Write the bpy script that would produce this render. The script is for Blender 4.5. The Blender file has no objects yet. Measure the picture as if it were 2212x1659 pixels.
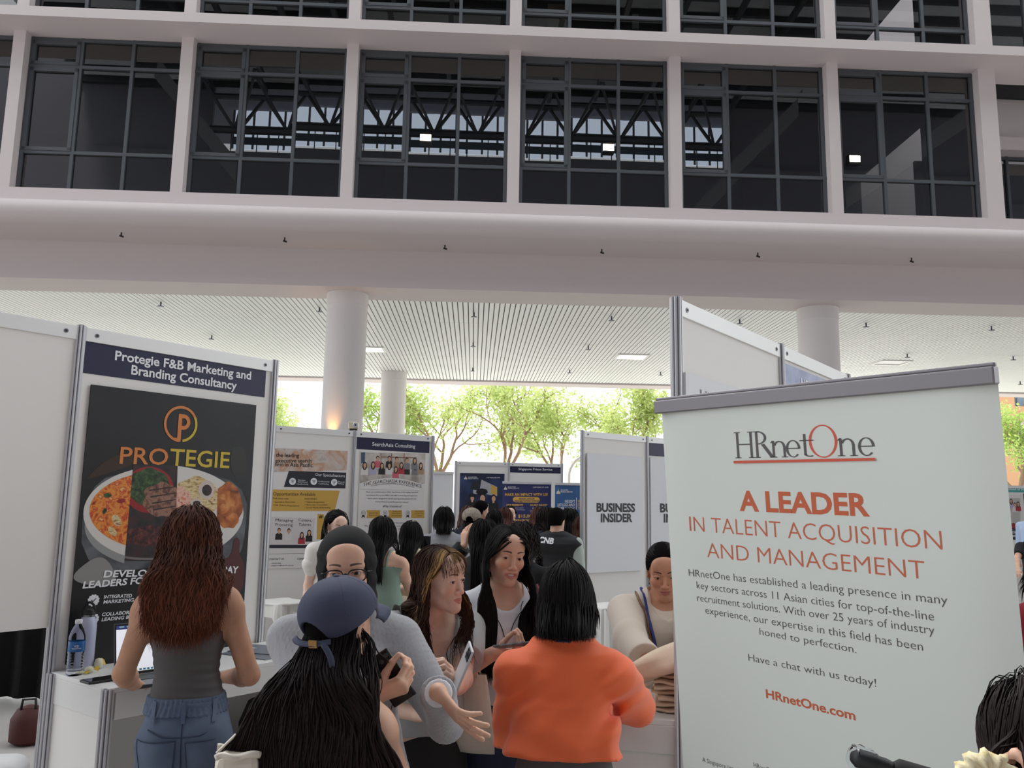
import bpy, bmesh, math, random
import numpy as np
from mathutils import Vector, Matrix
random.seed(7)
S = bpy.context.scene
COL = S.collection
# ---------------------------------------------------------------- camera
W, H = 2212, 1659
FOC, HZ, ROLL, CZ = 1780.0, 265.0, 0.016, 1.71
pt = math.atan(HZ / FOC)
R0 = np.array([1, 0, 0.0]); U0 = np.array([0, -math.sin(pt), math.cos(pt)]); FW = np.array([0, math.cos(pt), math.sin(pt)])
CR = math.cos(ROLL) * R0 + math.sin(ROLL) * U0
CU = math.cos(ROLL) * U0 - math.sin(ROLL) * R0
CP = np.array([0, 0, CZ])
cam = bpy.data.cameras.new('camera'); cam.sensor_width = 36; cam.lens = 36 * FOC / W
cam.clip_start = 0.05; cam.clip_end = 400
co = bpy.data.objects.new('camera', cam); COL.objects.link(co)
co.matrix_world = Matrix(((CR[0], CU[0], -FW[0], CP[0]), (CR[1], CU[1], -FW[1], CP[1]), (CR[2], CU[2], -FW[2], CP[2]), (0, 0, 0, 1)))
S.camera = co
# ---------------------------------------------------------------- sky, lights, exposure
S.view_settings.view_transform = 'Standard'; S.view_settings.look = 'None'
S.view_settings.gamma = 1; S.view_settings.use_curve_mapping = False
S.view_settings.exposure = 0.7
S.cycles.use_denoising = True
S.cycles.max_bounces = 8; S.cycles.transparent_max_bounces = 16
wd = bpy.data.worlds.new('overcast_sky'); S.world = wd; wd.use_nodes = True
bg = wd.node_tree.nodes['Background']; bg.inputs[0].default_value = (0.93, 0.97, 1.0, 1); bg.inputs[1].default_value = 1.5


def sun(name, rot, energy, angle, col=(1, 1, 1)):
    l = bpy.data.lights.new(name, 'SUN'); l.energy = energy; l.angle = angle; l.color = col
    o = bpy.data.objects.new(name, l); COL.objects.link(o); o.rotation_euler = rot
    return o


def area(name, loc, tgt, sx, sy, power, col=(1, 1, 1)):
    l = bpy.data.lights.new(name, 'AREA'); l.shape = 'RECTANGLE'; l.size = sx; l.size_y = sy; l.energy = power; l.color = col
    o = bpy.data.objects.new(name, l); COL.objects.link(o); o.location = loc
    o.rotation_euler = (Vector(tgt) - Vector(loc)).to_track_quat('-Z', 'Y').to_euler()
    return o


sun('sun', (math.radians(-42), 0, math.radians(15)), 3.0, math.radians(10), (1, .96, .9))   # high sun beyond the building: lights the garden, the mass shades the court
# ---------------------------------------------------------------- helpers
def ray(x, y):
    return FW + CR * (x - W / 2) / FOC - CU * (y - H / 2) / FOC


def at_z(x, y, z):
    d = ray(x, y); return CP + d * (z - CZ) / d[2]


def at_y(x, y, Y):
    d = ray(x, y); return CP + d * Y / d[1]


def on_plane(x, y, P, N):
    d = ray(x, y); return CP + d * (np.dot(np.array(P) - CP, N) / np.dot(d, N))


def lin(c):
    return tuple(((v / 255) / 12.92 if v / 255 <= 0.04045 else ((v / 255 + 0.055) / 1.055) ** 2.4) for v in c)


MATS = {}


def mat(name, rgb, rough=0.6, metal=0.0, spec=0.5, bump=None, var=None, emit=None, trans=0, sheen=0, coat=0, bdist=0.002):
    """rgb 0..255 sRGB. bump=(scale, strength); var=(scale, rgb2, lo, hi) noise colour variation"""
    if name in MATS:
        return MATS[name]
    m = bpy.data.materials.new(name); m.use_nodes = True
    nt = m.node_tree; b = nt.nodes['Principled BSDF']
    c = lin(rgb) + (1,)
    b.inputs['Base Color'].default_value = c; b.inputs['Roughness'].default_value = rough
    b.inputs['Metallic'].default_value = metal; b.inputs['Specular IOR Level'].default_value = spec
    b.inputs['Transmission Weight'].default_value = trans
    b.inputs['Sheen Weight'].default_value = sheen
    b.inputs['Coat Weight'].default_value = coat
    if emit:
        b.inputs['Emission Color'].default_value = lin(emit[0]) + (1,); b.inputs['Emission Strength'].default_value = emit[1]
    tc = None
    if bump or var:
        tc = nt.nodes.new('ShaderNodeTexCoord')
    if var:
        n = nt.nodes.new('ShaderNodeTexNoise'); n.inputs['Scale'].default_value = var[0]; n.inputs['Detail'].default_value = 4
        r = nt.nodes.new('ShaderNodeValToRGB')
        r.color_ramp.elements[0].position = var[2]; r.color_ramp.elements[1].position = var[3]
        r.color_ramp.elements[0].color = c; r.color_ramp.elements[1].color = lin(var[1]) + (1,)
        nt.links.new(tc.outputs['Object'], n.inputs['Vector']); nt.links.new(n.outputs[0], r.inputs[0])
        nt.links.new(r.outputs[0], b.inputs['Base Color'])
    if bump:
        n = nt.nodes.new('ShaderNodeTexNoise'); n.inputs['Scale'].default_value = bump[0]; n.inputs['Detail'].default_value = 3
        bp = nt.nodes.new('ShaderNodeBump'); bp.inputs['Strength'].default_value = bump[1]; bp.inputs['Distance'].default_value = bdist
        nt.links.new(tc.outputs['Object'], n.inputs['Vector']); nt.links.new(n.outputs[0], bp.inputs['Height'])
        nt.links.new(bp.outputs[0], b.inputs['Normal'])
    MATS[name] = m
    return m


def glass_mat(name, tint, rough=0.0, ior=1.5, boost=1.0):
    """clear sheet glass: tinted see-through, mirror by Fresnel"""
    m = bpy.data.materials.new(name); m.use_nodes = True; nt = m.node_tree; nt.nodes.clear()
    out = nt.nodes.new('ShaderNodeOutputMaterial'); mx = nt.nodes.new('ShaderNodeMixShader')
    tr = nt.nodes.new('ShaderNodeBsdfTransparent'); gl = nt.nodes.new('ShaderNodeBsdfGlossy'); fr = nt.nodes.new('ShaderNodeFresnel')
    tr.inputs[0].default_value = tint + (1,); gl.inputs['Roughness'].default_value = rough; fr.inputs[0].default_value = ior
    gl.inputs[0].default_value = (boost, boost, boost, 1)
    nt.links.new(fr.outputs[0], mx.inputs[0]); nt.links.new(tr.outputs[0], mx.inputs[1]); nt.links.new(gl.outputs[0], mx.inputs[2])
    nt.links.new(mx.outputs[0], out.inputs[0])
    MATS[name] = m
    return m


class MB:
    """collects shapes and links them as ONE mesh object"""

    def __init__(s):
        s.v = []; s.f = []; s.mi = []; s.m = 0

    def add(s, vs, fs, m=None):
        b = len(s.v); s.v += [tuple(v) for v in vs]
        for f in fs:
            s.f.append(tuple(b + i for i in f)); s.mi.append(s.m if m is None else m)
        return s

    def box(s, x0, x1, y0, y1, z0, z1, T=None, m=None):
        vs = [(x, y, z) for z in (z0, z1) for y in (y0, y1) for x in (x0, x1)]
        if T:
            vs = [T(*v) for v in vs]
        fs = [(0, 2, 3, 1), (4, 5, 7, 6), (0, 1, 5, 4), (2, 6, 7, 3), (0, 4, 6, 2), (1, 3, 7, 5)]
        return s.add(vs, fs, m)

    def prism(s, prof, a, b, T, m=None):
        """closed profile [(p,q)] swept from a to b; T(t,p,q)"""
        n = len(prof); vs = [T(a, *p) for p in prof] + [T(b, *p) for p in prof]
        fs = [(i, (i + 1) % n, n + (i + 1) % n, n + i) for i in range(n)] + [tuple(range(n))[::-1], tuple(range(n, 2 * n))]
        return s.add(vs, fs, m)

    def tube(s, pts, r, n=8, caps=True, m=None, flat=None):
        """tube through pts; r a number or list; flat=(squash vector scale)"""
        pts = [Vector(p) for p in pts]; k = len(pts)
        rs = r if isinstance(r, (list, tuple)) else [r] * k
        base = len(s.v); up = None
        for i, p in enumerate(pts):
            d = (pts[min(i + 1, k - 1)] - pts[max(i - 1, 0)]).normalized()
            if up is None:
                up = d.orthogonal().normalized()
            else:
                up = (up - d * up.dot(d))
                up = up.normalized() if up.length > 1e-6 else d.orthogonal().normalized()
            q = d.cross(up)
            for j in range(n):
                a = 2 * math.pi * j / n
                s.v.append(tuple(p + (up * math.cos(a) + q * math.sin(a) * (flat or 1)) * rs[i]))
        mm = s.m if m is None else m
        for i in range(k - 1):
            for j in range(n):
                s.f.append((base + i * n + j, base + i * n + (j + 1) % n, base + (i + 1) * n + (j + 1) % n, base + (i + 1) * n + j)); s.mi.append(mm)
        if caps:
            s.f.append(tuple(base + j for j in range(n))[::-1]); s.mi.append(mm)
            s.f.append(tuple(base + (k - 1) * n + j for j in range(n))); s.mi.append(mm)
        return s

    def lathe(s, prof, c, n=24, T=None, m=None):
        """prof [(r,z)] about vertical axis at c"""
        base = len(s.v); k = len(prof)
        for r, z in prof:
            for j in range(n):
                a = 2 * math.pi * j / n
                p = (c[0] + r * math.cos(a), c[1] + r * math.sin(a), c[2] + z)
                s.v.append(T(*p) if T else p)
        mm = s.m if m is None else m
        for i in range(k - 1):
            for j in range(n):
                s.f.append((base + i * n + j, base + i * n + (j + 1) % n, base + (i + 1) * n + (j + 1) % n, base + (i + 1) * n + j)); s.mi.append(mm)
        s.f.append(tuple(base + j for j in range(n))[::-1]); s.mi.append(mm)
        s.f.append(tuple(base + (k - 1) * n + j for j in range(n))); s.mi.append(mm)
        return s

    def build(s, name, mats, parent=None, smooth=False, bevel=0, mw=None):
        me = bpy.data.meshes.new(name); me.from_pydata(s.v, [], s.f)
        mats = mats if isinstance(mats, (list, tuple)) else [mats]
        for m in mats:
            me.materials.append(m)
        if len(mats) > 1:
            me.polygons.foreach_set('material_index', s.mi)
        if smooth:
            me.polygons.foreach_set('use_smooth', [True] * len(s.f))
        o = bpy.data.objects.new(name, me); COL.objects.link(o)
        if parent:
            o.parent = parent
        if mw:
            o.matrix_world = mw
        if bevel:
            b = o.modifiers.new('bevel', 'BEVEL'); b.width = bevel; b.segments = 2; b.limit_method = 'ANGLE'
        if smooth == 'auto':
            me.set_sharp_from_angle(angle=math.radians(40))
        return o


def tag(o, label, cat, group=None, kind=None):
    if label: o['label'] = label
    if cat: o['category'] = cat
    if group: o['group'] = group
    if kind: o['kind'] = kind
    return o


def thing(name, label, cat, loc=(0, 0, 0), rz=0.0, group=None):
    o = bpy.data.objects.new(name, None); COL.objects.link(o); o.empty_display_size = .1
    o.location = loc; o.rotation_euler = (0, 0, rz)
    return tag(o, label, cat, group)


def struct(name, mb, m, **k):
    o = mb.build(name, m, **k); o['kind'] = 'structure'; return o


def copy_tree(o, parent=None):
    c = o.copy(); COL.objects.link(c)
    if parent: c.parent = parent
    for ch in o.children:
        copy_tree(ch, c)
    return c


# lettering -------------------------------------------------------------
def text_mesh(body, bold=0.0, shear=0.0, space=1.0, ext=0.0):
    cu = bpy.data.curves.new('t', 'FONT'); cu.body = body; cu.size = 1; cu.offset = bold; cu.shear = shear; cu.extrude = ext
    cu.space_character = space; cu.resolution_u = 3
    ob = bpy.data.objects.new('t', cu); COL.objects.link(ob)
    dg = bpy.context.evaluated_depsgraph_get()
    me = bpy.data.meshes.new_from_object(ob.evaluated_get(dg))
    bpy.data.objects.remove(ob); bpy.data.curves.remove(cu)
    v = np.array([q.co[:] for q in me.vertices]) if len(me.vertices) else np.zeros((1, 3))
    f = [tuple(p.vertices) for p in me.polygons]
    bpy.data.meshes.remove(me)
    return v, f


CAPH = 0.729


class Board:
    """a flat upright face: origin P (top-left), r right, v up, facing -n ; local x right, y away, z up"""

    def __init__(s, obj, P, r, up=(0, 0, 1)):
        s.P = np.array(P, float); s.r = np.array(r, float) / np.linalg.norm(r)
        up = np.array(up, float); s.n = np.cross(up, s.r); s.n /= np.linalg.norm(s.n); s.u = np.cross(s.r, s.n)
        s.obj = obj; s.layer = 0.0
        if obj:
            obj.matrix_world = s.mw()

    def mw(s):
        r, n, u, P = s.r, s.n, s.u, s.P
        return Matrix(((r[0], n[0], u[0], P[0]), (r[1], n[1], u[1], P[1]), (r[2], n[2], u[2], P[2]), (0, 0, 0, 1)))

    def uv(s, px, py, off=0.0):
        q = on_plane(px, py, s.P - s.n * off, s.n) - s.P
        return float(q @ s.r), float(q @ s.u)

    def text(s, lines, m, off=0.002, parent=None, name='lettering', bold=0.0, shear=0.0, space=1.0):
        """lines: list of (body, (pxl,pyl), (pxr,pyr), cap height px at left) - one mesh"""
        for ln in lines:
            mb = MB()
            body, a, b, hp = ln[:4]
            bo = ln[4] if len(ln) > 4 else bold
            x0, z0 = s.uv(*a, off); x1, z1 = s.uv(*b, off)
            zt = s.uv(a[0], a[1] - hp, off)[1]
            v, f = text_mesh(body, bo, shear, space)
            w = v[:, 0].max() - v[:, 0].min()
            sx = (x1 - x0) / max(w, 1e-6); sz = (zt - z0) / CAPH
            xx = x0 + (v[:, 0] - v[:, 0].min()) * sx
            zz = z0 + (z1 - z0) * (xx - x0) / max(x1 - x0, 1e-6) + v[:, 1] * sz
            mb.add(np.stack([xx, np.full_like(xx, -off), zz], 1), f)
            mb.build(name, m, parent or s.obj)

    def textl(s, body, x0, x1, z, h, m, off=0.002, parent=None, name='lettering', bold=0.0, shear=0.0):
        """local coordinates: baseline z from x0 to x1, cap height h"""
        v, f = text_mesh(body, bold, shear)
        w = v[:, 0].max() - v[:, 0].min(); xx = x0 + (v[:, 0] - v[:, 0].min()) * (x1 - x0) / w
        mb = MB(); mb.add(np.stack([xx, np.full_like(xx, -off), z + v[:, 1] * h / CAPH], 1), f)
        return mb.build(name, m, parent or s.obj)

    def poly(s, pts, off=0.001, mb=None, m=None, px=True, rnd=0):
        """flat polygon (pixel points or local points)"""
        q = [s.uv(*p, off) if px else p for p in pts]
        for _ in range(rnd):   # rounded outline
            q = [r for a, b in zip(q, q[1:] + q[:1]) for r in ((a[0] * .75 + b[0] * .25, a[1] * .75 + b[1] * .25), (a[0] * .25 + b[0] * .75, a[1] * .25 + b[1] * .75))]
        mb = mb or MB(); mb.add([(x, -off, z) for x, z in q], [tuple(range(len(q)))], m)
        return mb

    def ell(s, cx, cz, rx, rz, off=0.001, mb=None, m=None, n=40, a0=0, a1=2 * math.pi, ring=None, rot=0):
        mb = mb or MB(); cr, sr = math.cos(rot), math.sin(rot)
        def pt_(a, k):
            x, z = rx * k * math.cos(a), rz * k * math.sin(a)
            return (cx + x * cr - z * sr, -off, cz + x * sr + z * cr)
        if ring is None:
            mb.add([pt_(a0 + (a1 - a0) * i / n, 1) for i in range(n)], [tuple(range(n))], m)
        else:
            vs = []
            for i in range(n + 1):
                a = a0 + (a1 - a0) * i / n; vs += [pt_(a, 1), pt_(a, ring)]
            mb.add(vs, [(2 * i, 2 * i + 2, 2 * i + 3, 2 * i + 1) for i in range(n)], m)
        return mb

    def rect(s, x0, x1, z0, z1, off=0.001, th=0.0, mb=None, m=None):
        mb = mb or MB()
        if th:
            mb.box(x0, x1, -off, -off + th, z0, z1, None, m)
        else:
            mb.add([(x0, -off, z0), (x1, -off, z0), (x1, -off, z1), (x0, -off, z1)], [(0, 1, 2, 3)], m)
        return mb
# ================================================================ the place
FA = math.radians(2.5)
FO = np.array([0, 17.5, 0]); FE = np.array([math.cos(FA), math.sin(FA), 0]); FN = np.array([math.sin(FA), -math.cos(FA), 0])


def fac(u, o, z):
    p = FO + FE * u + FN * o; return (p[0], p[1], z)


def fu(px, py, o=0.0):
    q = on_plane(px, py, FO + FN * o, FN) - FO; return float(q @ FE), float(q[2])


M_white = mat('white_painted_concrete', (209, 199, 198), .75, bump=(3, .08))
M_soff = mat('white_soffit_paint', (214, 207, 206), .8, bump=(2, .06))
M_frame = mat('dark_grey_window_aluminium', (84, 88, 92), .45, .3)
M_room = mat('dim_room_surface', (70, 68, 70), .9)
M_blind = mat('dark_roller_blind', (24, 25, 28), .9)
M_glass = glass_mat('tinted_window_glass', (.42, .46, .48), 0.004, 2.0)
M_strip = mat('white_ceiling_strip', (238, 240, 238), .5)
M_gap = mat('dark_ceiling_gap', (150, 154, 152), .9)
M_black = mat('black_plastic', (16, 16, 18), .5)
M_lampon = mat('lit_lamp_panel', (255, 250, 235), .5, emit=((255, 246, 228), 5))
# floor
M_floor = mat('grey_stone_floor', (178, 174, 170), .45, var=(1.5, (162, 158, 154), .35, .7), bump=(30, .05))
M_out = mat('pale_outdoor_paving', (222, 220, 215), .8, var=(.8, (206, 204, 198), .3, .7))
mb = MB(); mb.box(-42, 42, -24, 31, -.3, 0); struct('floor', mb, M_floor)
mb = MB(); mb.box(-75, 75, 31.01, 110, -.3, -.005); struct('ground_outdoors', mb, M_out)
UL, UR = -20.0, 20.0
ZC = 6.42
# ledge between storeys, and the one above
mb = MB(); mb.box(UL, UR, -.4, .85, 11.88, 12.1, fac); struct('trim_1', mb, M_white)
# soffit lip: canopy with rounded nose, beam, sill
prof = [(.3, 8.27), (.3, 8.06), (.32, 7.95), (1.2, 7.68), (1.32, 7.63), (1.4, 7.54), (1.42, 7.44), (1.40, 7.34), (1.35, 7.26), (1.27, 7.21), (1.15, 7.19), (.02, 7.19), (.02, 6.36), (-1.1, 6.36), (-1.1, 7.0), (-.4, 7.0), (-.4, 8.27)]
mb = MB(); mb.prism(prof, UL, UR, lambda t, p, q: fac(t, p, q)); o = struct('trim_2', mb, M_white, smooth='auto')
# columns between windows
cols_px = [27, 383, 757, 1104, 1438, 1788, 2132]
us = [fu(x, 285, .12)[0] for x in cols_px]
pit = (us[6] - us[0]) / 6
cu_ = [us[0] + (i) * pit for i in range(-2, 7)]
for i, u in enumerate(cu_):
    w = .13 if i < 8 else .2
    mb = MB(); mb.box(u - w, u + w, -.25, .25, 8.27, 11.88, fac); struct('trim_%d' % (3 + i), mb, M_white)
    mb = MB(); mb.box(u - w, u + w, -.25, .25, 12.1, 15.9, fac); struct('trim_%d' % (20 + i), mb, M_white)
mb = MB(); mb.box(UL, UR, -.4, .85, 15.9, 16.12, fac); struct('trim_40', mb, M_white)
mb = MB(); mb.box(UL, UR, -.4, .3, 16.12, 20, fac); struct('wall_upper', mb, M_white)


def window(n, u0, u1, z0, z1, rows, skipcase=False):
    """frame with 3x3 lights; rows = transom heights (fractions from the top)"""
    root = thing('window_%d' % n, None, None); root['kind'] = 'structure'
    fr = MB(); d0, d1 = -.06, .03; t = .05
    W3 = (u1 - u0) / 3
    for u in (u0 + t / 2 + .02, u0 + W3, u0 + 2 * W3, u1 - t / 2 - .02):
        fr.box(u - t / 2 - (.012), u + t / 2 + .012, d0, d1, z0, z1, fac)
    zs = [z1 - t] + [z1 - r * (z1 - z0) for r in rows] + [z0 + t]
    for k, z in enumerate(zs):
        fr.box(u0, u1, d0, d1 + .002, z - t / 2 - .012, z + t / 2 + .012, fac)
    # opening sashes in the first light
    for a, b in ((zs[1], zs[0]), (zs[2], zs[1])):
        for (p, q, r_, s_) in ((u0 + .05, u0 + .13, a + .04, b - .04), (u0 + W3 - .11, u0 + W3 - .03, a + .04, b - .04), (u0 + .05, u0 + W3 - .03, a + .03, a + .11), (u0 + .05, u0 + W3 - .03, b - .13, b - .04)):
            fr.box(p, q, -.03, .045, r_, s_, fac)
    fr.build('window_frame', M_frame, root, bevel=.004)
    pn = MB()
    rg = random.Random(n)
    for i in range(3):
        for k in range(3):
            a, b = u0 + i * W3, u0 + (i + 1) * W3; lo, hi = zs[k + 1], zs[k]
            tx, tz = rg.uniform(-.003, .003), rg.uniform(-.003, .003)
            pn.add([fac(a, -.02 - tx - tz, lo), fac(b, -.02 + tx - tz, lo), fac(b, -.02 + tx + tz, hi), fac(a, -.02 - tx + tz, hi)], [(0, 1, 2, 3)])
    pn.build('pane', M_glass, root)
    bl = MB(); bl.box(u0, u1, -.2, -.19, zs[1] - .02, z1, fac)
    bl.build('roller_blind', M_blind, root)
    return root


k = 1
for i in range(8):
    w0 = .13; w1 = .13 if i < 7 else .2
    window(k, cu_[i] + w0, cu_[i + 1] - w1, 8.27, 11.88, (.19, .745)); k += 1
for i in range(8):
    w0 = .13; w1 = .13 if i < 7 else .2
    window(k, cu_[i] + w0, cu_[i + 1] - w1, 12.1, 15.9, (.3, .78)); k += 1
# rooms behind the glass
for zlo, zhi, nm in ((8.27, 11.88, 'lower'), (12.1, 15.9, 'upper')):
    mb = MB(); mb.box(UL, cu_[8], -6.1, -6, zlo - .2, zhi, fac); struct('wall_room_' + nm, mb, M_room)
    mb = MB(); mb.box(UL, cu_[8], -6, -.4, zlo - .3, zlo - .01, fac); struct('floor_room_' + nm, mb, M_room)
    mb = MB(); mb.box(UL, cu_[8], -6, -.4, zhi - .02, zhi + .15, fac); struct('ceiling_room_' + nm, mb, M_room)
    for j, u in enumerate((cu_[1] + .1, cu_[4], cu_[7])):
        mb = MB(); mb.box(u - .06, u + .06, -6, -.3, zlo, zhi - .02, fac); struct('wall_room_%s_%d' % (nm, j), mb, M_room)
# recessed bay at the far right
ue = cu_[8] + .2
mb = MB()
mb.box(ue - .2, UR + 4, -2.6, -2.2, 8.27, 9.1, fac); mb.box(ue - .2, UR + 4, -2.6, -2.2, 11.1, 15.9, fac)
mb.box(ue - .2, ue + .25, -2.6, -2.2, 9.1, 11.1, fac); struct('wall_recess', mb, M_white)
mb = MB(); mb.box(ue - .2, UR + 4, -2.6, -1.9, 10.95, 11.3, fac); struct('trim_41', mb, M_white)
mb = MB(); mb.box(ue - .2, ue - .05, -2.6, -.2, 8.27, 15.9, fac); struct('wall_return', mb, M_white)
rt = thing('window_30', None, None); rt['kind'] = 'structure'
fr = MB()
for u in (ue + .27, ue + 1.1, ue + 1.9, ue + 2.7):
    fr.box(u - .035, u + .035, -2.4, -2.3, 9.1, 10.95, fac)
for z in (9.13, 10.9):
    fr.box(ue + .25, UR + 3, -2.4, -2.3, z - .035, z + .035, fac)
fr.build('window_frame', M_frame, rt)
pn = MB(); pn.add([fac(ue + .25, -2.36, 9.1), fac(UR + 3, -2.36, 9.1), fac(UR + 3, -2.36, 10.95), fac(ue + .25, -2.36, 10.95)], [(0, 1, 2, 3)]); pn.build('pane', M_glass, rt)
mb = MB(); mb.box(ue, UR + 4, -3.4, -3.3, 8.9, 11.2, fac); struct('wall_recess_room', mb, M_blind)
rt = thing('window_31', None, None); rt['kind'] = 'structure'
fr = MB()
for u in (ue + .1, ue + 1.1, ue + 2.1):
    fr.box(u - .035, u + .035, -.2, -.1, 12.25, 15.9, fac)
fr.box(ue, UR, -.2, -.1, 12.25, 12.33, fac); fr.build('window_frame', M_frame, rt)
pn = MB(); pn.add([fac(ue, -.15, 12.3), fac(UR, -.15, 12.3), fac(UR, -.15, 15.9), fac(ue, -.15, 15.9)], [(0, 1, 2, 3)]); pn.build('pane', M_glass, rt)
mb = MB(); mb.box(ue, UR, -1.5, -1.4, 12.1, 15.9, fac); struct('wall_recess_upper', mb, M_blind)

# slatted ceiling of the undercroft
OB = -1.1
zb = at_z(1104, 823, ZC); OE = float((zb - FO) @ FN)      # back edge
st = MB(); pitch = .125; nst = int((UR + 14 - UL + 14) / pitch)
for i in range(nst):
    u = UL - 14 + i * pitch
    o0 = OB
    while o0 > OE + .1:
        o1 = max(o0 - 2.45, OE)
        st.box(u + .012, u + pitch - .012, o1 + .015, o0, ZC, ZC + .03, fac); o0 -= 2.45
struct('ceiling_slats', st, M_strip)
mb = MB(); mb.box(UL - 14, UR + 14, OE, OB, ZC + .05, ZC + .3, fac); struct('ceiling', mb, M_gap)
mb = MB(); mb.box(UL - 14, UR + 14, OE - .9, OE, ZC - .06, ZC + 1.2, fac); struct('trim_42', mb, M_white)
mb = MB(); mb.box(UL - 14, UL, -1.1, 0, 6.36, 8.27, fac); mb.box(UR, UR + 14, -1.1, 0, 6.36, 8.27, fac); struct('trim_43', mb, M_white)
mb = MB(); mb.box(UL - 14, UR + 14, -14, -6.2, 8.0, 20, fac); struct('wall_mass', mb, M_white)
# round columns
M_col = mat('white_column_render', (226, 221, 219), .7, bump=(4, .08))


def rcol(name, px, py, Y, r=.45, top=6.36):
    p = at_y(px, py, Y)
    mb = MB(); mb.lathe([(r, 0), (r, top - .28), (r + .012, top - .275), (r + .012, top)], (p[0], p[1], 0), 48)
    o = struct(name, mb, M_col, smooth='auto'); return p


c1 = rcol('pillar_1', 744, 800, 18.05)
rcol('pillar_2', 849, 870, 29.3, .45, ZC)
rcol('pillar_3', 1769, 760, 18.7)
# ceiling lights and sprinklers
M_wtrim = mat('white_lamp_trim', (235, 235, 232), .4)
M_lampoff = mat('unlit_lamp_lens', (205, 207, 205), .3)
for i, (px, py, lit, lab) in enumerate(((1364, 770, 1, 'lit recessed rectangular ceiling lamp above the tall grey partition wall'), (797, 754, 1, 'lit recessed ceiling lamp half hidden behind the left round pillar'), (1925, 783, 0, 'unlit recessed ceiling lamp to the right of the right pillar'))):
    p = at_z(px, py, ZC)
    t = thing('ceiling_lamp', lab, 'ceiling light', (p[0], p[1], ZC), FA, 'recessed ceiling lamps')
    f = MB(); f.box(-.5, .5, -.42, -.3, -.03, .0); f.box(-.5, .5, .3, .42, -.03, 0); f.box(-.5, -.42, -.3, .3, -.03, 0); f.box(.42, .5, -.3, .3, -.03, 0); f.build('lamp_frame', M_wtrim, t)
    f = MB(); f.box(-.42, .42, -.3, .3, -.012, -.002); f.build('lens', M_lampon if lit else M_lampoff, t)
M_sprk = mat('grey_sprinkler_metal', (70, 74, 90), .4, .6)
spk = [(347, 661), (690, 673), (1024, 684), (1321, 692), (1598, 699), (1871, 706), (2142, 713), (457, 732), (1022, 748), (1271, 755), (1960, 772), (2189, 777), (1021, 801), (1230, 805), (1427, 810), (787, 795), (2204, 830)]
hs = None
for px, py in spk:
    p = at_z(px, py, ZC - .1)
    if hs is None:
        f = MB(); f.tube([(0, 0, .12), (0, 0, 0)], .018, 8); f.lathe([(.0, -.02), (.075, -.014), (.075, -.002), (.02, .005)], (0, 0, 0), 12)
        hs = f.build('ceiling_sprinkler', M_sprk); o = hs
    else:
        o = hs.copy(); COL.objects.link(o)
    o.location = p
    tag(o, 'small grey sprinkler head hanging from the white slatted ceiling', 'sprinkler', 'sprinklers under the slatted ceiling')
hs = None
labs = ['first', 'second', 'third', 'fourth', 'fifth', 'last']
for i, (px, py) in enumerate(((262, 505), (615, 516), (961, 532), (1300, 541), (1637, 549), (1969, 560))):
    p = at_z(px, py, 7.16)
    if hs is None:
        f = MB(); f.tube([(0, 0, .03), (0, 0, -.05)], .014, 8); f.tube([(-.03, 0, -.04), (.045, .015, -.06)], .02, 8)
        hs = f.build('soffit_spotlight', M_black); o = hs
    else:
        o = hs.copy(); COL.objects.link(o)
    o.location = p
    tag(o, 'small black spotlight under the rounded concrete canopy, %s one counting from the left end' % labs[i], 'spotlight', 'spotlights under the canopy')

# ---------------------------------------------------------------- the building across the court (seen mirrored in the windows)
OC = float((CP - FO) @ FN); UC = float((CP - FO) @ FE)


def mir(px, py, o):
    """point at distance o out from the facade that the window glass mirrors at this place"""
    d = ray(px, py); ru, ro, rz = d @ FE, d @ FN, d[2]
    t = (OC + o) / (-ro); return np.array([UC + ru * t, o, CZ + rz * t])


M_steel = mat('grey_steel_truss', (72, 74, 78), .5, .3)
M_roofm = mat('corrugated_roof_metal', (190, 192, 196), .5, .1)
M_dk = mat('dark_grey_concrete', (104, 104, 112), .8)
M_dayglow = mat('daylight_glow_window_band', (225, 235, 250), .3, emit=((222, 236, 255), 1.9))  # emission put into the panes in place of daylight falling on them
OT = 31.0
z_top = mir(1000, 222, OT)[2]; z_bot = mir(1000, 292, OT)[2]; z_par = mir(1000, 338, OT)[2]
zr = z_top + 1.0
ua, ub = mir(455, 290, OT)[0], mir(1590, 290, OT)[0]
# truss: one thing
tr = thing('roof_truss', None, None); tr['kind'] = 'structure'
t = MB()
t.tube([fac(ua, OT, z_bot), fac(ub, OT, z_bot)], .22, 8); t.tube([fac(ua, OT, z_top), fac(ub, OT, z_top)], .2, 8)
t.build('chord', M_steel, tr, smooth='auto')
t = MB(); nb = 11
for i in range(nb):
    a = ua + (ub - ua) * (i + .5) / nb; w = (ub - ua) / nb / 2
    for sgn in (-1, 1):
        t.tube([fac(a, OT, z_bot), fac(a + sgn * w, OT, z_top)], .11, 6)
        t.tube([fac(a, OT, z_bot), fac(a + sgn * w * .95, OT - 2.5, z_top)], .09, 6)
t.build('web', M_steel, tr, smooth='auto')
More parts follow.
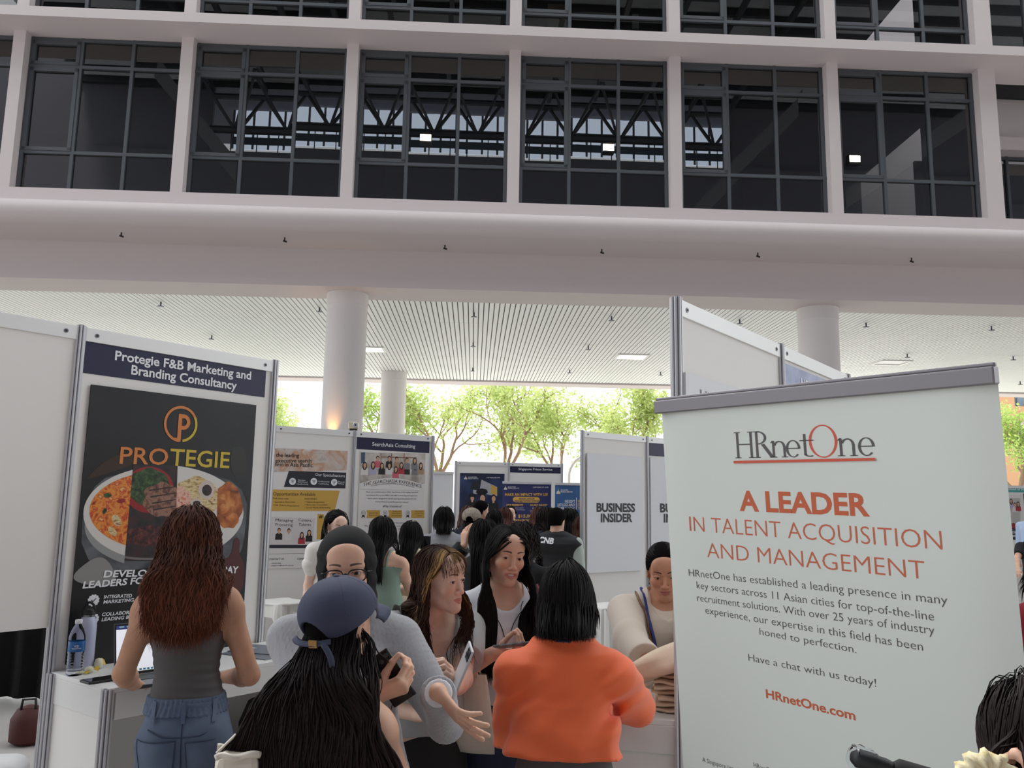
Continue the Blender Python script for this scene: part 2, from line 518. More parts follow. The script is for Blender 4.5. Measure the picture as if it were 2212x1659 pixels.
# roof sheets and purlins over the court
t = MB(); n = 150
o0, o1 = 13.5, OT + 6
u0, u1 = ua - 8, ub + 60
for i in range(n):
    oo = o0 + (o1 - o0) * i / n; d = (o1 - o0) / n
    t.add([fac(u0, oo, zr), fac(u1, oo, zr), fac(u1, oo + d * .5, zr + .12), fac(u0, oo + d * .5, zr + .12), fac(u0, oo + d, zr), fac(u1, oo + d, zr)], [(0, 1, 2, 3), (3, 2, 5, 4)])
struct('roof_court', t, M_roofm)
t = MB()
for i in range(9):
    oo = OT - 1.8 * i; t.box(u0, u1, oo - .12, oo + .12, zr - .45, zr - .02, fac)
for i in range(12):
    uu = ua + (ub - ua) * i / 11; t.box(uu - .12, uu + .12, o0, OT, zr - .7, zr - .4, fac)
struct('roof_purlins', t, M_steel)
# wall behind the truss with windows whose glow stands in for daylight
OW = OT + 3.5
def uw(px): return mir(px, 300, OW)[0]
za, zb_ = mir(1000, 250, OW)[2], mir(1000, 333, OW)[2]
t = MB(); t.box(uw(505), uw(1625), OW, OW + .1, zb_, za, fac); struct('wall_across', t, M_dayglow)
t = MB(); nn = 34
for i in range(nn + 1):
    u = uw(505) + (uw(1625) - uw(505)) * i / nn; t.box(u - .07, u + .07, OW - .06, OW, zb_, za, fac)
t.box(uw(505), uw(1625), OW - .06, OW, zb_ + (za - zb_) * .56, zb_ + (za - zb_) * .6, fac)
struct('window_60', t, mat('pale_mullion', (150, 152, 158), .5))
t = MB(); t.box(uw(505), uw(1625), OW - .08, OW - .02, zb_ + .3, zb_ + (za - zb_) * .3, fac); struct('wall_across_glazing', t, mat('grey_glazing_strip', (110, 122, 128), .2))
t = MB()
for i in range(26):
    u = ua + (ub - ua) * i / 25; t.tube([fac(u, OT, z_par), fac(u, OT, z_par + 1.15)], .035, 5)
t.tube([fac(ua, OT, z_par + 1.15), fac(ub, OT, z_par + 1.15)], .045, 6)
struct('trim_railing', t, M_steel)
t = MB(); t.box(u0 - 4, u1 + 60, OT, OT + .3, 0, z_par, fac); t.box(u0 - 22, ua, OT + .3, OT + .6, 0, zr + 3, fac); t.box(ub, u1 + 60, OT + .3, OT + .6, 0, zr + 3, fac); struct('wall_opposite', t, M_dk)
t = MB(); t.box(u0 - 22, u1 + 60, OT + .7, OT + 9, zr, zr + .5, fac); struct('roof_opposite', t, M_dk)
# sloping stair parapets
M_st = mat('grey_stair_parapet', (112, 112, 116), .8)
for i, (a, b, o_) in enumerate((((1490, 470), (1735, 225), 27.0), ((1840, 420), (2120, 235), 26.0), ((520, 370), (330, 140), 27.0))):
    A = mir(*a, o_); B = mir(*b, o_); t = MB()
    t.prism([(0, -.55), (.25, -.55), (.25, .55), (0, .55)], 0, 1, lambda s_, p, q: fac(A[0] + (B[0] - A[0]) * s_, o_ + p, A[2] + (B[2] - A[2]) * s_ + q)); struct('trim_stair_%d' % (i + 1), t, M_st)
# lamps across the court
for (px, py, lab) in ((910, 305, 'first'), (1315, 328, 'second'), (1850, 350, 'third')):
    A = mir(px, py, OT - .4)
    t = thing('wall_lamp', 'bright lamp across the court mirrored in the window glass, %s from the left' % lab, 'lamp', fac(A[0], A[1], A[2]), FA, 'lamps mirrored in the windows')
    f = MB(); f.box(-.36, .36, -.05, .45, -.32, .32); f.build('lamp_housing', M_steel, t)
    f = MB(); f.box(-.33, .33, .45, .47, -.2, .2); f.build('lens', mat('bright_flood_lens', (255, 240, 220), .5, emit=((255, 238, 215), 70)), t)
# downlights inside the rooms
for (px, py, o_, lab) in ((250, 180, -3., 'beside the sky reflection, right one'), (113, 224, -4, 'deep in the dark room'), (177, 279, -5.5, 'lowest, at the back of the dark room')):
    q = fu(px, py, o_); z = min(q[1], 11.83)
    d = ray(px, py); P = CP + d * ((11.85 - CZ) / d[2]); 
    f = MB(); f.lathe([(.10, 0), (.10, .02)], (0, 0, 0), 16); o = f.build('downlight', mat('warm_downlight', (255, 236, 205), .5, emit=((255, 232, 200), 6)))
    o.location = (q_ := CP + d * ((11.84 - CZ) / d[2])); tag(o, 'small round lit downlight behind the leftmost window, ' + lab, 'downlight', 'downlights in the upper room')

# things standing inside the upper rooms
for (xa, ya, xb, yb, o_, m_, lab) in ((1183, 8, 1222, 66, -.5, mat('tan_door_panel', (168, 140, 100), .7), 'a'), (1366, 30, 1380, 62, -.5, mat('pale_notice', (226, 222, 206), .6), 'b')):
    u0_, z1_ = fu(xa, ya, o_); u1_, z0_ = fu(xb, yb, o_); t = MB(); t.box(u0_, u1_, o_ - .03, o_, max(z0_, 12.11), z1_, fac); struct('door_%s' % {'a': 1, 'b': 2}[lab], t, m_)
# ================================================================ booths
M_pan = mat('off_white_partition_board', (236, 233, 228), .55, bump=(40, .04))
M_alu = mat('brushed_aluminium_profile', (206, 206, 209), .4, .4)
M_rail = mat('white_rail_profile', (232, 231, 229), .4, .2)
M_groove = mat('dark_profile_groove', (128, 128, 138), .6, .2)
M_screw = mat('steel_screw', (120, 122, 126), .3, .8)
M_navy = mat('navy_vinyl', (21, 22, 62), .45)
M_txtw = mat('white_print', (235, 235, 238), .5)
M_txtk = mat('black_print', (22, 22, 24), .5)
M_board = mat('white_foam_board', (226, 226, 228), .5)
UPV = np.array([0, 0, 1.0])


def wall_run(name, label, cat, pts, ztop=2.5, zbot=0.0, group=None, screws=True, zb_list=None):
    pts = [np.array((p[0], p[1], 0.0)) for p in pts]
    root = thing(name, label, cat, tuple(pts[0]), 0, group)
    org = pts[0]
    for i, p in enumerate(pts):
        q = p - org
        d = (pts[min(i + 1, len(pts) - 1)] - pts[max(i - 1, 0)]); d /= np.linalg.norm(d); n = np.array((-d[1], d[0], 0))
        T = lambda a, b, c, q=q, d=d, n=n: tuple(q + d * a + n * b + UPV * c)
        mb = MB(); mb.lathe([(.016, 0), (.016, ztop)], (0, 0, 0), 8, T, 1)
        for a in range(8):
            an = a * math.pi / 4 + math.pi / 8; cx, cy = .0185 * math.cos(an), .0185 * math.sin(an)
            mb.lathe([(.0056, 0), (.0056, ztop)], (cx, cy, 0), 6, T, 0)
        mb.lathe([(.013, ztop), (.013, ztop + .004)], (0, 0, 0), 8, T, 1)
        mb.build('post', [M_alu, M_groove], root, smooth='auto')
    for i in range(len(pts) - 1):
        a, b = pts[i], pts[i + 1]; L = np.linalg.norm(b - a); d = (b - a) / L; n = np.array((-d[1], d[0], 0)); q = a - org
        T = lambda x, y, z, q=q, d=d, n=n: tuple(q + d * x + n * y + UPV * z)
        zb = zb_list[i] if zb_list else zbot
        mb = MB(); mb.box(.018, L - .018, -.002, .002, zb + .02, ztop - .06, T); mb.build('panel', M_pan, root)
        for z0, z1 in ((ztop - .068, ztop - .004), (zb + .01, zb + .07)):
            if zb > .5 and z0 < 2: continue
            mb = MB(); mb.box(.02, L - .02, -.012, .012, z0, z1, T); r = mb.build('rail', M_rail, root, bevel=.002)
            if screws and z0 > 1:
                for xs in (.07, L - .07):
                    mb = MB(); TT = lambda x, y, z, xs=xs, T=T: T(xs + x, -.0125 - z, (ztop - .036) + y)
                    mb.lathe([(.010, 0), (.010, .002)], (0, 0, 0), 12, TT, 0); mb.lathe([(.0055, .002), (.005, .0035)], (0, 0, 0), 8, TT, 1)
                    mb.build('screw', [M_screw, M_black], r)
    return root


def board_at(name, label, cat, Pw, r, px_tl, px_tr, px_bl, m, off=.012, th=.005, group=None, up=(0, 0, 1)):
    """upright flat board on the wall plane (point Pw, direction r), its outline from photo corners"""
    W_ = Board(None, Pw, r, up)
    Bp = Board(None, np.array(Pw) - W_.n * off, r, up)
    x0, z0 = Bp.uv(*px_tl); x1, z1 = Bp.uv(*px_tr); x2, z2 = Bp.uv(*px_bl)
    zt = (z0 + z1) / 2
    P = Bp.P + Bp.r * x0 + Bp.u * zt
    w, h = x1 - x0, zt - z2
    mb = MB(); mb.box(0, w, 0, th, -h, 0)
    o = mb.build(name, m)
    B2 = Board(o, P, r, up); B2.w, B2.h = w, h
    tag(o, label, cat, group)
    return B2


def mottle(name, cols, scale, rough=.5, detail=6, stretch=None):
    if name in MATS: return MATS[name]
    m = mat(name, cols[0], rough); nt = m.node_tree; b = nt.nodes['Principled BSDF']
    tc = nt.nodes.new('ShaderNodeTexCoord'); n = nt.nodes.new('ShaderNodeTexNoise'); n.inputs['Scale'].default_value = scale; n.inputs['Detail'].default_value = detail
    n.inputs['Distortion'].default_value = .6
    r = nt.nodes.new('ShaderNodeValToRGB'); k = len(cols)
    while len(r.color_ramp.elements) < k: r.color_ramp.elements.new(.5)
    for i, c in enumerate(cols):
        r.color_ramp.elements[i].position = .3 + .4 * i / (k - 1); r.color_ramp.elements[i].color = lin(c) + (1,)
    mp = nt.nodes.new('ShaderNodeMapping')
    if stretch: mp.inputs['Scale'].default_value = stretch
    nt.links.new(tc.outputs['Object'], mp.inputs[0]); nt.links.new(mp.outputs[0], n.inputs['Vector']); nt.links.new(n.outputs[0], r.inputs[0]); nt.links.new(r.outputs[0], b.inputs['Base Color'])
    return m


def V3(p): return np.array((p[0], p[1], 0.0))


A1 = np.array((-1.982, 3.709)); A2 = np.array((-1.333, 4.56)); dA = (A2 - A1) / np.linalg.norm(A2 - A1); A0 = A1 - dA * 1.07
G0 = np.array((.613, 3.027)); G2 = np.array((1.94, 4.721)); G1 = (G0 + G2) / 2
B0 = np.array((-2.432, 8.424)); B2_ = np.array((-.902, 9.479)); B1 = B0 + (B2_ - B0) * .48
D0 = np.array((.735, 8.492)); D1 = np.array((1.497, 9.086)); D2 = D1 + (D1 - D0)
E0 = np.array((-.978, 14.764)); E1 = np.array((-.036, 14.93)); E2 = np.array((.937, 15.1))
wall_run('exhibition_wall', 'white partition wall with aluminium posts carrying the orange-and-black food poster', 'partition wall', [A0, A1, A2], zb_list=[1.14, .0], group='white exhibition partitions')
wall_run('exhibition_wall', 'grey-white partition standing directly behind the big pale roll-up banner', 'partition wall', [G0, G1, G2], group='white exhibition partitions')
wall_run('exhibition_wall', 'white partition wall behind the person in the black headscarf, with two pale posters', 'partition wall', [B0 - (B1 - B0), B0, B1, B2_], group='white exhibition partitions')
wall_run('exhibition_wall', 'white partition wall with the large plain board reading business insider', 'partition wall', [D0, D1, D2], group='white exhibition partitions')
wall_run('exhibition_wall', 'farthest white partition wall, behind the crowd in the middle', 'partition wall', [E0, E1, E2], group='white exhibition partitions')

# ---------------------------------------------------------------- left booth
rA = (dA[0], dA[1], 0)
sg = board_at('name_sign', 'navy sign with two lines of white lettering above the food poster', 'sign', V3(A1), rA, (184, 741), (576, 785), (177, 805), M_navy, off=.004, th=.001, group='navy booth name signs')
sg.text([('Protegie F&B Marketing and', (248, 777), (542, 820), 21), ('Branding Consultancy', (283, 808), (511, 842), 21)], M_txtw, bold=.022)
M_pblk = mottle('charcoal_print', [(14, 14, 17), (24, 24, 27), (34, 34, 38)], 2.2)
po = board_at('poster', 'tall black poster with an orange circle emblem and a bowl of food', 'poster', V3(A1), rA, (197, 833), (554, 873), (152, 1428), M_pblk, off=.014, th=.006)
MB_ = MB
M_gold = mat('orange_print', (214, 128, 62), .5); M_yel = mat('yellow_print', (206, 178, 52), .5)
# circle emblem: letter P in a ring
c = po.uv(391, 916, .002); rr = abs(po.uv(391, 876, .002)[1] - c[1]) * .98
mb = po.ell(c[0], c[1], rr, rr, .002, None, None, 40, math.radians(28), math.radians(262), ring=.86); mb.build('ring', M_gold, po.obj)
mb = po.ell(c[0], c[1], rr, rr, .002, None, None, 24, math.radians(-80), math.radians(28), ring=.86); mb.build('ring', M_yel, po.obj)
mb = MB(); t_ = rr * .2
mb = po.rect(c[0] - rr * .17, c[0] + rr * .05, c[1] - rr * .96, c[1] + rr * .55, .002)
mb = po.poly([(c[0] - rr * .17, c[1] + rr * .55), (c[0] + rr * .15, c[1] + rr * .55), (c[0] + rr * .15, c[1] + rr * .33), (c[0] - rr * .1, c[1] + rr * .33)], .0022, mb, px=False)
mb = po.ell(c[0] + rr * .13, c[1] + rr * .12, rr * .42, rr * .43, .0024, mb, None, 24, math.radians(-140), math.radians(92), ring=.52)
mb = po.poly([(c[0] - rr * .45, c[1] - rr * .78), (c[0] - rr * .17, c[1] - rr * 1.0), (c[0] + rr * .02, c[1] - rr * .98), (c[0] - rr * .1, c[1] - rr * .78)], .0026, mb, px=False)
mb.build('emblem', M_gold, po.obj)
po.text([('PRO', (258, 1001), (362, 1004), 38)], M_gold, bold=.012)
po.text([('TEGIE', (366, 1005), (495, 1011), 38)], M_yel, bold=.012)
# food picture ---- layered print
M_bowl = mat('white_bowl_print', (216, 212, 206), .5); M_bowls = mat('grey_bowl_print', (150, 150, 150), .5)
M_soup = mottle('soup_print', [(120, 40, 14), (206, 96, 30), (232, 150, 60), (196, 48, 24), (240, 200, 120)], 26)
M_meat = mottle('grilled_meat_print', [(52, 30, 24), (110, 72, 56), (160, 116, 96), (84, 50, 40)], 30)
M_kale = mottle('kale_print', [(16, 28, 14), (46, 70, 34), (86, 110, 64)], 45)
M_ndl = mottle('noodle_print', [(96, 66, 40), (200, 170, 110), (226, 208, 160), (150, 80, 50)], 28, stretch=(1, 1, 2.5))
M_brd = mottle('bread_print', [(96, 44, 18), (170, 90, 36), (206, 130, 60)], 14)
M_red = mat('red_dish_print', (150, 30, 34), .5); M_darkp = mottle('dark_plate_print', [(18, 16, 18), (46, 36, 38), (70, 30, 34)], 20)
M_grst = mottle('grey_stone_print', [(52, 54, 58), (84, 86, 90), (110, 112, 116)], 7)
M_wood = mat('wooden_spoon_print', (58, 42, 28), .6); M_nap = mat('grey_napkin_print', (142, 140, 138), .6)
art = []
po.poly([(182, 1045), (300, 1012), (538, 1030), (527, 1190), (505, 1200), (490, 1290), (430, 1300), (420, 1210), (172, 1250)], .0008, rnd=2).build('picture', M_grst, po.obj)
po.poly([(188, 1032), (230, 990), (290, 975), (292, 1003), (240, 1020), (188, 1036)], .0011, rnd=2).build('picture', M_wood, po.obj)
# one bowl cut into four upright strips, each with another dish
SP = (((288, 1000), (268, 1220)), ((384, 1000), (377, 1220)), ((472, 1000), (465, 1220)))


def strip(pts, left=None, right=None):
    """keep what lies between two of the dividing lines"""
    for ln, sg_ in ((left, 1), (right, -1)):
        if ln is None: continue
        (xa, ya), (xb, yb) = SP[ln]; out = []
        f = lambda p: sg_ * (p[0] - (xa + (xb - xa) * (p[1] - ya) / (yb - ya)))
        for a, b in zip(pts, pts[1:] + pts[:1]):
            fa, fb = f(a), f(b)
            if fa >= 0: out.append(a)
            if fa * fb < 0: t_ = fa / (fa - fb); out.append((a[0] + (b[0] - a[0]) * t_, a[1] + (b[1] - a[1]) * t_))
        pts = out
    return pts


def oval(cx, cy, rx, ry, n=64, wob=0.0, rot=0.0):
    return [(cx + rx * (1 + wob * math.sin(5 * a + 1) + wob * .6 * math.sin(9 * a)) * math.cos(a) * math.cos(rot) - ry * math.sin(a) * math.sin(rot), cy + rx * math.cos(a) * math.sin(rot) + ry * (1 + wob * math.sin(7 * a)) * math.sin(a) * math.cos(rot)) for a in [2 * math.pi * k / n for k in range(n)]]


def pic(pts, off, m): po.poly(pts, off).build('picture', m, po.obj)


pic(strip(oval(347, 1138, 164, 90), None, 0), .0012, M_bowls)
pic(strip(oval(353, 1110, 173, 103), None, 0), .0013, M_bowl)
pic(strip(oval(353, 1104, 160, 86), None, 0), .0016, M_soup)
for k, (x, y, a, b) in enumerate(((232, 1070, 9, 5), (252, 1124, 14, 9), (226, 1104, 7, 4), (262, 1082, 10, 5), (243, 1148, 12, 7))):
    pic(oval(x, y, a, b, 20, .12, k), .0018, (M_kale if k in (0, 2) else M_ndl if k in (1, 4) else M_red))
pic(strip([(280, 1005), (390, 1005), (390, 1212), (262, 1212)], 0, 1), .0014, M_darkp)
pic(strip(oval(322, 1058, 54, 50), 0, 1), .0016, M_red); pic(strip(oval(322, 1052, 46, 40, 64, .06), 0, 1), .0018, M_kale)
pic(strip(oval(322, 1196, 74, 14), 0, 1), .0016, mat('plate_edge_print', (120, 112, 112), .5)); pic(strip(oval(322, 1192, 74, 13), 0, 1), .0017, M_darkp)
pic(strip(oval(351, 1080, 42, 37, 64, .07), 0, 1), .0021, M_meat)
for k in range(4): pic(strip([(322 + k * 3, 1058 + k * 14), (380, 1050 + k * 14), (380, 1052 + k * 14), (322 + k * 3, 1061 + k * 14)], 0, 1), .0023, M_darkp)
pic(strip(oval(325, 1158, 52, 22, 64, .08), 0, 1), .0019, mottle('glazed_steak_print', [(20, 14, 14), (70, 24, 22), (120, 60, 56)], 40))
pic(strip(oval(353, 1108, 173, 103), 1, None), .0014, M_bowl)
pic(strip(oval(424, 1078, 50, 48, 64, .06), 1, 2), .0017, M_ndl)
pic(strip(oval(390, 1092, 26, 40, 64, .10), 1, 2), .0020, mottle('prawn_print', [(206, 100, 70), (232, 190, 170), (190, 60, 50)], 40))
for (x, y, a, b) in ((446, 1058, 17, 20), (424, 1086, 13, 9)):
    pic(oval(x, y, a, b), .0021, mat('squid_ring_print', (206, 190, 180), .5)); pic(oval(x + 1, y + 1, a * .62, b * .6), .0023, M_darkp)
pic([(421, 1090), (428, 1090), (433, 1132), (424, 1134)], .0022, M_bowl)
pic(strip(oval(493, 1092, 30, 50, 64, .05), 2, None), .0018, M_brd)
for k, (x, y) in enumerate(((484, 1066), (500, 1082), (486, 1102), (502, 1120))): pic(oval(x, y, 15, 13, 24, .04, .6), .0020 + k * .0002, mottle('glossy_bread_print', [(130, 60, 22), (188, 104, 44), (220, 150, 84)], 18))
po.poly([(505, 1165), (512, 1160), (519, 1168), (516, 1198), (530, 1220), (522, 1290), (470, 1270), (480, 1210), (500, 1200)], .0022, rnd=2).build('picture', mat('dark_red_pan_print', (78, 22, 24), .4), po.obj)
po.poly([(160, 1236), (212, 1198), (240, 1216), (256, 1262), (210, 1268), (158, 1256)], .0011, rnd=2).build('picture', M_nap, po.obj)
po.poly([(499, 965), (530, 965), (533, 1010), (525, 1032), (508, 1032), (497, 1010)], .0010, rnd=2).build('picture', mat('dark_bottle_print', (30, 32, 24), .4), po.obj)
po.poly([(158, 1250), (300, 1240), (520, 1290), (512, 1436), (140, 1436)], .0009).build('picture', mat('lower_black_print', (16, 15, 17), .5), po.obj)
po.text([('DEVELOPING', (223, 1247), (372, 1243), 15), ('LEADERS FOR', (178, 1271), (324, 1259), 15), ('TODAY', (452, 1236), (515, 1238), 15)], M_txtw, off=.003, bold=.03, shear=.12)
po.text([('INTEGRATED', (224, 1293), (285, 1290), 7.5), ('MARKETING EXPERTISE', (223, 1304), (345, 1295), 7.5), ('COLLABORATE WITH', (220, 1331), (330, 1322), 7.5), ('LEADING BRANDS', (219, 1342), (315, 1333), 7.5)], M_txtw, off=.003, bold=.025, shear=.12)
for (px, py) in ((202, 1297), (201, 1337)):
    c = po.uv(px, py, .003); mb = MB()
    pts = []
    for i in range(24):
        a = i / 24 * 2 * math.pi; r_ = .026 * (1 + .07 * (1 if i % 2 else -1)); pts.append((c[0] + r_ * math.cos(a), c[1] + r_ * math.sin(a)))
    po.poly(pts, .003, mb, px=False); mb.build('badge', M_txtw, po.obj)
    mb = MB()
    if py < 1300:
        po.poly([(c[0] - .011, c[1] + .001), (c[0] - .008, c[1] + .004), (c[0] - .003, c[1] - .003), (c[0] + .010, c[1] + .010), (c[0] + .012, c[1] + .007), (c[0] - .003, c[1] - .009)], .0034, mb, px=False)
    else:
        po.ell(c[0], c[1] + .004, .014, .010, .0034, mb, None, 20, ring=.8); po.rect(c[0] - .014, c[0] + .014, c[1] - .016, c[1] - .010, .0034, 0, mb)
    mb.build('mark', M_txtk, po.obj)

# ---------------------------------------------------------------- counter of the left booth
nA = np.array((dA[1], -dA[0], 0)); dA3 = np.array((dA[0], dA[1], 0))
CT = .975
def TA(x, y, z):   # x along the wall from A1, y out from it
    return tuple(V3(A1) + dA3 * x + nA * y + UPV * z)
M_lam = mat('white_laminate', (236, 235, 233), .4)
M_fasc = mat('white_ribbed_fascia', (230, 229, 227), .45)
ctr = thing('counter', 'white counter against the left partition, with laptop and bottles on top', 'counter', TA(0, .02, 0))
iv = Vector(TA(0, .02, 0))
def TL(x, y, z): return tuple(Vector(TA(x, y + .02, z)) - iv)
CW, CDp = 1.47, .5
mb = MB(); mb.box(0, CW, 0, CDp, CT - .02, CT, TL); mb.build('worktop', M_lam, ctr, bevel=.002)
mb = MB(); mb.box(.03, CW - .03, CDp - .012, CDp, CT - .125, CT - .02, TL)
mb.box(0, .012, .03, CDp - .03, CT - .125, CT - .02, TL); mb.box(CW - .012, CW, .03, CDp - .03, CT - .125, CT - .02, TL); mb.build('fascia', M_fasc, ctr, bevel=.002)
mb = MB(); mb.box(.004, .010, .03, CDp - .03, .03, CT - .125, TL); mb.build('side_panel', M_pan, ctr)
mb = MB(); mb.box(CW - .01, CW - .004, .03, CDp - .03, .03, CT - .125, TL); mb.build('side_panel', M_pan, ctr)
mb = MB(); mb.box(.03, CW - .03, .0, CDp - .02, .45, .475, TL); mb.build('shelf', M_lam, ctr)
mb = MB(); mb.box(.01, CW - .01, .0, .008, .03, CT - .02, TL); mb.build('back_panel', M_pan, ctr)
for x, y in ((.0, CDp - .01), (CW, CDp - .01), (0.0, .02), (CW, .02)):
    mb = MB(); mb.lathe([(.018, 0), (.018, CT - .004)], (x, y, 0), 8, TL, 1)
    for a in range(8):
        an = a * math.pi / 4; mb.lathe([(.006, 0), (.006, CT - .003)], (x + .020 * math.cos(an), y + .020 * math.sin(an), 0), 6, TL, 0)
    mb.build('post', [M_alu, M_groove], ctr, smooth='auto')


def on_ctr(px, py, z=CT): return at_z(px, py, z)


# laptop
M_lap = mat('grey_laptop_metal', (92, 94, 98), .35, .7)
lp = at_z(247, 1472, CT); LYA = math.atan2(dA[1], dA[0]) - math.radians(8)
lt = thing('laptop', 'grey laptop open with a white page on its screen', 'laptop', tuple(lp), LYA)
mb = MB(); mb.box(0, .31, -.22, 0, .002, .017); mb.build('base', M_lap, lt, bevel=.003)
mb = MB(); mb.box(.015, .295, -.12, -.01, .0172, .0185); mb.build('keyboard', M_black, lt)
mb = MB(); mb.box(.10, .21, -.205, -.135, .0172, .0178); mb.build('touchpad', mat('touchpad_grey', (110, 112, 116), .3), lt)
tl = math.radians(14)
def TLd(x, y, z): return (x, .004 + z * math.sin(tl) + y * math.cos(tl), .017 + z * math.cos(tl) - y * math.sin(tl))
mb = MB(); mb.box(0, .31, 0, .006, 0, .212, TLd); mb.build('lid', M_lap, lt, bevel=.002)
mb = MB(); mb.box(.004, .306, -.001, 0, .004, .208, TLd); mb.build('bezel', M_black, lt)
M_scr = mat('lit_screen_page', (225, 226, 232), .4, emit=((214, 216, 226), .42))
mb = MB(); mb.box(.008, .302, -.0016, -.001, .024, .186, TLd); mb.build('screen', M_scr, lt)
mb = MB(); mb.box(.008, .302, -.0016, -.001, .186, .202, TLd); mb.build('screen', mat('lit_screen_toolbar', (40, 42, 90), .4, emit=((44, 46, 98), .5)), lt)
mb = MB(); mb.box(.008, .302, -.0016, -.001, .012, .024, TLd); mb.build('screen', mat('lit_screen_taskbar', (210, 214, 200), .4, emit=((206, 212, 196), .4)), lt)
mb = MB()
for i in range(7): mb.box(.10 + i * .016, .11 + i * .016, -.0019, -.0016, .0145, .0215, TLd)
mb.build('icon', mat('screen_icon', (40, 90, 140), .4, emit=((40, 90, 140), .4)), lt)
mb = MB()
for i in range(6): mb.box(.02 + i * .03, .04 + i * .03, -.0019, -.0016, .194, .199, TLd)
mb.build('browser_tab', mat('screen_tab', (120, 160, 160), .4, emit=((120, 160, 160), .4)), lt)
# steel flask
M_flask = mat('pale_lilac_flask', (186, 188, 214), .4)
fp = at_z(181, 1446, CT)
fl = thing('flask', 'pale lilac steel flask with black loop lid behind the clear bottle', 'flask', tuple(fp))
mb = MB(); mb.lathe([(.034, 0), (.037, .004), (.037, .185), (.035, .2), (.027, .222), (.025, .225)], (0, 0, 0), 28); mb.build('body', M_flask, fl, smooth='auto')
mb = MB(); mb.lathe([(.0255, .224), (.0255, .233)], (0, 0, 0), 24); mb.build('neck_ring', M_screw, fl, smooth='auto')
mb = MB(); mb.lathe([(.028, .233), (.0285, .25), (.026, .256), (.004, .257)], (0, 0, 0), 24); mb.build('lid', M_black, fl, smooth='auto')
mb = MB(); mb.tube([(.026 * math.cos(a), 0, .25 + .036 * math.sin(a)) for a in [i * math.pi / 12 for i in range(13)]], .0055, 8); mb.build('handle', M_black, fl, smooth=True)
# water bottle
M_pet = mat('clear_bottle_plastic', (244, 248, 252), .04, trans=1.0); M_pet.node_tree.nodes['Principled BSDF'].inputs['IOR'].default_value = 1.12
wp = at_z(160, 1458, CT)
wb = thing('water_bottle', 'clear plastic water bottle with blue label and white cap', 'bottle', tuple(wp))
prof = [(.028, 0), (.033, .006)]
for i in range(6): prof += [(.0335, .012 + i * .013), (.0305, .0185 + i * .013)]
prof += [(.033, .092), (.033, .148), (.0335, .153), (.031, .165), (.024, .188), (.014, .206), (.0125, .212)]
mb = MB(); mb.lathe(prof, (0, 0, 0), 28); mb.build('body', M_pet, wb, smooth='auto')
mb = MB(); mb.lathe([(.0332, .098), (.0336, .099), (.0336, .14), (.0332, .141)], (0, 0, 0), 28); mb.f = mb.f[:-2]; mb.mi = mb.mi[:-2]
lb = mb.build('label', mat('blue_bottle_label', (32, 96, 160), .4), wb, smooth=True)
mb = MB(); mb.lathe([(.0145, .212), (.0148, .213), (.0148, .226), (.013, .228)], (0, 0, 0), 20); mb.build('cap', M_txtw, wb, smooth='auto')
def cyl_text(body, parent, r, zb_, h, ang0, m):
    v, f = text_mesh(body, .02); s_ = h / CAPH; w = v[:, 0].max() * s_
    vs = []
    for x, y, z in v:
        a = ang0 - w / 2 / r + x * s_ / r
        vs.append((r * math.cos(a), r * math.sin(a), zb_ + y * s_))
    mb = MB(); mb.add(vs, f); return mb.build('lettering', m, parent)
ang = math.atan2(-wp[1], -wp[0])
cyl_text('ICE', lb, .0341, .118, .008, ang, M_txtw); cyl_text('MOUNTAIN', lb, .0341, .110, .005, ang, M_txtw)
# black phone lying on the counter
pp = at_z(226, 1470, CT)
ph = thing('phone', 'black phone lying flat on the left counter', 'phone', tuple(pp + np.array((0, 0, .0))), LYA + .15, 'phones')
mb = MB(); mb.box(-.085, .085, -.04, .04, .0, .011); mb.build('case', M_black, ph, bevel=.004)
mb = MB(); mb.box(-.078, .078, -.034, .034, .011, .0116); mb.build('screen', mat('dark_phone_glass', (14, 15, 18), .06), ph)
# sweets / tape
M_crm = mat('cream_wrapper', (226, 220, 190), .5, bump=(60, .4)); M_ylw = mat('yellow_wrapper', (214, 178, 52), .45)
for i, (px, py, nm, lab) in enumerate(((172, 1455, 'sweet_wrapper', 'flat cream sweet wrapper nearest the clear bottle'), (192, 1452, 'sweet_wrapper', 'white and yellow twisted sweet wrapper in the middle of the little row'), (212, 1443, 'sweet_wrapper', 'standing wrapped sweet with yellow end beside the laptop'))):
    p = at_z(px, py, CT + .004); t = thing(nm, lab, 'sweet', tuple(p), .7 * i, 'wrapped sweets on the left counter')
    hh = .01 if i == 0 else .024 if i == 1 else .042
    mb = MB(); mb.lathe([(.004, -.003), (.017, .002), (.019, hh * .5), (.014, hh * .9), (.003, hh)], (0, 0, 0), 9); mb.build('sweet', M_crm, t, smooth=True)
    mb = MB(); mb.add([(.014, 0, hh * .4), (.036, -.012, hh * .2), (.040, .002, hh * .7), (.034, .013, hh * .9), (.034, .013, hh * .9 + .002), (.036, -.012, hh * .2 - .002)], [(0, 1, 2), (0, 2, 3), (0, 3, 4), (0, 1, 5)]); mb.build('twist', M_ylw, t)
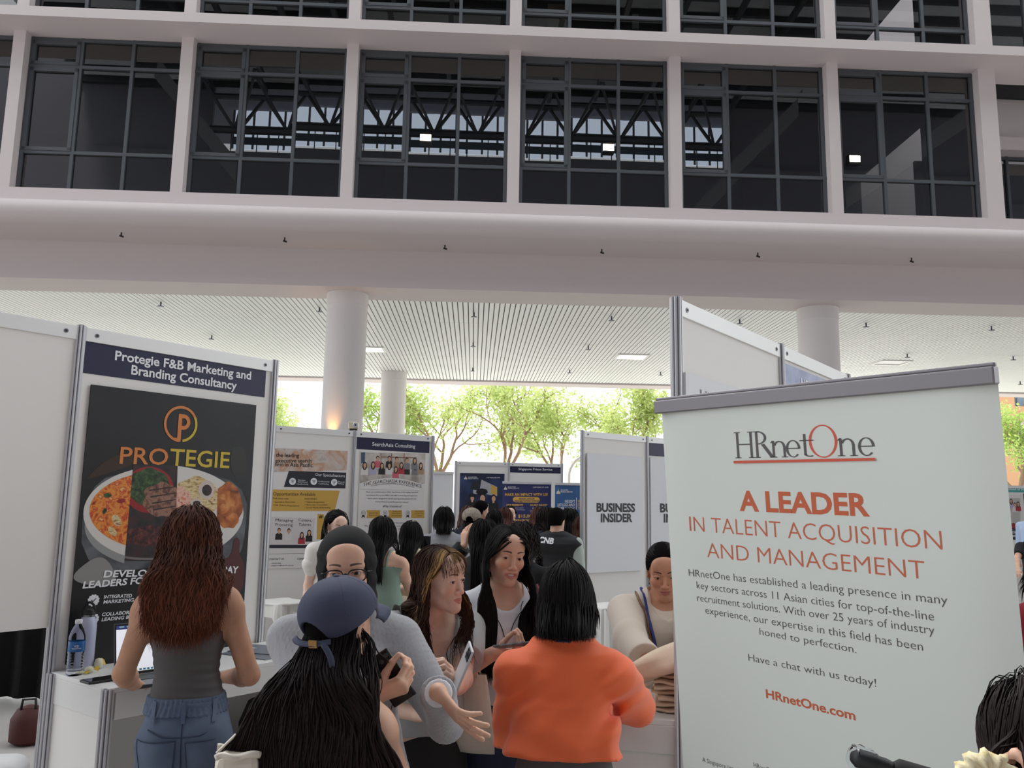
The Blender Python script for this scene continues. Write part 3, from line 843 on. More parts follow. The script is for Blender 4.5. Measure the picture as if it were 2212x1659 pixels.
# leaflets at the right end
M_leaf = mat('grey_leaflet', (120, 124, 136), .35)
for i, (px, py, dx) in enumerate(((560, 1412, .0), (575, 1404, .2))):
    p = at_z(px, py, CT + .001 + .004 * i); mb = MB(); mb.box(-.11, .11, -.15, .15, 0, .003)
    o = mb.build('leaflet', M_leaf); o.location = tuple(p); o.rotation_euler = (0, 0, LYA + .3 + dx)
    tag(o, ('grey leaflet lying at the right end of the left counter, lower one', 'grey leaflet with white heading, lying on top of another on the left counter')[i], 'leaflet', 'leaflets on the left counter')
    if i:
        v, f = text_mesh('NEW', .02); mb = MB(); mb.add([(-.09 + x * .05, .06 + y * .06, .0035) for x, y, z in v], f); mb.build('lettering', M_txtw, o)
# things on the shelf under the counter
pb = TA(.2, .32, .475)
t = thing('plastic_bag', 'crumpled clear plastic bag on the shelf under the left counter', 'bag', pb, 0)
mb = MB()
rg = random.Random(3); vs = []; n = 14
for i in range(n):
    for j in range(n):
        x, y = (i / (n - 1) - .5) * .3, (j / (n - 1) - .5) * .26
        vs.append((x, y, .004 + max(0, .09 * (1 - (x / .15) ** 2) * (1 - (y / .13) ** 2)) * (0.7 + .6 * rg.random())))
mb.add(vs, [(i * n + j, (i + 1) * n + j, (i + 1) * n + j + 1, i * n + j + 1) for i in range(n - 1) for j in range(n - 1)])
mb.build('film', mat('bag_film', (190, 192, 204), .15, trans=.6), t, smooth=True)
o = MB().lathe([(.02, 0), (.035, .01), (.03, .05), (.01, .06)], tuple(Vector(TA(.22, .4, .476))), 10).build('yellow_snack', M_ylw, smooth=True); tag(o, 'small yellow snack pack in front of the clear bag under the counter', 'snack')
for i, (x, y, s_, lab) in enumerate(((.95, .26, 1.0, 'black rucksack on the shelf under the left counter, by the denim jeans'), (1.25, .3, .8, 'small black bag on the shelf under the counter, right one'))):
    t = thing('rucksack', lab, 'bag', TA(x, y, .476), math.atan2(dA[1], dA[0]), 'black bags under the counter')
    mb = MB(); mb.lathe([(.10 * s_, 0), (.13 * s_, .03), (.13 * s_, .16 * s_), (.09 * s_, .26 * s_), (.02, .29 * s_)], (0, 0, 0), 16); mb.build('body', mat('black_bag_fabric', (20, 20, 24), .7, bump=(50, .4)), t, smooth=True)
    mb = MB(); mb.tube([(-.06 * s_, -.1 * s_, .22 * s_), (-.02, -.14 * s_, .28 * s_), (.04 * s_, -.12 * s_, .24 * s_)], .008, 6); mb.build('handle', M_black, t, smooth=True)
# behind the left gap: dark draped backdrop, red bag
mb = MB()
vs = []; n = 80
for i in range(n + 1):
    x = -7.2 + 3.9 * i / n; y = 7.6 - .25 * i / n + .04 * math.sin(i * 1.3); vs += [(x, y, .02), (x, y, 1.9)]
mb.add(vs, [(2 * i, 2 * i + 2, 2 * i + 3, 2 * i + 1) for i in range(n)])
o = mb.build('black_drape', mat('black_drape_cloth', (10, 10, 11), .95), smooth=True); m_ = o.modifiers.new('thickness', 'SOLIDIFY'); m_.thickness = .01
tag(o, 'black cloth drape standing behind the gap at the far left', 'drape')
t = thing('red_bag', 'dark red bag on the floor at the far left, in front of the black drape', 'bag', tuple(at_z(58, 1606, 0)), .3)
mb = MB(); mb.lathe([(.08, 0), (.12, .03), (.12, .17), (.08, .24), (.02, .26)], (0, 0, 0), 16); mb.build('body', mat('dark_red_bag', (70, 22, 18), .7), t, smooth=True)
mb = MB(); mb.tube([(-.05, -.05, .22), (-.04, -.05, .31), (.04, -.05, .31), (.05, -.05, .22)], .01, 6); mb.build('handle', M_black, t, smooth=True)

# ---------------------------------------------------------------- second booth (behind): two posters and sign
rB = (B2_ - B0) / np.linalg.norm(B2_ - B0); rB = (rB[0], rB[1], 0); PB = V3(B0)
sg = board_at('name_sign', 'navy sign with one line of white lettering above the smiling group photo', 'sign', PB, rB, (770, 944), (928, 953), (770, 970), M_navy, off=.004, th=.001, group='navy booth name signs')
sg.text([('SearchAsia Consulting', (804, 963), (897, 968), 8.5)], M_txtw, bold=.008)
M_cream = mat('pale_poster_paper', (228, 224, 222), .55); M_must = mat('mustard_print', (206, 164, 74), .5); M_dnavy = mat('dark_slate_print', (36, 38, 48), .5)
p1 = board_at('poster', 'pale poster with black banner and mustard panel, left of the group-photo poster', 'poster', PB, rB, (589, 967), (752, 973), (571, 1229), M_cream, off=.008, th=.003)
M_blur = mottle('blurred_office_print', [(160, 148, 140), (206, 196, 188), (196, 150, 120), (228, 224, 220)], 4.2)
p1.poly([(590, 968), (751, 974), (749, 1016), (586, 1020)], .0006).build('picture', M_blur, p1.obj)
p1.text([('the leading', (596, 987), (646, 988), 9), ('executive search', (595, 999), (673, 999), 9), ('firm in Asia Pacific.', (594, 1007), (677, 1009), 9)], M_txtk, bold=.015)
p1.poly([(624, 1017), (748, 1021), (746, 1055), (613, 1052)], .001).build('picture', M_dnavy, p1.obj)
p1.text([('Our Specialisations', (681, 1028), (745, 1031), 6.5), ('Executive', (644, 1038), (660, 1039), 3), ('Search and', (643, 1042), (664, 1043), 3), ('Headhunting', (641, 1047), (665, 1047), 3), ('Professional', (688, 1041), (711, 1042), 3), ('Contracting', (688, 1046), (710, 1047), 3), ('Payroll', (731, 1042), (744, 1043), 3), ('Parking', (731, 1046), (743, 1047), 3)], M_txtw, off=.002)
mb = MB()
for x in (632, 678, 722):
    c = p1.uv(x, 1040 if x < 700 else 1042, .002); p1.ell(c[0], c[1], .036, .036, .002, mb)
mb.build('icon', M_txtw, p1.obj)
mb = MB()
for x in (632, 678, 722):
    c = p1.uv(x, 1040 if x < 700 else 1042, .002)
    for k in range(3): p1.ell(c[0] - .01 + .01 * k, c[1] + .008 * (-1) ** k, .009, .009, .0026, mb, None, 12, ring=.6)
mb.build('icon_line', M_txtk, p1.obj)
p1.poly([(582, 1057), (734, 1060), (723, 1104), (579, 1104)], .001).build('picture', M_must, p1.obj)
p1.text([('Opportunities Available', (590, 1070), (681, 1071), 7.5), ('Full-time role:', (590, 1078), (624, 1079), 4), ('• Specialist Recruiter', (590, 1086), (638, 1086), 3.6), ('• HR (Talent Acquisition)', (590, 1093), (646, 1094), 3.6), ('Internships:', (658, 1079), (685, 1079), 4), ('• Talent Acquisition', (658, 1086), (701, 1086), 3.6), ('• Associate Consultant', (658, 1092), (708, 1092), 3.6), ('• Social Media & Branding', (658, 1098), (714, 1098), 3.6)], M_txtk, off=.002)
p1.poly([(585, 1116), (680, 1120), (676, 1184), (582, 1184)], .001).build('picture', mat('light_card_print', (214, 208, 208), .5), p1.obj)
p1.poly([(582, 1177), (676, 1177), (676, 1184), (582, 1184)], .0014).build('picture', M_dnavy, p1.obj)
p1.text([('Managing', (595, 1126), (633, 1127), 6.5), ('Procuring', (595, 1136), (632, 1137), 6.5), ('Careers,', (645, 1126), (673, 1127), 6.5), ('Talents.', (645, 1136), (673, 1136), 6.5)], M_txtk, off=.002)
p1.poly([(686, 1110), (700, 1111), (700, 1165), (684, 1165)], .001).build('picture', M_must, p1.obj)
p1.text([('#', (689, 1119), (697, 1119), 7)], M_txtk, off=.002, bold=.02)
p1.text([('CONTACT US', (581, 1210), (613, 1209), 4), ('+65 6325 5000', (586, 1218), (607, 1218), 2.6), ('singapore@search.com.sg', (586, 1223), (634, 1222), 2.6), ('CONNECT', (642, 1209), (668, 1209), 4)], M_txtk, off=.002, bold=.01)
mb = MB(); q0 = p1.uv(581, 1197, .002); q1 = p1.uv(660, 1197, .002); p1.rect(q0[0], q1[0], q0[1], q0[1] + .002, .002, 0, mb); mb.build('rule', M_txtk, p1.obj)
M_skinp = mat('printed_skin', (206, 160, 130), .6); M_hairp = mat('printed_dark_hair', (26, 20, 20), .6)
SHIRTS = [mat('printed_cloth_%s' % n_, c_, .6) for n_, c_ in (('pink', (206, 96, 110)), ('white', (220, 216, 214)), ('black', (30, 28, 30)), ('lavender', (176, 172, 200)), ('red', (176, 44, 60)), ('tan', (170, 140, 116)), ('grey', (126, 126, 130)))]


def crowd_print(bd, figs, name='figure'):
    """printed people: (px, py of head centre, head px, shirt index, long hair)"""
    for k, (px, py, s_, si, lg) in enumerate(figs):
        c = bd.uv(px, py, .002); k_ = abs(bd.uv(px, py - s_, .002)[1] - c[1]); e = .0012 + .0003 * (k % 5)
        b_, sk, hr = MB(), MB(), MB()
        bd.poly([(c[0] - k_ * .45, c[1] - k_ * .9), (c[0] - k_ * 1.5, c[1] - k_ * 1.6), (c[0] - k_ * 1.6, c[1] - k_ * 4), (c[0] + k_ * 1.6, c[1] - k_ * 4), (c[0] + k_ * 1.5, c[1] - k_ * 1.6), (c[0] + k_ * .45, c[1] - k_ * .9)], e, b_, px=False)
        bd.ell(c[0], c[1] - (k_ * .45 if lg else -k_ * .15), k_ * (.98 if lg else .78), k_ * (1.65 if lg else 1.0), e + .0001, hr, None, 20)
        bd.ell(c[0] + k_ * .05, c[1] - k_ * .2, k_ * .62, k_ * .85, e + .0002, sk, None, 18)
        bd.poly([(c[0] - k_ * .3, c[1] - k_ * .8), (c[0] - k_ * .3, c[1] - k_ * 1.5), (c[0] + k_ * .3, c[1] - k_ * 1.5), (c[0] + k_ * .3, c[1] - k_ * .8)], e + .00015, sk, px=False)
        b_.build('printed_clothes', SHIRTS[si], bd.obj); sk.build('printed_face', M_skinp, bd.obj); hr.build('printed_hair', M_hairp, bd.obj)


crowd_print(p1, [(603, 1146, 5, 2, 0), (624, 1147, 5, 1, 0), (652, 1155, 5, 4, 1), (668, 1150, 5, 2, 1)])
p2 = board_at('poster', 'white poster topped by a photo of a large smiling group', 'poster', PB, rB, (779, 976), (919, 980), (768, 1268), M_cream, off=.008, th=.003)
p2.poly([(779, 977), (919, 980), (918, 1045), (777, 1045)], .0005).build('picture', mottle('bright_room_print', [(150, 140, 130), (196, 186, 178), (214, 206, 200)], 8), p2.obj)
p2.poly([(780, 977), (789, 977), (788, 1000), (780, 1000)], .0008).build('picture', mat('blue_curtain_print', (62, 84, 110), .6), p2.obj)
mb = MB()
for x in (822, 845, 872): p2.poly([(x, 979), (x + 2, 979), (x + 2, 1000), (x, 1000)], .0008, mb)
p2.poly([(822, 986), (900, 988), (900, 990), (822, 988)], .0009, mb); mb.build('picture', mat('wood_shelf_print', (150, 104, 78), .6), p2.obj)
crowd_print(p2, [(816, 990, 5, 0, 0), (841, 990, 5, 2, 0), (857, 992, 5, 5, 0), (879, 994, 5, 6, 0), (896, 994, 5, 6, 1)])
crowd_print(p2, [(788, 1004, 5.5, 1, 1), (806, 1003, 5.5, 3, 1), (825, 1005, 5, 2, 1), (841, 1005, 5, 1, 1), (867, 1004, 5, 4, 1), (879, 1005, 5, 2, 1), (897, 1006, 5, 6, 1), (909, 1005, 5, 5, 1), (855, 1013, 5, 0, 1)])
# white arch under the group photo, arched title
a0 = p2.uv(777, 1044, .003); a1 = p2.uv(918, 1046, .003); w_ = a1[0] - a0[0]; hh_ = .07
pts = [(a0[0] + w_ * i / 20, a0[1] + hh_ * math.sin(math.pi * i / 20)) for i in range(21)] + [(a1[0], a0[1] - .06), (a0[0], a0[1] - .06)]
p2.poly(pts, .003, px=False).build('picture', M_cream, p2.obj)
def arch_text(bd, body, x0, x1, z0, h, amp, m, off, bold=.0):
    v, f = text_mesh(body, bold); w = v[:, 0].max(); xx = x0 + v[:, 0] / w * (x1 - x0); t = (xx - x0) / (x1 - x0)
    zz = z0 + amp * np.sin(np.pi * t) + v[:, 1] * h / CAPH; mb = MB(); mb.add(np.stack([xx, np.full_like(xx, -off), zz], 1), f); mb.build('lettering', m, bd.obj)
arch_text(p2, 'THE SEARCHASIA EXPERIENCE', a0[0] + w_ * .05, a1[0] - w_ * .05, a0[1] - .032, .038, hh_ * .72, M_txtk, .004)
arch_text(p2, 'A tradition of excellence with a vision of tomorrow', a0[0] + w_ * .17, a1[0] - w_ * .17, a0[1] - .03, .016, hh_ * .45, M_txtk, .004)
p2.text([('Since our establishment in 2007, SearchAsia is the leading executive', (791, 1064), (903, 1065), 3), ('recruitment firm across APAC. We offer a nurturing and supportive', (791, 1071), (902, 1072), 3), ('work culture designed to launch aspiring professionals into the', (794, 1078), (899, 1079), 3), ('Human Resource and Recruitment industry', (811, 1085), (883, 1086), 3), ('Why choose us?', (827, 1096), (868, 1096), 5.5), ('Take your first step towards a long career with us', (797, 1130), (905, 1131), 3), ('Experience our fast growing community of people', (788, 1137), (905, 1138), 3), ('everywhere in the region', (800, 1143), (900, 1144), 3)], M_txtk, off=.002)
for x in (790, 837, 886):
    p2.poly([(x + 2, 1102), (x + 31, 1102), (x + 31, 1119), (x + 2, 1119)], .001).build('picture', M_must, p2.obj)
    c = p2.uv(x - 5, 1110, .002); p2.ell(c[0], c[1], .045, .045, .0015).build('icon', M_cream, p2.obj)
    mb = p2.ell(c[0], c[1] + .008, .026, .026, .002, None, None, 24, ring=.85); p2.ell(c[0], c[1] + .008, .013, .013, .002, mb, None, 16, ring=.7)
    p2.poly([(c[0] - .014, c[1] - .016), (c[0] - .02, c[1] - .045), (c[0], c[1] - .032), (c[0] + .02, c[1] - .045), (c[0] + .014, c[1] - .016)], .002, mb, px=False); mb.build('icon_line', M_txtk, p2.obj)
p2.text([('Purposeful Work', (797, 1109), (818, 1109), 2.4), ('Positive Impact', (797, 1114), (818, 1114), 2.4), ('Professional', (848, 1106), (866, 1106), 2.4), ('Mentorship for', (847, 1110), (867, 1110), 2.4), ('Personal Growth', (846, 1115), (868, 1115), 2.4), ('Enthusiastic', (897, 1106), (914, 1106), 2.4), ('and Fun Team', (896, 1110), (915, 1110), 2.4), ('Culture', (900, 1115), (911, 1115), 2.4)], M_txtk, off=.002)

# ---------------------------------------------------------------- third booth
rD = (D1 - D0) / np.linalg.norm(D1 - D0); rD = (rD[0], rD[1], 0); PD = V3(D0)
b1 = board_at('display_board', 'plain white board reading business insider in heavy black letters, fully visible', 'board', PD, rD, (1269, 980), (1388, 986), (1269, 1238), M_board, off=.03, th=.018, group='white display boards')
b1.text([('BUSINESS', (1289, 1105), (1372, 1105.5), 19), ('INSIDER', (1298, 1127.5), (1366, 1127), 18.5)], M_txtk, bold=.035)
b2_ = board_at('display_board', 'white board cut off by the roll-up banner, only its first letters showing', 'board', PD, rD, (1405, 988), (1530, 996), (1405, 1240), M_board, off=.03, th=.018, group='white display boards')
b2_.text([('BUSINESS', (1426, 1106), (1512, 1107), 19), ('INSIDER', (1434, 1128), (1506, 1128), 18.5)], M_txtk, bold=.035)
sg = board_at('name_sign', 'navy sign strip half hidden behind the pale roll-up banner', 'sign', PD, rD, (1400, 957), (1540, 968), (1400, 984), M_navy, off=.004, th=.001, group='navy booth name signs')
sg.text([('Business Insider', (1446, 978), (1512, 984), 9)], M_txtw, bold=.02)
# ---------------------------------------------------------------- farthest booth
rE = (E2 - E0) / np.linalg.norm(E2 - E0); rE = (rE[0], rE[1], 0); PE = V3(E0)
sg = board_at('name_sign', 'navy sign above the yellow-and-blue roll-ups, on the farthest partition', 'sign', PE, rE, (1102, 1004.5), (1211, 1006), (1102, 1020.5), M_navy, off=.004, th=.001, group='navy booth name signs')
sg.text([('Singapore Prison Service', (1120, 1015.5), (1193, 1016.5), 5.2)], M_txtw, bold=.008)
M_dblue = mottle('night_sky_print', [(14, 18, 34), (26, 36, 70), (60, 84, 130)], 1.6)
p3 = board_at('poster', 'dark blue poster of three uniformed figures before a building', 'poster', PE, rE, (994, 1022), (1090, 1023), (993, 1190), M_dblue, off=.008, th=.003)
p3.poly([(1022, 1052), (1040, 1036), (1074, 1052), (1074, 1072), (1040, 1066), (1022, 1068)], .0006).build('picture', mat('pale_building_print', (168, 170, 176), .6), p3.obj)
p3.poly([(1060, 1047), (1074, 1053), (1074, 1070), (1060, 1066)], .0009).build('picture', M_must, p3.obj)
p3.poly([(1014, 1056), (1022, 1042), (1040, 1036), (1036, 1060)], .0009).build('picture', M_dnavy, p3.obj)
crowd_print(p3, [(1020, 1075, 6.5, 2, 0), (1042, 1075, 9, 1, 0), (1066, 1076, 7, 2, 0)])
mb = MB()
for x, y, r_ in ((1020, 1071, 8), (1041, 1064, 13)):
    p3.poly([(x - r_, y), (x - r_ * .8, y - r_ * .5), (x, y - r_ * .7), (x + r_ * .8, y - r_ * .5), (x + r_, y), (x + r_ * .6, y + r_ * .3), (x - r_ * .6, y + r_ * .3)], .004, mb)
mb.build('printed_hat', M_txtk, p3.obj)
def crest(bd, px, py, s_):
    mb = MB(); c = bd.uv(px, py, .003); k_ = abs(bd.uv(px, py - s_, .003)[1] - c[1])
    bd.poly([(c[0] - k_ * .8, c[1] - k_), (c[0] - k_ * .6, c[1] - k_ * .2), (c[0] - k_ * .2, c[1]), (c[0], c[1] + k_), (c[0] + k_ * .2, c[1]), (c[0] + k_ * .6, c[1] - k_ * .2), (c[0] + k_ * .8, c[1] - k_)], .003, mb, px=False)
    mb.build('crest', mat('pale_crest_print', (210, 206, 190), .5), bd.obj)
crest(p3, 1006, 1031, 4.5)
p3.text([('SINGAPORE', (1011, 1032), (1030, 1032), 2.6), ('PRISON SERVICE', (1011, 1035), (1033, 1035), 2.6), ('CAPTAINS OF LIVES', (1051, 1033), (1080, 1033), 2.8)], M_txtw, off=.003)


def rollup(name, label, TLp, r, w, z, m, up=(0, 0, 1), zlow=.09, group='roll-up banners', rail=M_alu):
    """free standing roll-up: sheet, top clamp, base, pole, feet. TLp = top-left point"""
    r = np.array(r, float); r /= np.linalg.norm(r)
    n0 = np.cross(UPV, r); n0 /= np.linalg.norm(n0)      # away from the viewer
    up = np.array(up, float); up /= np.linalg.norm(up)
    TLp = np.array(TLp, float); L = (TLp[2] - zlow) / up[2]
    root_p = TLp + r * w / 2 - up * L; root_p[2] = 0
    root = thing(name, label, 'banner', tuple(root_p), 0, group)
    bd = Board(None, TLp, r, up)
    sh = MB(); nx, nz = 24, 30; vs = []
    for j in range(nz + 1):
        for i in range(nx + 1):
            x = w * i / nx; zz = -L * j / nz
            e = abs(2 * i / nx - 1); curl = .014 * max(0, (e - .72) / .28) ** 2.5
            vs.append((x, curl, zz))
    sh.add(vs, [(j * (nx + 1) + i, (j + 1) * (nx + 1) + i, (j + 1) * (nx + 1) + i + 1, j * (nx + 1) + i + 1) for j in range(nz) for i in range(nx)])
    so = sh.build('banner_sheet', m, smooth=True); so.parent = root; so.matrix_world = bd.mw()
    root.matrix_world = Matrix.Translation(root_p); bpy.context.view_layer.update(); so.matrix_parent_inverse = root.matrix_world.inverted()
    bd.obj = so; bd.w, bd.h = w, L
    inv = Vector(root_p)
    T = lambda x, y, z_: tuple(Vector(TLp + r * x + bd.n * y + bd.u * z_) - inv)
    mb = MB(); mb.box(-.004, w + .004, -.012, .014, -.022, .012, T); mb.box(-.004, w + .004, -.004, .008, .012, .02, T); mb.build('top_clamp', rail, root, bevel=.003)
    B_ = lambda x, y, z_: tuple(Vector(TLp - bd.u * L + r * x + n0 * y) * 1 - inv + Vector((0, 0, z_ + zlow - (TLp - bd.u * L)[2] - zlow)))
    b0 = Vector(TLp - bd.u * L) - inv; b0.z = 0
    TB = lambda x, y, z_: tuple(b0 + Vector(tuple(r * x + n0 * y)) + Vector((0, 0, z_)))
    mb = MB(); mb.box(-.01, w + .01, -.045, .045, .012, .09, TB); mb.build('base', rail, root, bevel=.008)
    for xx in (.18, w - .18):
        mb = MB(); mb.box(xx - .02, xx + .02, -.14, .14, 0, .012, TB); mb.build('foot', rail, root, bevel=.003)
    mb = MB(); mb.tube([TB(w / 2, .03, .08), T(w / 2, .03, -.02)], .008, 8); mb.build('pole', M_alu, root, smooth=True)
    return bd


M_nvy2 = mat('deep_blue_banner', (42, 46, 96), .55); M_blu2 = mottle('mid_blue_banner', [(44, 78, 122), (52, 92, 140), (60, 104, 150)], 3)
q = at_y(1086, 1042, 13.6)
rb = rollup('rollup_banner', 'navy roll-up banner with yellow heading and a rounded yellow button', (q[0], q[1], q[2]), (1, .05, 0), .80, q[2], M_nvy2)
rb.text([('MAKE AN IMPACT WITH US!', (1091, 1071), (1183, 1071), 6), ('REQUIREMENTS', (1094, 1093), (1130, 1093), 4.2), ('SALARY RANGE*', (1145, 1093), (1182, 1093), 4.2), ('$15,000', (1119, 1118), (1154, 1118), 7), ('SIGN-ON BONUS', (1112, 1126), (1156, 1126), 4.5), ('BENEFITS', (1105, 1146), (1152, 1146), 6)], mat('amber_print', (226, 176, 74), .5), off=.003, bold=.02)
c0 = rb.uv(1108, 1073, .006); c1_ = rb.uv(1166, 1086, .006); mb = MB(); r_ = (c0[1] - c1_[1]) / 2; zc_ = (c0[1] + c1_[1]) / 2
pts = [(c0[0] + r_ + r_ * math.cos(a), zc_ + r_ * math.sin(a)) for a in [math.pi / 2 + i * math.pi / 10 for i in range(11)]] + [(c1_[0] - r_ + r_ * math.cos(a), zc_ + r_ * math.sin(a)) for a in [-math.pi / 2 + i * math.pi / 10 for i in range(11)]]
rb.poly(pts, .002, mb, px=False); mb.build('button_print', MATS['amber_print'], rb.obj)
rb.text([('PRISON OFFICER', (1121, 1079), (1155, 1079), 3.6), ('(REHABILITATION OFFICER)', (1111, 1084), (1166, 1084), 3.6)], M_nvy2, off=.005, bold=.02)
crest(rb, 1092, 1053, 4.5)
rb.text([('SINGAPORE', (1097, 1053), (1114, 1053), 2.6), ('PRISON SERVICE', (1097, 1056), (1121, 1056), 2.6), ('CAPTAINS OF LIVES', (1151, 1054), (1185, 1054), 3), ('$4,900 to $5,900', (1150, 1099), (1177, 1099), 3), ('Possess any degree or diploma', (1096, 1098), (1131, 1098), 2), ('discipline from a local university', (1096, 1102), (1134, 1102), 2), ('Consideration based on your work', (1145, 1103), (1181, 1103), 1.8), ('experience and national service', (1145, 1106), (1178, 1106), 1.8)], M_txtw, off=.003)
q = at_y(1199, 1045, 13.2)
rb = rollup('rollup_banner', 'mid-blue roll-up banner with white capital lettering, right of the navy one', (q[0], q[1], q[2]), (1, .02, 0), .80, q[2], M_blu2)
rb.text([('WE DON\'T', (1220, 1086), (1242, 1086), 6.2), ('JUST LOCK AWAY', (1204, 1093.5), (1242, 1093.5), 6.2), ('THEIR MISTAKES', (1206, 1101), (1242, 1101), 6.2), ('SINGAPORE', (1211, 1060), (1227, 1060), 2.8), ('PRISON SERVICE', (1211, 1064), (1237, 1064), 2.8)], M_txtw, off=.003, bold=.015)
rb.text([('WE GIVE', (1248, 1086), (1272, 1086), 6.2), ('STRENGTH', (1248, 1093.5), (1278, 1093.5), 6.2), ('THEIR WAY', (1248, 1101), (1278, 1101), 6.2)], MATS['amber_print'], off=.003, bold=.015)
c0 = rb.uv(1244.5, 1102, .006); rb.rect(c0[0], c0[0] + .008, c0[1], c0[1] + .2, .006).build('rule', M_txtw, rb.obj); crest(rb, 1206, 1061, 6)
q = at_y(934, 1021, 15.6)
rb = rollup('rollup_banner', 'blank pale grey roll-up seen behind the bobbed woman in grey', (q[0], q[1], q[2]), (1, 0.1, 0), .40, q[2], mat('pale_grey_banner', (206, 206, 210), .6))

# ---------------------------------------------------------------- the big pale banner
TLb = at_z(1421, 876, 1.985); TRb = at_z(2147, 805, 1.975)
rb3 = TRb - TLb; wb3 = float(np.linalg.norm(rb3)); rb3 /= wb3
nbk = np.cross(UPV, rb3); nbk /= np.linalg.norm(nbk)
le = math.radians(-5); upb = np.cross(rb3, nbk); upb = math.cos(le) * upb + math.sin(le) * nbk
M_bnr = mat('pale_grey_green_banner', (214, 219, 213), .6, bump=(6, .05))
M_greyrail = mat('grey_clamp_rail', (122, 118, 122), .4, .4)
hb = rollup('rollup_banner', 'large pale roll-up banner with orange and grey lettering, nearest on the right', TLb, rb3, wb3, 1.98, M_bnr, up=upb, rail=M_greyrail)
hb.P = hb.P - 0
M_org = mat('burnt_orange_print', (196, 92, 54), .55); M_gry = mat('grey_print', (84, 80, 82), .55); M_rdo = mat('red_orange_print', (206, 82, 56), .55)
hb.text([('A LEADER', (1598, 1102), (1879, 1114), 43)], M_org, off=.0005, bold=.03)
hb.text([('IN TALENT ACQUISITION', (1490, 1147), (2036, 1188), 34), ('AND MANAGEMENT', (1528, 1204), (1999, 1252), 34)], MATS.get('thin_orange') or mat('thin_orange_print', (198, 98, 66), .55), off=.0005, bold=-.012)
hb.text([('HRnetOne has established a leading presence in many', (1488, 1244), (2047, 1306), 16), ('key sectors across 11 Asian cities for top-of-the-line', (1505, 1271), (2018, 1341), 16), ('recruitment solutions. With over 25 years of industry', (1506, 1298), (2019, 1371), 16), ('experience, our expertise in this field has been', (1524, 1325), (1994, 1406), 16), ('honed to perfection.', (1641, 1371), (1850, 1411), 16), ('Have a chat with us today!', (1617, 1427), (1893, 1484), 16), ('A Singapore listed company', (1517, 1645), (1640, 1682), 10), ('HRnetGroup Limited', (1628, 1657), (1720, 1688), 11)], M_gry, off=.0005, bold=-.008)
hb.text([('HRnetOne.com', (1655, 1507), (1848, 1556), 19)], M_org, off=.0005, bold=.022)


def serif_logo(bd, a, b, hpx, m1, m2, off):
    """capitals and small letters with serifs, drawn as stems, bowls and hairlines; big ring for the round capital"""
    x0, z0 = bd.uv(*a, off); x1, z1 = bd.uv(*b, off); h = bd.uv(a[0], a[1] - hpx, off)[1] - z0
    S_ = (x1 - x0) / 4.42; g, o = MB(), MB()
    def P(x, z): return (x0 + x * S_, z0 + (z1 - z0) * x / 4.42 + z * h)
    def rc(x, z, w, hh, mb=g): bd.poly([P(x, z), P(x + w, z), P(x + w, z + hh), P(x, z + hh)], off, mb, px=False)
    def rg_(cx, cz, rx, rz, th, tz, A0, A1, mb=g, n=26):
        vs = []
        for i in range(n + 1):
            t = math.radians(A0 + (A1 - A0) * i / n); p, q = P(cx + rx * math.cos(t), cz + rz * math.sin(t)), P(cx + (rx - th) * math.cos(t), cz + (rz - tz) * math.sin(t))
            vs += [(p[0], -off, p[1]), (q[0], -off, q[1])]
        mb.add(vs, [(2 * i, 2 * i + 2, 2 * i + 3, 2 * i + 1) for i in range(n)])
    def stem(x, z, hh, w=.085, top=True, bot=True):
        rc(x, z, w, hh)
        if bot: rc(x - .07, z, w + .14, .03)
        if top: rc(x - .07, z + hh - .03, w + .14, .03)
    stem(.08, 0, 1); stem(.56, 0, 1); rc(.16, .5, .42, .045)
    stem(.76, 0, 1); rg_(.84, .75, .30, .25, .085, .04, -90, 90); rc(.80, .96, .06, .04)
    bd.poly([P(.94, .50), P(1.06, .52), P(1.38, .0), P(1.25, -.0)], off, g, px=False); rc(1.22, 0, .22, .03)
    def sm_n(x):
        stem(x, 0, .60, .08, False); bd.poly([P(x - .07, .53), P(x, .62), P(x + .08, .62), P(x, .54)], off, g, px=False)
        rg_(x + .235, .39, .20, .22, .08, .05, 0, 165); stem(x + .36, 0, .40, .08, False)
    def sm_e(x):
        rg_(x + .22, .305, .235, .315, .08, .035, 0, 318); rc(x + .03, .30, .40, .035)
    sm_n(1.32); sm_e(1.78)
    stem(2.34, .06, .76, .08, False, False); rc(2.22, .57, .44, .035); rg_(2.52, .12, .18, .12, .08, .04, 180, 310)
    rg_(2.94, .54, .43, .58, .08, .04, 0, 360, o, 48)
    sm_n(3.42); sm_e(3.96)
    g.build('lettering', m1, bd.obj); o.build('lettering', m2, bd.obj)


serif_logo(hb, (1588, 990), (1892, 984), 56, M_gry, M_rdo, .0005)
q0, q1 = hb.uv(1586, 1001, .0005), hb.uv(1892, 995, .0005)
hb.poly([(q0[0], q0[1]), (q1[0], q1[1]), (q1[0], q1[1] + .006), (q0[0], q0[1] + .006)], .003, px=False).build('rule', M_rdo, hb.obj)
# boards on the grey partition behind it
rG = (G1 - G0) / np.linalg.norm(G1 - G0); rG = (rG[0], rG[1], 0); PG = V3(G0)
b4 = board_at('display_board', 'white board with thin grey lettering on the partition behind the pale banner', 'board', PG, rG, (1481, 790), (1668, 872), (1481, 1100), M_board, off=.03, th=.018, group='white display boards')
serif_logo(b4, (1512, 858), (1606, 889), 17, M_gry, M_gry, .002)
M_lblue = mat('pale_blue_print', (176, 184, 214), .5, var=(6, (150, 158, 192), .4, .6))
b5 = board_at('poster', 'pale blue poster with white lettering at the end of the grey partition', 'poster', PG, rG, (1695, 782), (1822, 838), (1695, 1010), M_lblue, off=.008, th=.0005)
b5.text([('HRnetOne', (1731, 833), (1788, 857), 17)], M_txtw, bold=.02)

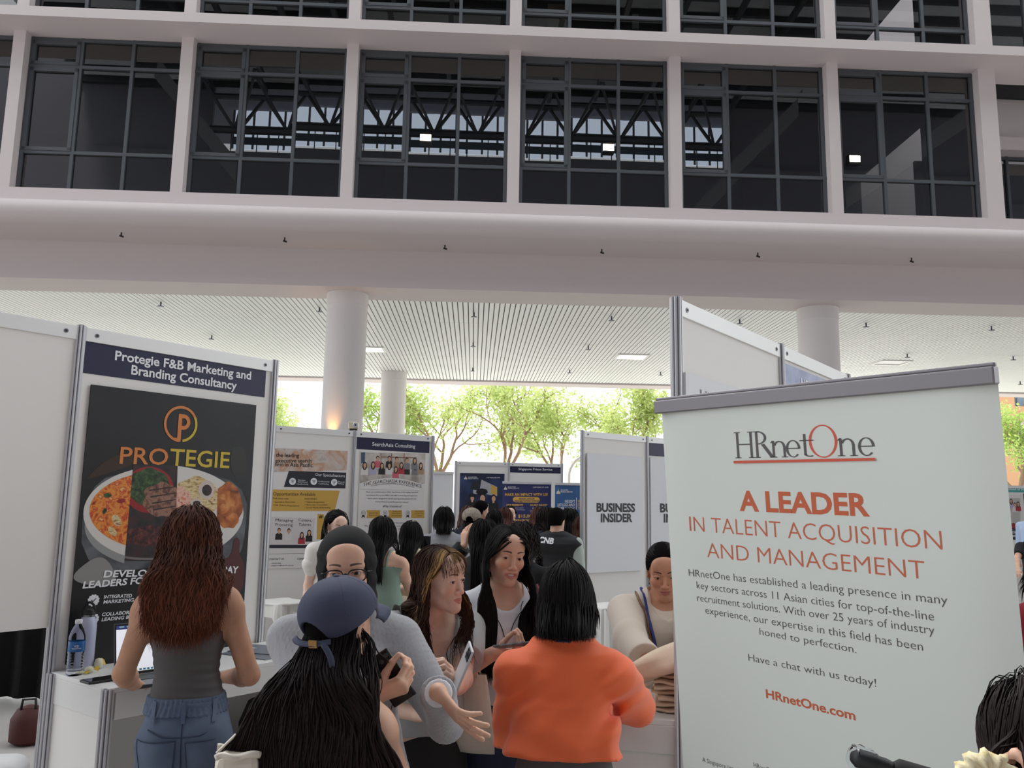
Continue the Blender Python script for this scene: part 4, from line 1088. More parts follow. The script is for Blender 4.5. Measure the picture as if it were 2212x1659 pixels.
# ---------------------------------------------------------------- counter with tote bags (middle right)
QL = at_z(1215, 1539, .97); QR = at_z(1480, 1558, .97); dQ = QR - QL; LQ = float(np.linalg.norm(dQ)); dQ /= LQ; nQ = np.array((-dQ[1], dQ[0], 0))
def TQ(x, y, z): return tuple(np.array((QL[0], QL[1], 0)) + dQ * x + nQ * y + UPV * z)
ct2 = thing('counter', 'white counter where the person in orange leans, stacked with folded cloth bags', 'counter', TQ(0, 0, 0)); iq = Vector(TQ(0, 0, 0))
def TQl(x, y, z): return tuple(Vector(TQ(x, y, z)) - iq)
mb = MB(); mb.box(0, LQ, 0, .5, .95, .97, TQl); mb.build('worktop', M_lam, ct2, bevel=.002)
mb = MB(); mb.box(.0, LQ, -.004, .01, .855, .95, TQl); mb.build('fascia', M_fasc, ct2, bevel=.002)
mb = MB(); mb.box(.02, LQ - .02, .012, .018, .0, .855, TQl); mb.build('front_panel', M_pan, ct2)
for x in (0.01, LQ - .01):
    mb = MB(); mb.box(x - .01, x + .01, .02, .5, 0, .95, TQl); mb.build('side_panel', M_pan, ct2)
# ================================================================ stools, folded bags, far right booth
M_stool = mat('white_moulded_plastic', (222, 220, 214), .4)


def stool(px, py, Y, rz, label, s_=1.0):
    p = at_y(px, py, Y)
    t = thing('stool', label, 'stool', (p[0], p[1], 0), rz, 'white moulded stools')
    z = p[2]
    mb = MB(); n = 12; vs = []; w = .2 * s_
    for j in range(n + 1):
        for i in range(n + 1):
            u, v = 2 * i / n - 1, 2 * j / n - 1
            vs.append((w * u * (1 - .06 * v * v), w * v * (1 - .06 * u * u), z - .035 * (1 - u * u) + .03 * v * v * (1 - u * u) - .012 * abs(u) ** 8))
    mb.add(vs, [(j * (n + 1) + i, j * (n + 1) + i + 1, (j + 1) * (n + 1) + i + 1, (j + 1) * (n + 1) + i) for j in range(n) for i in range(n)])
    o = mb.build('seat', M_stool, t, smooth=True); m = o.modifiers.new('thickness', 'SOLIDIFY'); m.thickness = .018
    for sx in (-1, 1):
        for sy in (-1, 1):
            a = (sx * w * .93, sy * w * .93, z - .015); mb = MB()
            mb.tube([a, (sx * w * .99, sy * w * .99, z - .08), (sx * w * 1.02, sy * w * 1.02, z * .5), (sx * w * 1.1, sy * w * 1.1, 0)], [.03, .036, .028, .02], 8); mb.build('leg', M_stool, t, smooth='auto')
    for sx in (-1, 1):
        mb = MB(); mb.add([(sx * w * .97, -w * .9, z - .02), (sx * w * .97, w * .9, z - .02), (sx * w, w * .9, z - .2), (sx * w, w * .6, z - .13), (sx * w, -w * .6, z - .13), (sx * w, -w * .9, z - .2)], [(0, 1, 2, 3, 4, 5)])
        o = mb.build('apron', M_stool, t); m = o.modifiers.new('thickness', 'SOLIDIFY'); m.thickness = .012
    return t


stool(612, 1296, 7.7, .9, 'white moulded plastic stool below the pale poster, at the left')
stool(1312, 1306, 7.6, .5, 'white moulded plastic stool behind the bobbed head of the person in orange')
stool(1392, 1300, 8.0, .3, 'white moulded plastic stool mostly hidden behind the woman in the beige sweater')
# folded cloth bags: one object per bag
M_tote = mat('natural_canvas', (226, 204, 180), .85, bump=(220, .25), var=(5, (210, 186, 162), .35, .7))
rg = random.Random(5)
bx, by_ = at_z(1452, 1540, .97)[:2]


def folded_bag(w, d, h, seed):
    r = random.Random(seed); mb = MB(); n = 18; k = 3
    vs = []; fs = []
    # rounded fold outline swept along the width: a flattened, slightly wavy slab with open edge
    prof = []
    for i in range(24):
        a = 2 * math.pi * i / 24; c, s = math.cos(a), math.sin(a)
        prof.append((d / 2 * (abs(c) ** .35) * (1 if c > 0 else -1), h / 2 * (abs(s) ** .7) * (1 if s > 0 else -1)))
    for j in range(n + 1):
        x = -w / 2 + w * j / n; sh = .96 + .04 * math.sin(math.pi * j / n)
        for (y, z) in prof:
            vs.append((x, y * sh + .004 * math.sin(j * 1.1 + seed), z + h / 2 + .0025 * math.sin(j * .9 + y * 30 + seed * 2)))
    m = len(prof)
    fs = [(j * m + i, j * m + (i + 1) % m, (j + 1) * m + (i + 1) % m, (j + 1) * m + i) for j in range(n) for i in range(m)]
    fs += [tuple(range(m))[::-1], tuple(range(n * m, n * m + m))]
    return mb.add(vs, fs)


z = .971; nb_ = 9
ords = ['bottom', 'second', 'third', 'fourth', 'fifth', 'sixth', 'seventh', 'eighth', 'topmost']
ang0 = math.atan2(dQ[1], dQ[0])
for i in range(nb_):
    h = .020 if i < nb_ - 1 else .026
    o = folded_bag(.25 + rg.uniform(-.01, .01), .3, h, i).build('folded_tote_bag', M_tote, smooth='auto')
    o.location = tuple(np.array((bx, by_, 0)) + dQ * .06 + nQ * (.12 + rg.uniform(-.015, .015)) + UPV * z); o.rotation_euler = (0, 0, ang0 + rg.uniform(-.09, .09)); z += h
    tag(o, 'folded natural canvas bag on the white counter, %s of the stack counted from the counter' % ords[i], 'tote bag', 'folded canvas bags on the counter')
t = thing('tote_bag', 'loosely bunched canvas bag held above the folded stack by the woman in beige', 'tote bag', tuple(at_z(1420, 1440, 1.13)), ang0, 'folded canvas bags on the counter')
mb = MB(); n = 22; vs = []
for i in range(n + 1):
    u = i / n
    for j in range(13):
        a = 2 * math.pi * j / 12; r_ = (.035 + .055 * u) * (1 + .22 * math.sin(3 * a + u * 5) + .08 * math.sin(7 * a - u * 9))
        vs.append((-.15 + .3 * u, r_ * 1.1 * math.cos(a), r_ * .75 * math.sin(a) + .10 * u - .04))
mb.add(vs, [(i * 13 + j, i * 13 + j + 1, (i + 1) * 13 + j + 1, (i + 1) * 13 + j) for i in range(n) for j in range(12)])
mb.build('bag_body', M_tote, t, smooth=True)
mb = MB(); mb.tube([(-.10, -.06, -.03), (-.12, -.085, -.055), (-.06, -.095, -.06), (-.01, -.075, -.04)], .011, 6, flat=.3); mb.build('strap', M_tote, t, smooth=True)

# far right booth
SX = at_y(2168, 1048, 20.0)
pts = [(SX[0] - .2, 20.0), (SX[0] + .8, 20.1), (SX[0] + 1.8, 20.2)]
wall_run('exhibition_wall', 'distant white partition with a teal strip at the far right edge', 'partition wall', pts, ztop=SX[2], group='white exhibition partitions', screws=False)
r_ = (1, .1, 0); PS = np.array((SX[0] - .2, 20.0, 0))
sg = board_at('name_sign', 'teal sign strip at the far right edge of the hall', 'sign', PS, r_, (2168, 1050), (2300, 1052), (2168, 1063), mat('teal_vinyl', (62, 160, 156), .5), off=.006, th=.002)
sg.text([('School of Social Sciences', (2175, 1058.5), (2250, 1059.5), 4.5)], M_txtw, bold=.02)
p9 = board_at('poster', 'distant poster of seated people above a dark red and navy panel, far right', 'poster', PS, r_, (2169, 1068), (2209, 1068.5), (2171, 1166), M_cream, off=.006, th=.003)
p9.poly([(2170, 1076), (2204, 1076), (2204, 1135), (2172, 1135)], .0006).build('picture', mat('grey_wall_print', (190, 188, 184), .6), p9.obj)
crowd_print(p9, [(2175, 1086, 4, 0, 1), (2184, 1082, 4, 3, 1), (2192, 1090, 4, 1, 0), (2199, 1088, 4, 4, 1), (2178, 1098, 4, 1, 0)])
p9.poly([(2172, 1135), (2205, 1132), (2205, 1166), (2173, 1166)], .004).build('picture', M_navy, p9.obj)
p9.poly([(2172, 1132), (2190, 1130), (2205, 1136), (2205, 1140), (2172, 1142)], .0045).build('picture', M_red, p9.obj)
p9.text([('Social', (2176, 1152), (2198, 1152), 7), ('Sciences', (2176, 1160), (2206, 1160), 7)], M_txtw, off=.006, bold=.02)
p10 = board_at('poster', 'dark navy poster cut off by the right edge of the picture', 'poster', PS, r_, (2210.5, 1066), (2260, 1067), (2211, 1166), M_navy, off=.006, th=.003)
t = thing('table', 'white table far back at the right edge, below the distant poster', 'table', tuple(np.array((at_y(2195, 1235, 14.0)[0], 14.0, 0))))
zt = float(at_y(2195, 1238, 14.0)[2])
mb = MB(); mb.box(-.35, .8, -.3, .3, zt - .03, zt); mb.build('tabletop', M_lam, t, bevel=.004)
for x in (-.31, .76):
    for y in (-.26, .26):
        mb = MB(); mb.box(x - .02, x + .02, y - .02, y + .02, 0, zt - .03); mb.build('leg', M_alu, t)
# ================================================================ figures: signed distance shapes turned into one continuous surface
def nrm(v):
    v = np.asarray(v, float); return v / max(np.linalg.norm(v), 1e-9)


def rotx(a): c, s = math.cos(a), math.sin(a); return np.array([[1, 0, 0], [0, c, -s], [0, s, c]])
def roty(a): c, s = math.cos(a), math.sin(a); return np.array([[c, 0, s], [0, 1, 0], [-s, 0, c]])
def rotz(a): c, s = math.cos(a), math.sin(a); return np.array([[c, -s, 0], [s, c, 0], [0, 0, 1]])


I3 = np.eye(3)


def smin(a, b, k):
    if k <= 0: return np.minimum(a, b)
    h = np.maximum(k - np.abs(a - b), 0) / k
    return np.minimum(a, b) - h * h * k * .25


class Sdf:
    def __init__(s): s.p = []

    def rc(s, a, b, r1, r2, k=.02, tag='', op='u', cap=False, sq=None):
        s.p.append(dict(t='rc', a=np.array(a, float), b=np.array(b, float), r1=r1, r2=r2, k=k, tag=tag, op=op, cap=cap)); return s

    def el(s, c, r, R=I3, k=.02, tag='', op='u'):
        s.p.append(dict(t='el', c=np.array(c, float), r=np.array(r, float), R=np.array(R), k=k, tag=tag, op=op)); return s

    def bx(s, c, hb, r, R=I3, k=.01, tag='', op='u'):
        s.p.append(dict(t='bx', c=np.array(c, float), h=np.array(hb, float), r=r, R=np.array(R), k=k, tag=tag, op=op)); return s

    def prof(s, o, R, zs, a, b, y0, k=.02, tag='', op='u', pw=2.3):
        s.p.append(dict(t='pf', o=np.array(o, float), R=np.array(R), zs=np.array(zs), a=np.array(a), b=np.array(b), y0=np.array(y0), k=k, tag=tag, op=op, pw=pw)); return s

    @staticmethod
    def dist(p, P):
        t = p['t']
        if t == 'rc':
            ba = p['b'] - p['a']; L2 = ba @ ba; q = P - p['a']
            u = (q @ ba) / L2; v = np.clip(u, 0, 1)
            d = np.linalg.norm(q - v[..., None] * ba, axis=-1) - (p['r1'] + (p['r2'] - p['r1']) * v)
            if p['cap']: d = np.maximum(d, (u - 1) * math.sqrt(L2))
            return d
        if t == 'el':
            q = (P - p['c']) @ p['R']; k0 = np.linalg.norm(q / p['r'], axis=-1); k1 = np.linalg.norm(q / p['r'] ** 2, axis=-1)
            return k0 * (k0 - 1) / np.maximum(k1, 1e-6)
        if t == 'bx':
            q = np.abs((P - p['c']) @ p['R']) - p['h']
            return np.linalg.norm(np.maximum(q, 0), axis=-1) + np.minimum(q.max(-1), 0) - p['r']
        q = (P - p['o']) @ p['R']; z = q[..., 2]; zs = p['zs']
        a = np.interp(z, zs, p['a']); b = np.interp(z, zs, p['b']); y = q[..., 1] - np.interp(z, zs, p['y0']); pw = p['pw']
        e = (np.abs(q[..., 0] / a) ** pw + np.abs(y / b) ** pw) ** (1 / pw)
        d = (e - 1) * np.minimum(a, b)
        dz = np.maximum(zs[0] - z, z - zs[-1])
        return np.where(dz > 0, np.sqrt(np.maximum(d, 0) ** 2 + np.maximum(dz, 0) ** 2), np.maximum(d, dz * 1.0))

    @staticmethod
    def box(p):
        t = p['t']
        if t == 'rc':
            r = max(p['r1'], p['r2']); return np.minimum(p['a'], p['b']) - r, np.maximum(p['a'], p['b']) + r
        if t == 'el':
            e = np.abs(p['R']) @ p['r']; return p['c'] - e, p['c'] + e
        if t == 'bx':
            e = np.abs(p['R']) @ (p['h'] + p['r']); return p['c'] - e, p['c'] + e
        A, B_ = p['a'].max(), p['b'].max() + np.abs(p['y0']).max(); lo = np.array((-A, -B_, p['zs'][0])); hi = np.array((A, B_, p['zs'][-1]))
        cs = np.array([[x, y, z] for x in (lo[0], hi[0]) for y in (lo[1], hi[1]) for z in (lo[2], hi[2])]) @ p['R'].T + p['o']
        return cs.min(0), cs.max(0)

    def sub(s, tags):
        r = Sdf(); r.p = [q for q in s.p if q['tag'] in tags]; return r

    def ev(s, P):
        d = np.full(P.shape[:-1], 9.0)
        for p in s.p:
            a, c = s.box(p); m = np.all((P > a - .055) & (P < c + .055), -1)
            if not m.any(): continue
            b = s.dist(p, P[m])
            d[m] = smin(d[m], b, p['k']) if p['op'] == 'u' else -smin(-d[m], b, p['k'])
        return d

    def grid(s, h, infl=0, post=None, pad=None):
        los, his = zip(*[s.box(p) for p in s.p if p['op'] == 'u'])
        m = infl + 3 * h + .01
        lo = np.min(los, 0) - m; hi = np.max(his, 0) + m
        n = np.ceil((hi - lo) / h).astype(int) + 1
        D = np.full(tuple(n), .12, np.float32)
        ax = [lo[i] + h * np.arange(n[i]) for i in range(3)]
        for p in s.p:
            a, b = s.box(p); mg = infl + p['k'] + 3 * h + .005
            i0 = np.maximum(np.floor((a - mg - lo) / h).astype(int), 0); i1 = np.minimum(np.ceil((b + mg - lo) / h).astype(int) + 1, n)
            if np.any(i1 <= i0): continue
            sl = tuple(slice(i0[i], i1[i]) for i in range(3))
            P = np.stack(np.meshgrid(*[ax[i][sl[i]] for i in range(3)], indexing='ij'), -1)
            q = s.dist(p, P); cur = D[sl]
            D[sl] = smin(cur, q, p['k']) if p['op'] == 'u' else -smin(-cur, q, p['k'])
        D -= infl
        if post is not None:
            P = np.stack(np.meshgrid(*ax, indexing='ij'), -1)
            D = post(P, D).astype(np.float32)
        return D, lo, h


def surf_nets(D, lo, h):
    ins = D < 0
    n = np.array(D.shape)
    c = np.zeros(tuple(n - 1), np.int8)
    for i in (0, 1):
        for j in (0, 1):
            for k in (0, 1):
                c += ins[i:n[0] - 1 + i, j:n[1] - 1 + j, k:n[2] - 1 + k]
    act = (c > 0) & (c < 8)
    idx = np.argwhere(act); N = len(idx)
    vid = np.full(tuple(n - 1), -1, np.int64); vid[tuple(idx.T)] = np.arange(N)
    acc = np.zeros((N, 3)); cnt = np.zeros(N)
    cor = [(i, j, k) for i in (0, 1) for j in (0, 1) for k in (0, 1)]
    for a in cor:
        for d in range(3):
            if a[d]: continue
            b = list(a); b[d] = 1
            va = D[tuple((idx + a).T)]; vb = D[tuple((idx + b).T)]
            m = (va < 0) != (vb < 0)
            t = np.where(m, va / np.where(m, va - vb, 1), 0)
            p = np.array(a, float)[None].repeat(N, 0); p[:, d] += t
            acc[m] += p[m]; cnt[m] += 1
    V = lo + (idx + acc / cnt[:, None]) * h
    F = []
    for d in range(3):
        e1, e2 = [(1, 2), (2, 0), (0, 1)][d]
        sl0 = [slice(None)] * 3; sl1 = [slice(None)] * 3; sl0[d] = slice(0, n[d] - 1); sl1[d] = slice(1, n[d])
        A, B_ = ins[tuple(sl0)], ins[tuple(sl1)]
        E = np.argwhere(A != B_)
        E = E[(E[:, e1] > 0) & (E[:, e2] > 0) & (E[:, e1] < n[e1] - 1) & (E[:, e2] < n[e2] - 1)]
        s = A[tuple(E.T)]
        def cell(o1, o2):
            q = E.copy(); q[:, e1] -= o1; q[:, e2] -= o2; return vid[tuple(q.T)]
        q = np.stack([cell(1, 1), cell(0, 1), cell(0, 0), cell(1, 0)], 1)
        q[~s] = q[~s][:, ::-1]
        F.append(q)
    return V, np.concatenate(F)


def mesh_np(name, V, F, mats, parent=None, smooth=True, attrs=None, T=None):
    me = bpy.data.meshes.new(name)
    V = np.asarray(V); F = np.asarray(F)
    if T is not None: V = V @ T[0].T + T[1]
    me.vertices.add(len(V)); me.vertices.foreach_set('co', V.astype(np.float32).ravel())
    k = F.shape[1]
    me.loops.add(F.size); me.loops.foreach_set('vertex_index', F.astype(np.int32).ravel())
    me.polygons.add(len(F)); me.polygons.foreach_set('loop_start', np.arange(0, F.size, k, dtype=np.int32)); me.polygons.foreach_set('loop_total', np.full(len(F), k, np.int32))
    me.update(calc_edges=True); me.validate()
    if smooth: me.polygons.foreach_set('use_smooth', np.ones(len(me.polygons), bool))
    for nm, a in (attrs or {}).items():
        at = me.attributes.new(nm, 'FLOAT', 'POINT'); at.data.foreach_set('value', np.asarray(a, np.float32))
    for m in (mats if isinstance(mats, (list, tuple)) else [mats]): me.materials.append(m)
    o = bpy.data.objects.new(name, me); COL.objects.link(o)
    if parent: o.parent = parent
    return o


def refine(V, F, mask_fn, cuts, sdf):
    """finer facets where wanted, pulled back onto the exact surface"""
    bm = bmesh.new(); vs = [bm.verts.new(v) for v in V]; bm.verts.ensure_lookup_table()
    for f in F:
        try: bm.faces.new([vs[i] for i in f])
        except ValueError: pass
    for c in range(cuts):
        co = np.array([v.co[:] for v in bm.verts]); bm.verts.index_update(); mk = mask_fn(co, c)
        es = [e for e in bm.edges if mk[e.verts[0].index] and mk[e.verts[1].index]]
        bmesh.ops.subdivide_edges(bm, edges=es, cuts=1, use_grid_fill=True)
    bm.verts.index_update()
    co = np.array([v.co[:] for v in bm.verts]); mk = mask_fn(co, 0)
    P = co[mk]; e = 4e-4
    for it in range(2):
        d = sdf.ev(P); g = np.stack([sdf.ev(P + np.eye(3)[i] * e) - d for i in range(3)], -1) / e
        gn = np.maximum(np.linalg.norm(g, axis=1), .3)
        P = P - g / gn[:, None] * np.clip(d / gn, -.004, .004)[:, None]
    co[mk] = P
    tri = bmesh.ops.triangulate(bm, faces=[f for f in bm.faces if len(f.verts) != 4])
    for v, c in zip(bm.verts, co): v.co = c
    return bm, co


def skin_mat(name, rgb, lip, brow=(28, 20, 18)):
    m = mat(name, rgb, .52, spec=.4, var=(14, tuple(int(c * .93) for c in rgb), .4, .65), bump=(420, .06), bdist=.001)
    if 'lipmix' in m: return m
    nt = m.node_tree; b = nt.nodes['Principled BSDF']; src = b.inputs['Base Color'].links[0].from_socket
    for at, c in (('blush', tuple(int(v * f) for v, f in zip(rgb, (.97, .80, .78)))), ('lip', lip), ('brow', brow), ('lash', (16, 12, 12))):
        a = nt.nodes.new('ShaderNodeAttribute'); a.attribute_name = at
        mx = nt.nodes.new('ShaderNodeMix'); mx.data_type = 'RGBA'; mx.inputs[7].default_value = lin(c) + (1,)
        nt.links.new(a.outputs['Fac'], mx.inputs[0]); nt.links.new(src, mx.inputs[6]); src = mx.outputs[2]
    nt.links.new(src, b.inputs['Base Color'])
    b.inputs['Subsurface Weight'].default_value = .0
    m['lipmix'] = 1
    return m


def hair_mat(name, rgb, tip=None, streak=None, rough=.55):
    """strand colour with root-to-tip and strand-to-strand change"""
    if name in MATS: return MATS[name]
    m = mat(name, rgb, rough, spec=.14); nt = m.node_tree; b = nt.nodes['Principled BSDF']
    r = nt.nodes.new('ShaderNodeAttribute'); r.attribute_name = 'rnd'; t = nt.nodes.new('ShaderNodeAttribute'); t.attribute_name = 'along'
    mx = nt.nodes.new('ShaderNodeMix'); mx.data_type = 'RGBA'; mx.inputs[6].default_value = lin(rgb) + (1,); mx.inputs[7].default_value = lin(tip or tuple(int(c * 1.25) for c in rgb)) + (1,)
    nt.links.new(t.outputs['Fac'], mx.inputs[0])
    hs = nt.nodes.new('ShaderNodeHueSaturation'); ma = nt.nodes.new('ShaderNodeMapRange'); ma.inputs[3].default_value = .6; ma.inputs[4].default_value = 1.4
    nt.links.new(r.outputs['Fac'], ma.inputs[0]); nt.links.new(ma.outputs[0], hs.inputs['Value']); nt.links.new(mx.outputs[2], hs.inputs['Color'])
    src = hs.outputs[0]
    if streak:
        s = nt.nodes.new('ShaderNodeAttribute'); s.attribute_name = 'streak'
        m2 = nt.nodes.new('ShaderNodeMix'); m2.data_type = 'RGBA'; m2.inputs[7].default_value = lin(streak) + (1,)
        nt.links.new(s.outputs['Fac'], m2.inputs[0]); nt.links.new(src, m2.inputs[6]); src = m2.outputs[2]
    nt.links.new(src, b.inputs['Base Color'])
    b.inputs['Anisotropic'].default_value = .0
    return m


M_eyew = mat('eye_white', (214, 206, 200), .25); M_iris = mat('dark_brown_iris', (38, 24, 18), .2); M_pupil = mat('pupil_black', (8, 6, 6), .1); M_teeth = mat('teeth', (226, 220, 208), .3)


class Person:
    def __init__(s, x, y, rz, H=1.62, lean=0, side=0, twist=0, head=(0, 0, 0), sex='f', wide=1.0, headfwd=.0, bust=1.0, feet=.09, shz=.436):
        """rz: facing (degrees, 0 looks away along +y, 180 looks at the viewer); head = (yaw left+, pitch up+, roll right+) degrees"""
        s.H = H; s.S = Sdf(); s.R = rotz(math.radians(rz)); s.loc = np.array((x, y, 0.0)); s.rz = math.radians(rz)
        k = H / 1.62; s.k = k; S_ = s.S
        s.wide = wide
        s.Hc = np.array((0, 0, .525 * H)); s.Rt = rotz(math.radians(twist)) @ roty(math.radians(side)) @ rotx(-math.radians(lean))
        T = s.T
        m = sex == 'm'
        sh = (.185 if m else .162) * k * wide; s.shx = sh
        # torso
        zs = np.array([-.07, -.02, .04, .12, .20, .30, .38, .43, .470, .50]) * k
        a = np.array([.125, .162, .165, .143, .122, .135, .147, .146, .108, .060]) * k * wide
        b = np.array([.085, .108, .110, .095, .088, .098, .104, .098, .074, .055]) * k
        if m: a = np.array([.125, .158, .16, .150, .145, .158, .178, .178, .135, .075]) * k * wide; b = b * 1.08
        y0 = np.array([-.01, -.012, -.012, -.002, .004, .004, .0, -.008, -.014, -.012]) * k
        S_.prof(s.Hc, s.Rt, zs, a, b, y0, .03, 'torso')
        for sg in (-1, 1):
            S_.el(T((sg * .072 * k * wide, -.058 * k, -.01 * k)), np.array((.080 * min(wide, 1), .070, .085)) * k, s.Rt, .05, 'torso')
            if not m: S_.el(T((sg * .066 * k, .070 * k, .335 * k)), np.array((.062, .058, .062)) * k * bust, s.Rt, .05, 'torso')
            S_.rc(T((sg * .03 * k, -.012 * k, .505 * k)), T((sg * (sh - .01), -.012 * k, (shz + .004) * k)), .040 * k, .043 * k, .05, 'torso')
        s.sh = {'R': T((sh, -.01 * k, shz * k)), 'L': T((-sh, -.01 * k, shz * k))}
        s.nb = T((0, -.012 * k, .49 * k))
        # head frame
        yaw, pit, rol = [math.radians(v) for v in head]
        s.Rh = rotz(yaw) @ rotx(pit) @ roty(rol)
        nd = nrm(s.Rt @ np.array((0, .18, 1.0)) * .6 + np.array((0, .1, 1.0)) * .4)
        s.hc = s.nb + nd * .158 * k + np.array((0, headfwd, 0)) + s.Rh @ np.array((0, .012, 0))
        hb = s.hc + s.Rh @ np.array((0, -.022, -.05))
        S_.rc(s.nb - nd * .03, hb, .051 * k * (1.15 if m else 1), .044 * k * (1.18 if m else 1), .03, 'neck')
        s.sex = sex; s.wr = {}; s.el = {}
        # legs
        s.leg = {}
        for nm, sg in (('L', -1), ('R', 1)):
            lw = min(wide, 1.0); hp = s.Hc + np.array((sg * .088 * k * lw, 0, -.03 * k)); kn = np.array((sg * (.085 + feet * .2) * k, .012, .285 * H)); an = np.array((sg * feet * 1.15 * k, -.02, .055 * H))
            S_.rc(hp, kn, .088 * k * lw ** .7, .056 * k * lw ** .5, .04, 'thigh' + nm); S_.rc(kn, an, .054 * k, .036 * k, .03, 'shin' + nm)
            S_.el((kn * .65 + an * .35) + np.array((0, -.022, 0)), (.045 * k, .045 * k, .10 * k), I3, .04, 'shin' + nm)
            S_.rc(an + (0, -.02, -.035 * k), an + np.array((sg * .02, .12, -.055 * k)), .038 * k, .030 * k, .03, 'foot' + nm)
            s.leg[nm] = (hp, kn, an)
        s.garm = []; s.face = None; s.child = []

    @classmethod
    def at(cls, px, py, Y, rz, **kw):
        """stand the figure so that the middle of its head (eye height) is seen at px, py, at distance Y"""
        q = at_y(px, py, Y); H = 1.6
        for _ in range(4):
            p = cls(0, 0, rz, H, **kw); H *= q[2] / p.hc[2]
        p = cls(0, 0, rz, H, **kw); o = p.R @ p.hc
        return cls(q[0] - o[0], q[1] - o[1], rz, H, **kw)

    def T(s, p): return s.Hc + s.Rt @ np.asarray(p, float)
    def Hd(s, p): return s.hc + s.Rh @ (np.asarray(p, float) * s.k_head)
    k_head = 1.0
    def w2l(s, P): return s.R.T @ (np.asarray(P, float) - s.loc)
    def l2w(s, p): return s.R @ np.asarray(p, float) + s.loc

    def arm(s, side, target=None, hint=None, world=True, down=None, hand='relax', D=None, N=None, r=None):
        if r is None: r = 1.0 if s.sex == 'm' else .90
        k = s.k; l1, l2 = .275 * k, .235 * k; A = s.sh[side]; sg = 1 if side == 'R' else -1
        if target is None:
            o = down or (.06, .02); W_ = A + s.Rt @ np.array((sg * o[0], o[1], -(l1 + l2) * .985)); hint = np.array((sg * .2, -1, 0))
        else:
            W_ = s.w2l(target) if world else np.asarray(target, float)
            hint = (s.R.T @ np.asarray(hint, float)) if world else np.asarray(hint, float)
        v = W_ - A; d = np.linalg.norm(v); d2 = min(d, (l1 + l2) * .995); u = v / d; W_ = A + u * d2
        ca = (l1 * l1 + d2 * d2 - l2 * l2) / (2 * l1 * d2); ca = min(max(ca, -1), 1)
        h = hint - u * (hint @ u); h = nrm(h)
        E_ = A + u * l1 * ca + h * l1 * math.sqrt(max(0, 1 - ca * ca))
        s.S.rc(A, E_, .047 * k * r, .038 * k * r, .03, 'uarm' + side)
        s.S.el(A + (E_ - A) * .12, (.052 * k * r,) * 3, I3, .03, 'uarm' + side)
        s.S.rc(E_, E_ + (W_ - E_) * .3, .038 * k * r, .039 * k * r, .02, 'farm' + side); s.S.rc(E_ + (W_ - E_) * .3, W_, .039 * k * r, .0265 * k * r, .02, 'farm' + side)
        s.wr[side] = W_; s.el[side] = E_
        D = nrm(W_ - E_) if D is None else nrm((s.R.T @ np.asarray(D, float)))
        if N is None: N = np.array((-sg, 0, 0)) if target is None else np.array((0, 0, -1.0))
        else: N = s.R.T @ np.asarray(N, float)
        s.hand(side, W_, D, N, hand)

    HANDS = {  # curls of index..pinky (knuckle, middle, tip), thumb (out, forward, curl), spread
        'relax': ([(22, 24, 14), (26, 30, 16), (30, 34, 18), (34, 36, 20)], (.55, .45, 20), .5),
        'open': ([(4, 8, 5), (10, 10, 6), (16, 14, 8), (24, 18, 10)], (.9, .35, 5), 1.0),
        'hold': ([(48, 50, 22), (50, 54, 24), (52, 56, 26), (54, 58, 28)], (.35, .9, 25), .4),
        'fist': ([(75, 85, 40), (78, 88, 42), (80, 88, 42), (82, 88, 42)], (.2, 1.0, 45), .1),
        'flat': ([(6, 8, 5), (6, 8, 5), (8, 8, 5), (10, 10, 6)], (.6, .3, 10), .2),
    }

    def hand(s, side, W_, D, N, pose):
        k = s.k * .97; S_ = s.S; tg = 'hand' + side
        N = nrm(N - D * (N @ D)); Sd = np.cross(D, N) * (1 if side == 'R' else -1)
        curls, th, spread = s.HANDS[pose]
        offs = (.026, .0085, -.009, -.025); kl = (.083, .086, .082, .075)
        ph = ((.041, .025, .020), (.045, .028, .021), (.041, .026, .020), (.032, .020, .017))
        s.fing = getattr(s, 'fing', {}); s.fing[side] = dict(W=W_, D=D, N=N, S=Sd)
        for i in range(4):
            K = W_ + (D * kl[i] + Sd * offs[i] - N * .003) * k
            S_.rc(W_ + Sd * offs[i] * .55 * k + D * .004, K, .0135 * k, .0105 * k, .012, tg)
            ang = 0; p = K; dr = nrm(D + Sd * offs[i] * spread * 5)
            rr = (.0092, .0084, .0076, .0066)
            if i == 3: rr = tuple(v * .88 for v in rr)
            for j in range(3):
                ang += math.radians(curls[i][j]); dd = dr * math.cos(ang) + N * math.sin(ang); q = p + dd * ph[i][j] * k
                S_.rc(p, q, rr[j] * k, rr[j + 1] * k, .0035, tg); p = q
        a = W_ + (D * .018 + Sd * .016 + N * .004) * k; b = a + nrm(D * .75 + Sd * th[0] + N * th[1] * .7) * .044 * k
        c = b + nrm(D * .9 + Sd * th[0] * .7 + N * th[1] * .8) * .032 * k; e = c + nrm(D * 1.0 + Sd * th[0] * (.5 - th[2] * .02) + N * th[1] * .8) * .026 * k
        S_.rc(a, b, .0155 * k, .0115 * k, .014, tg); S_.rc(b, c, .0108 * k, .0095 * k, .004, tg); S_.rc(c, e, .0095 * k, .0075 * k, .003, tg)

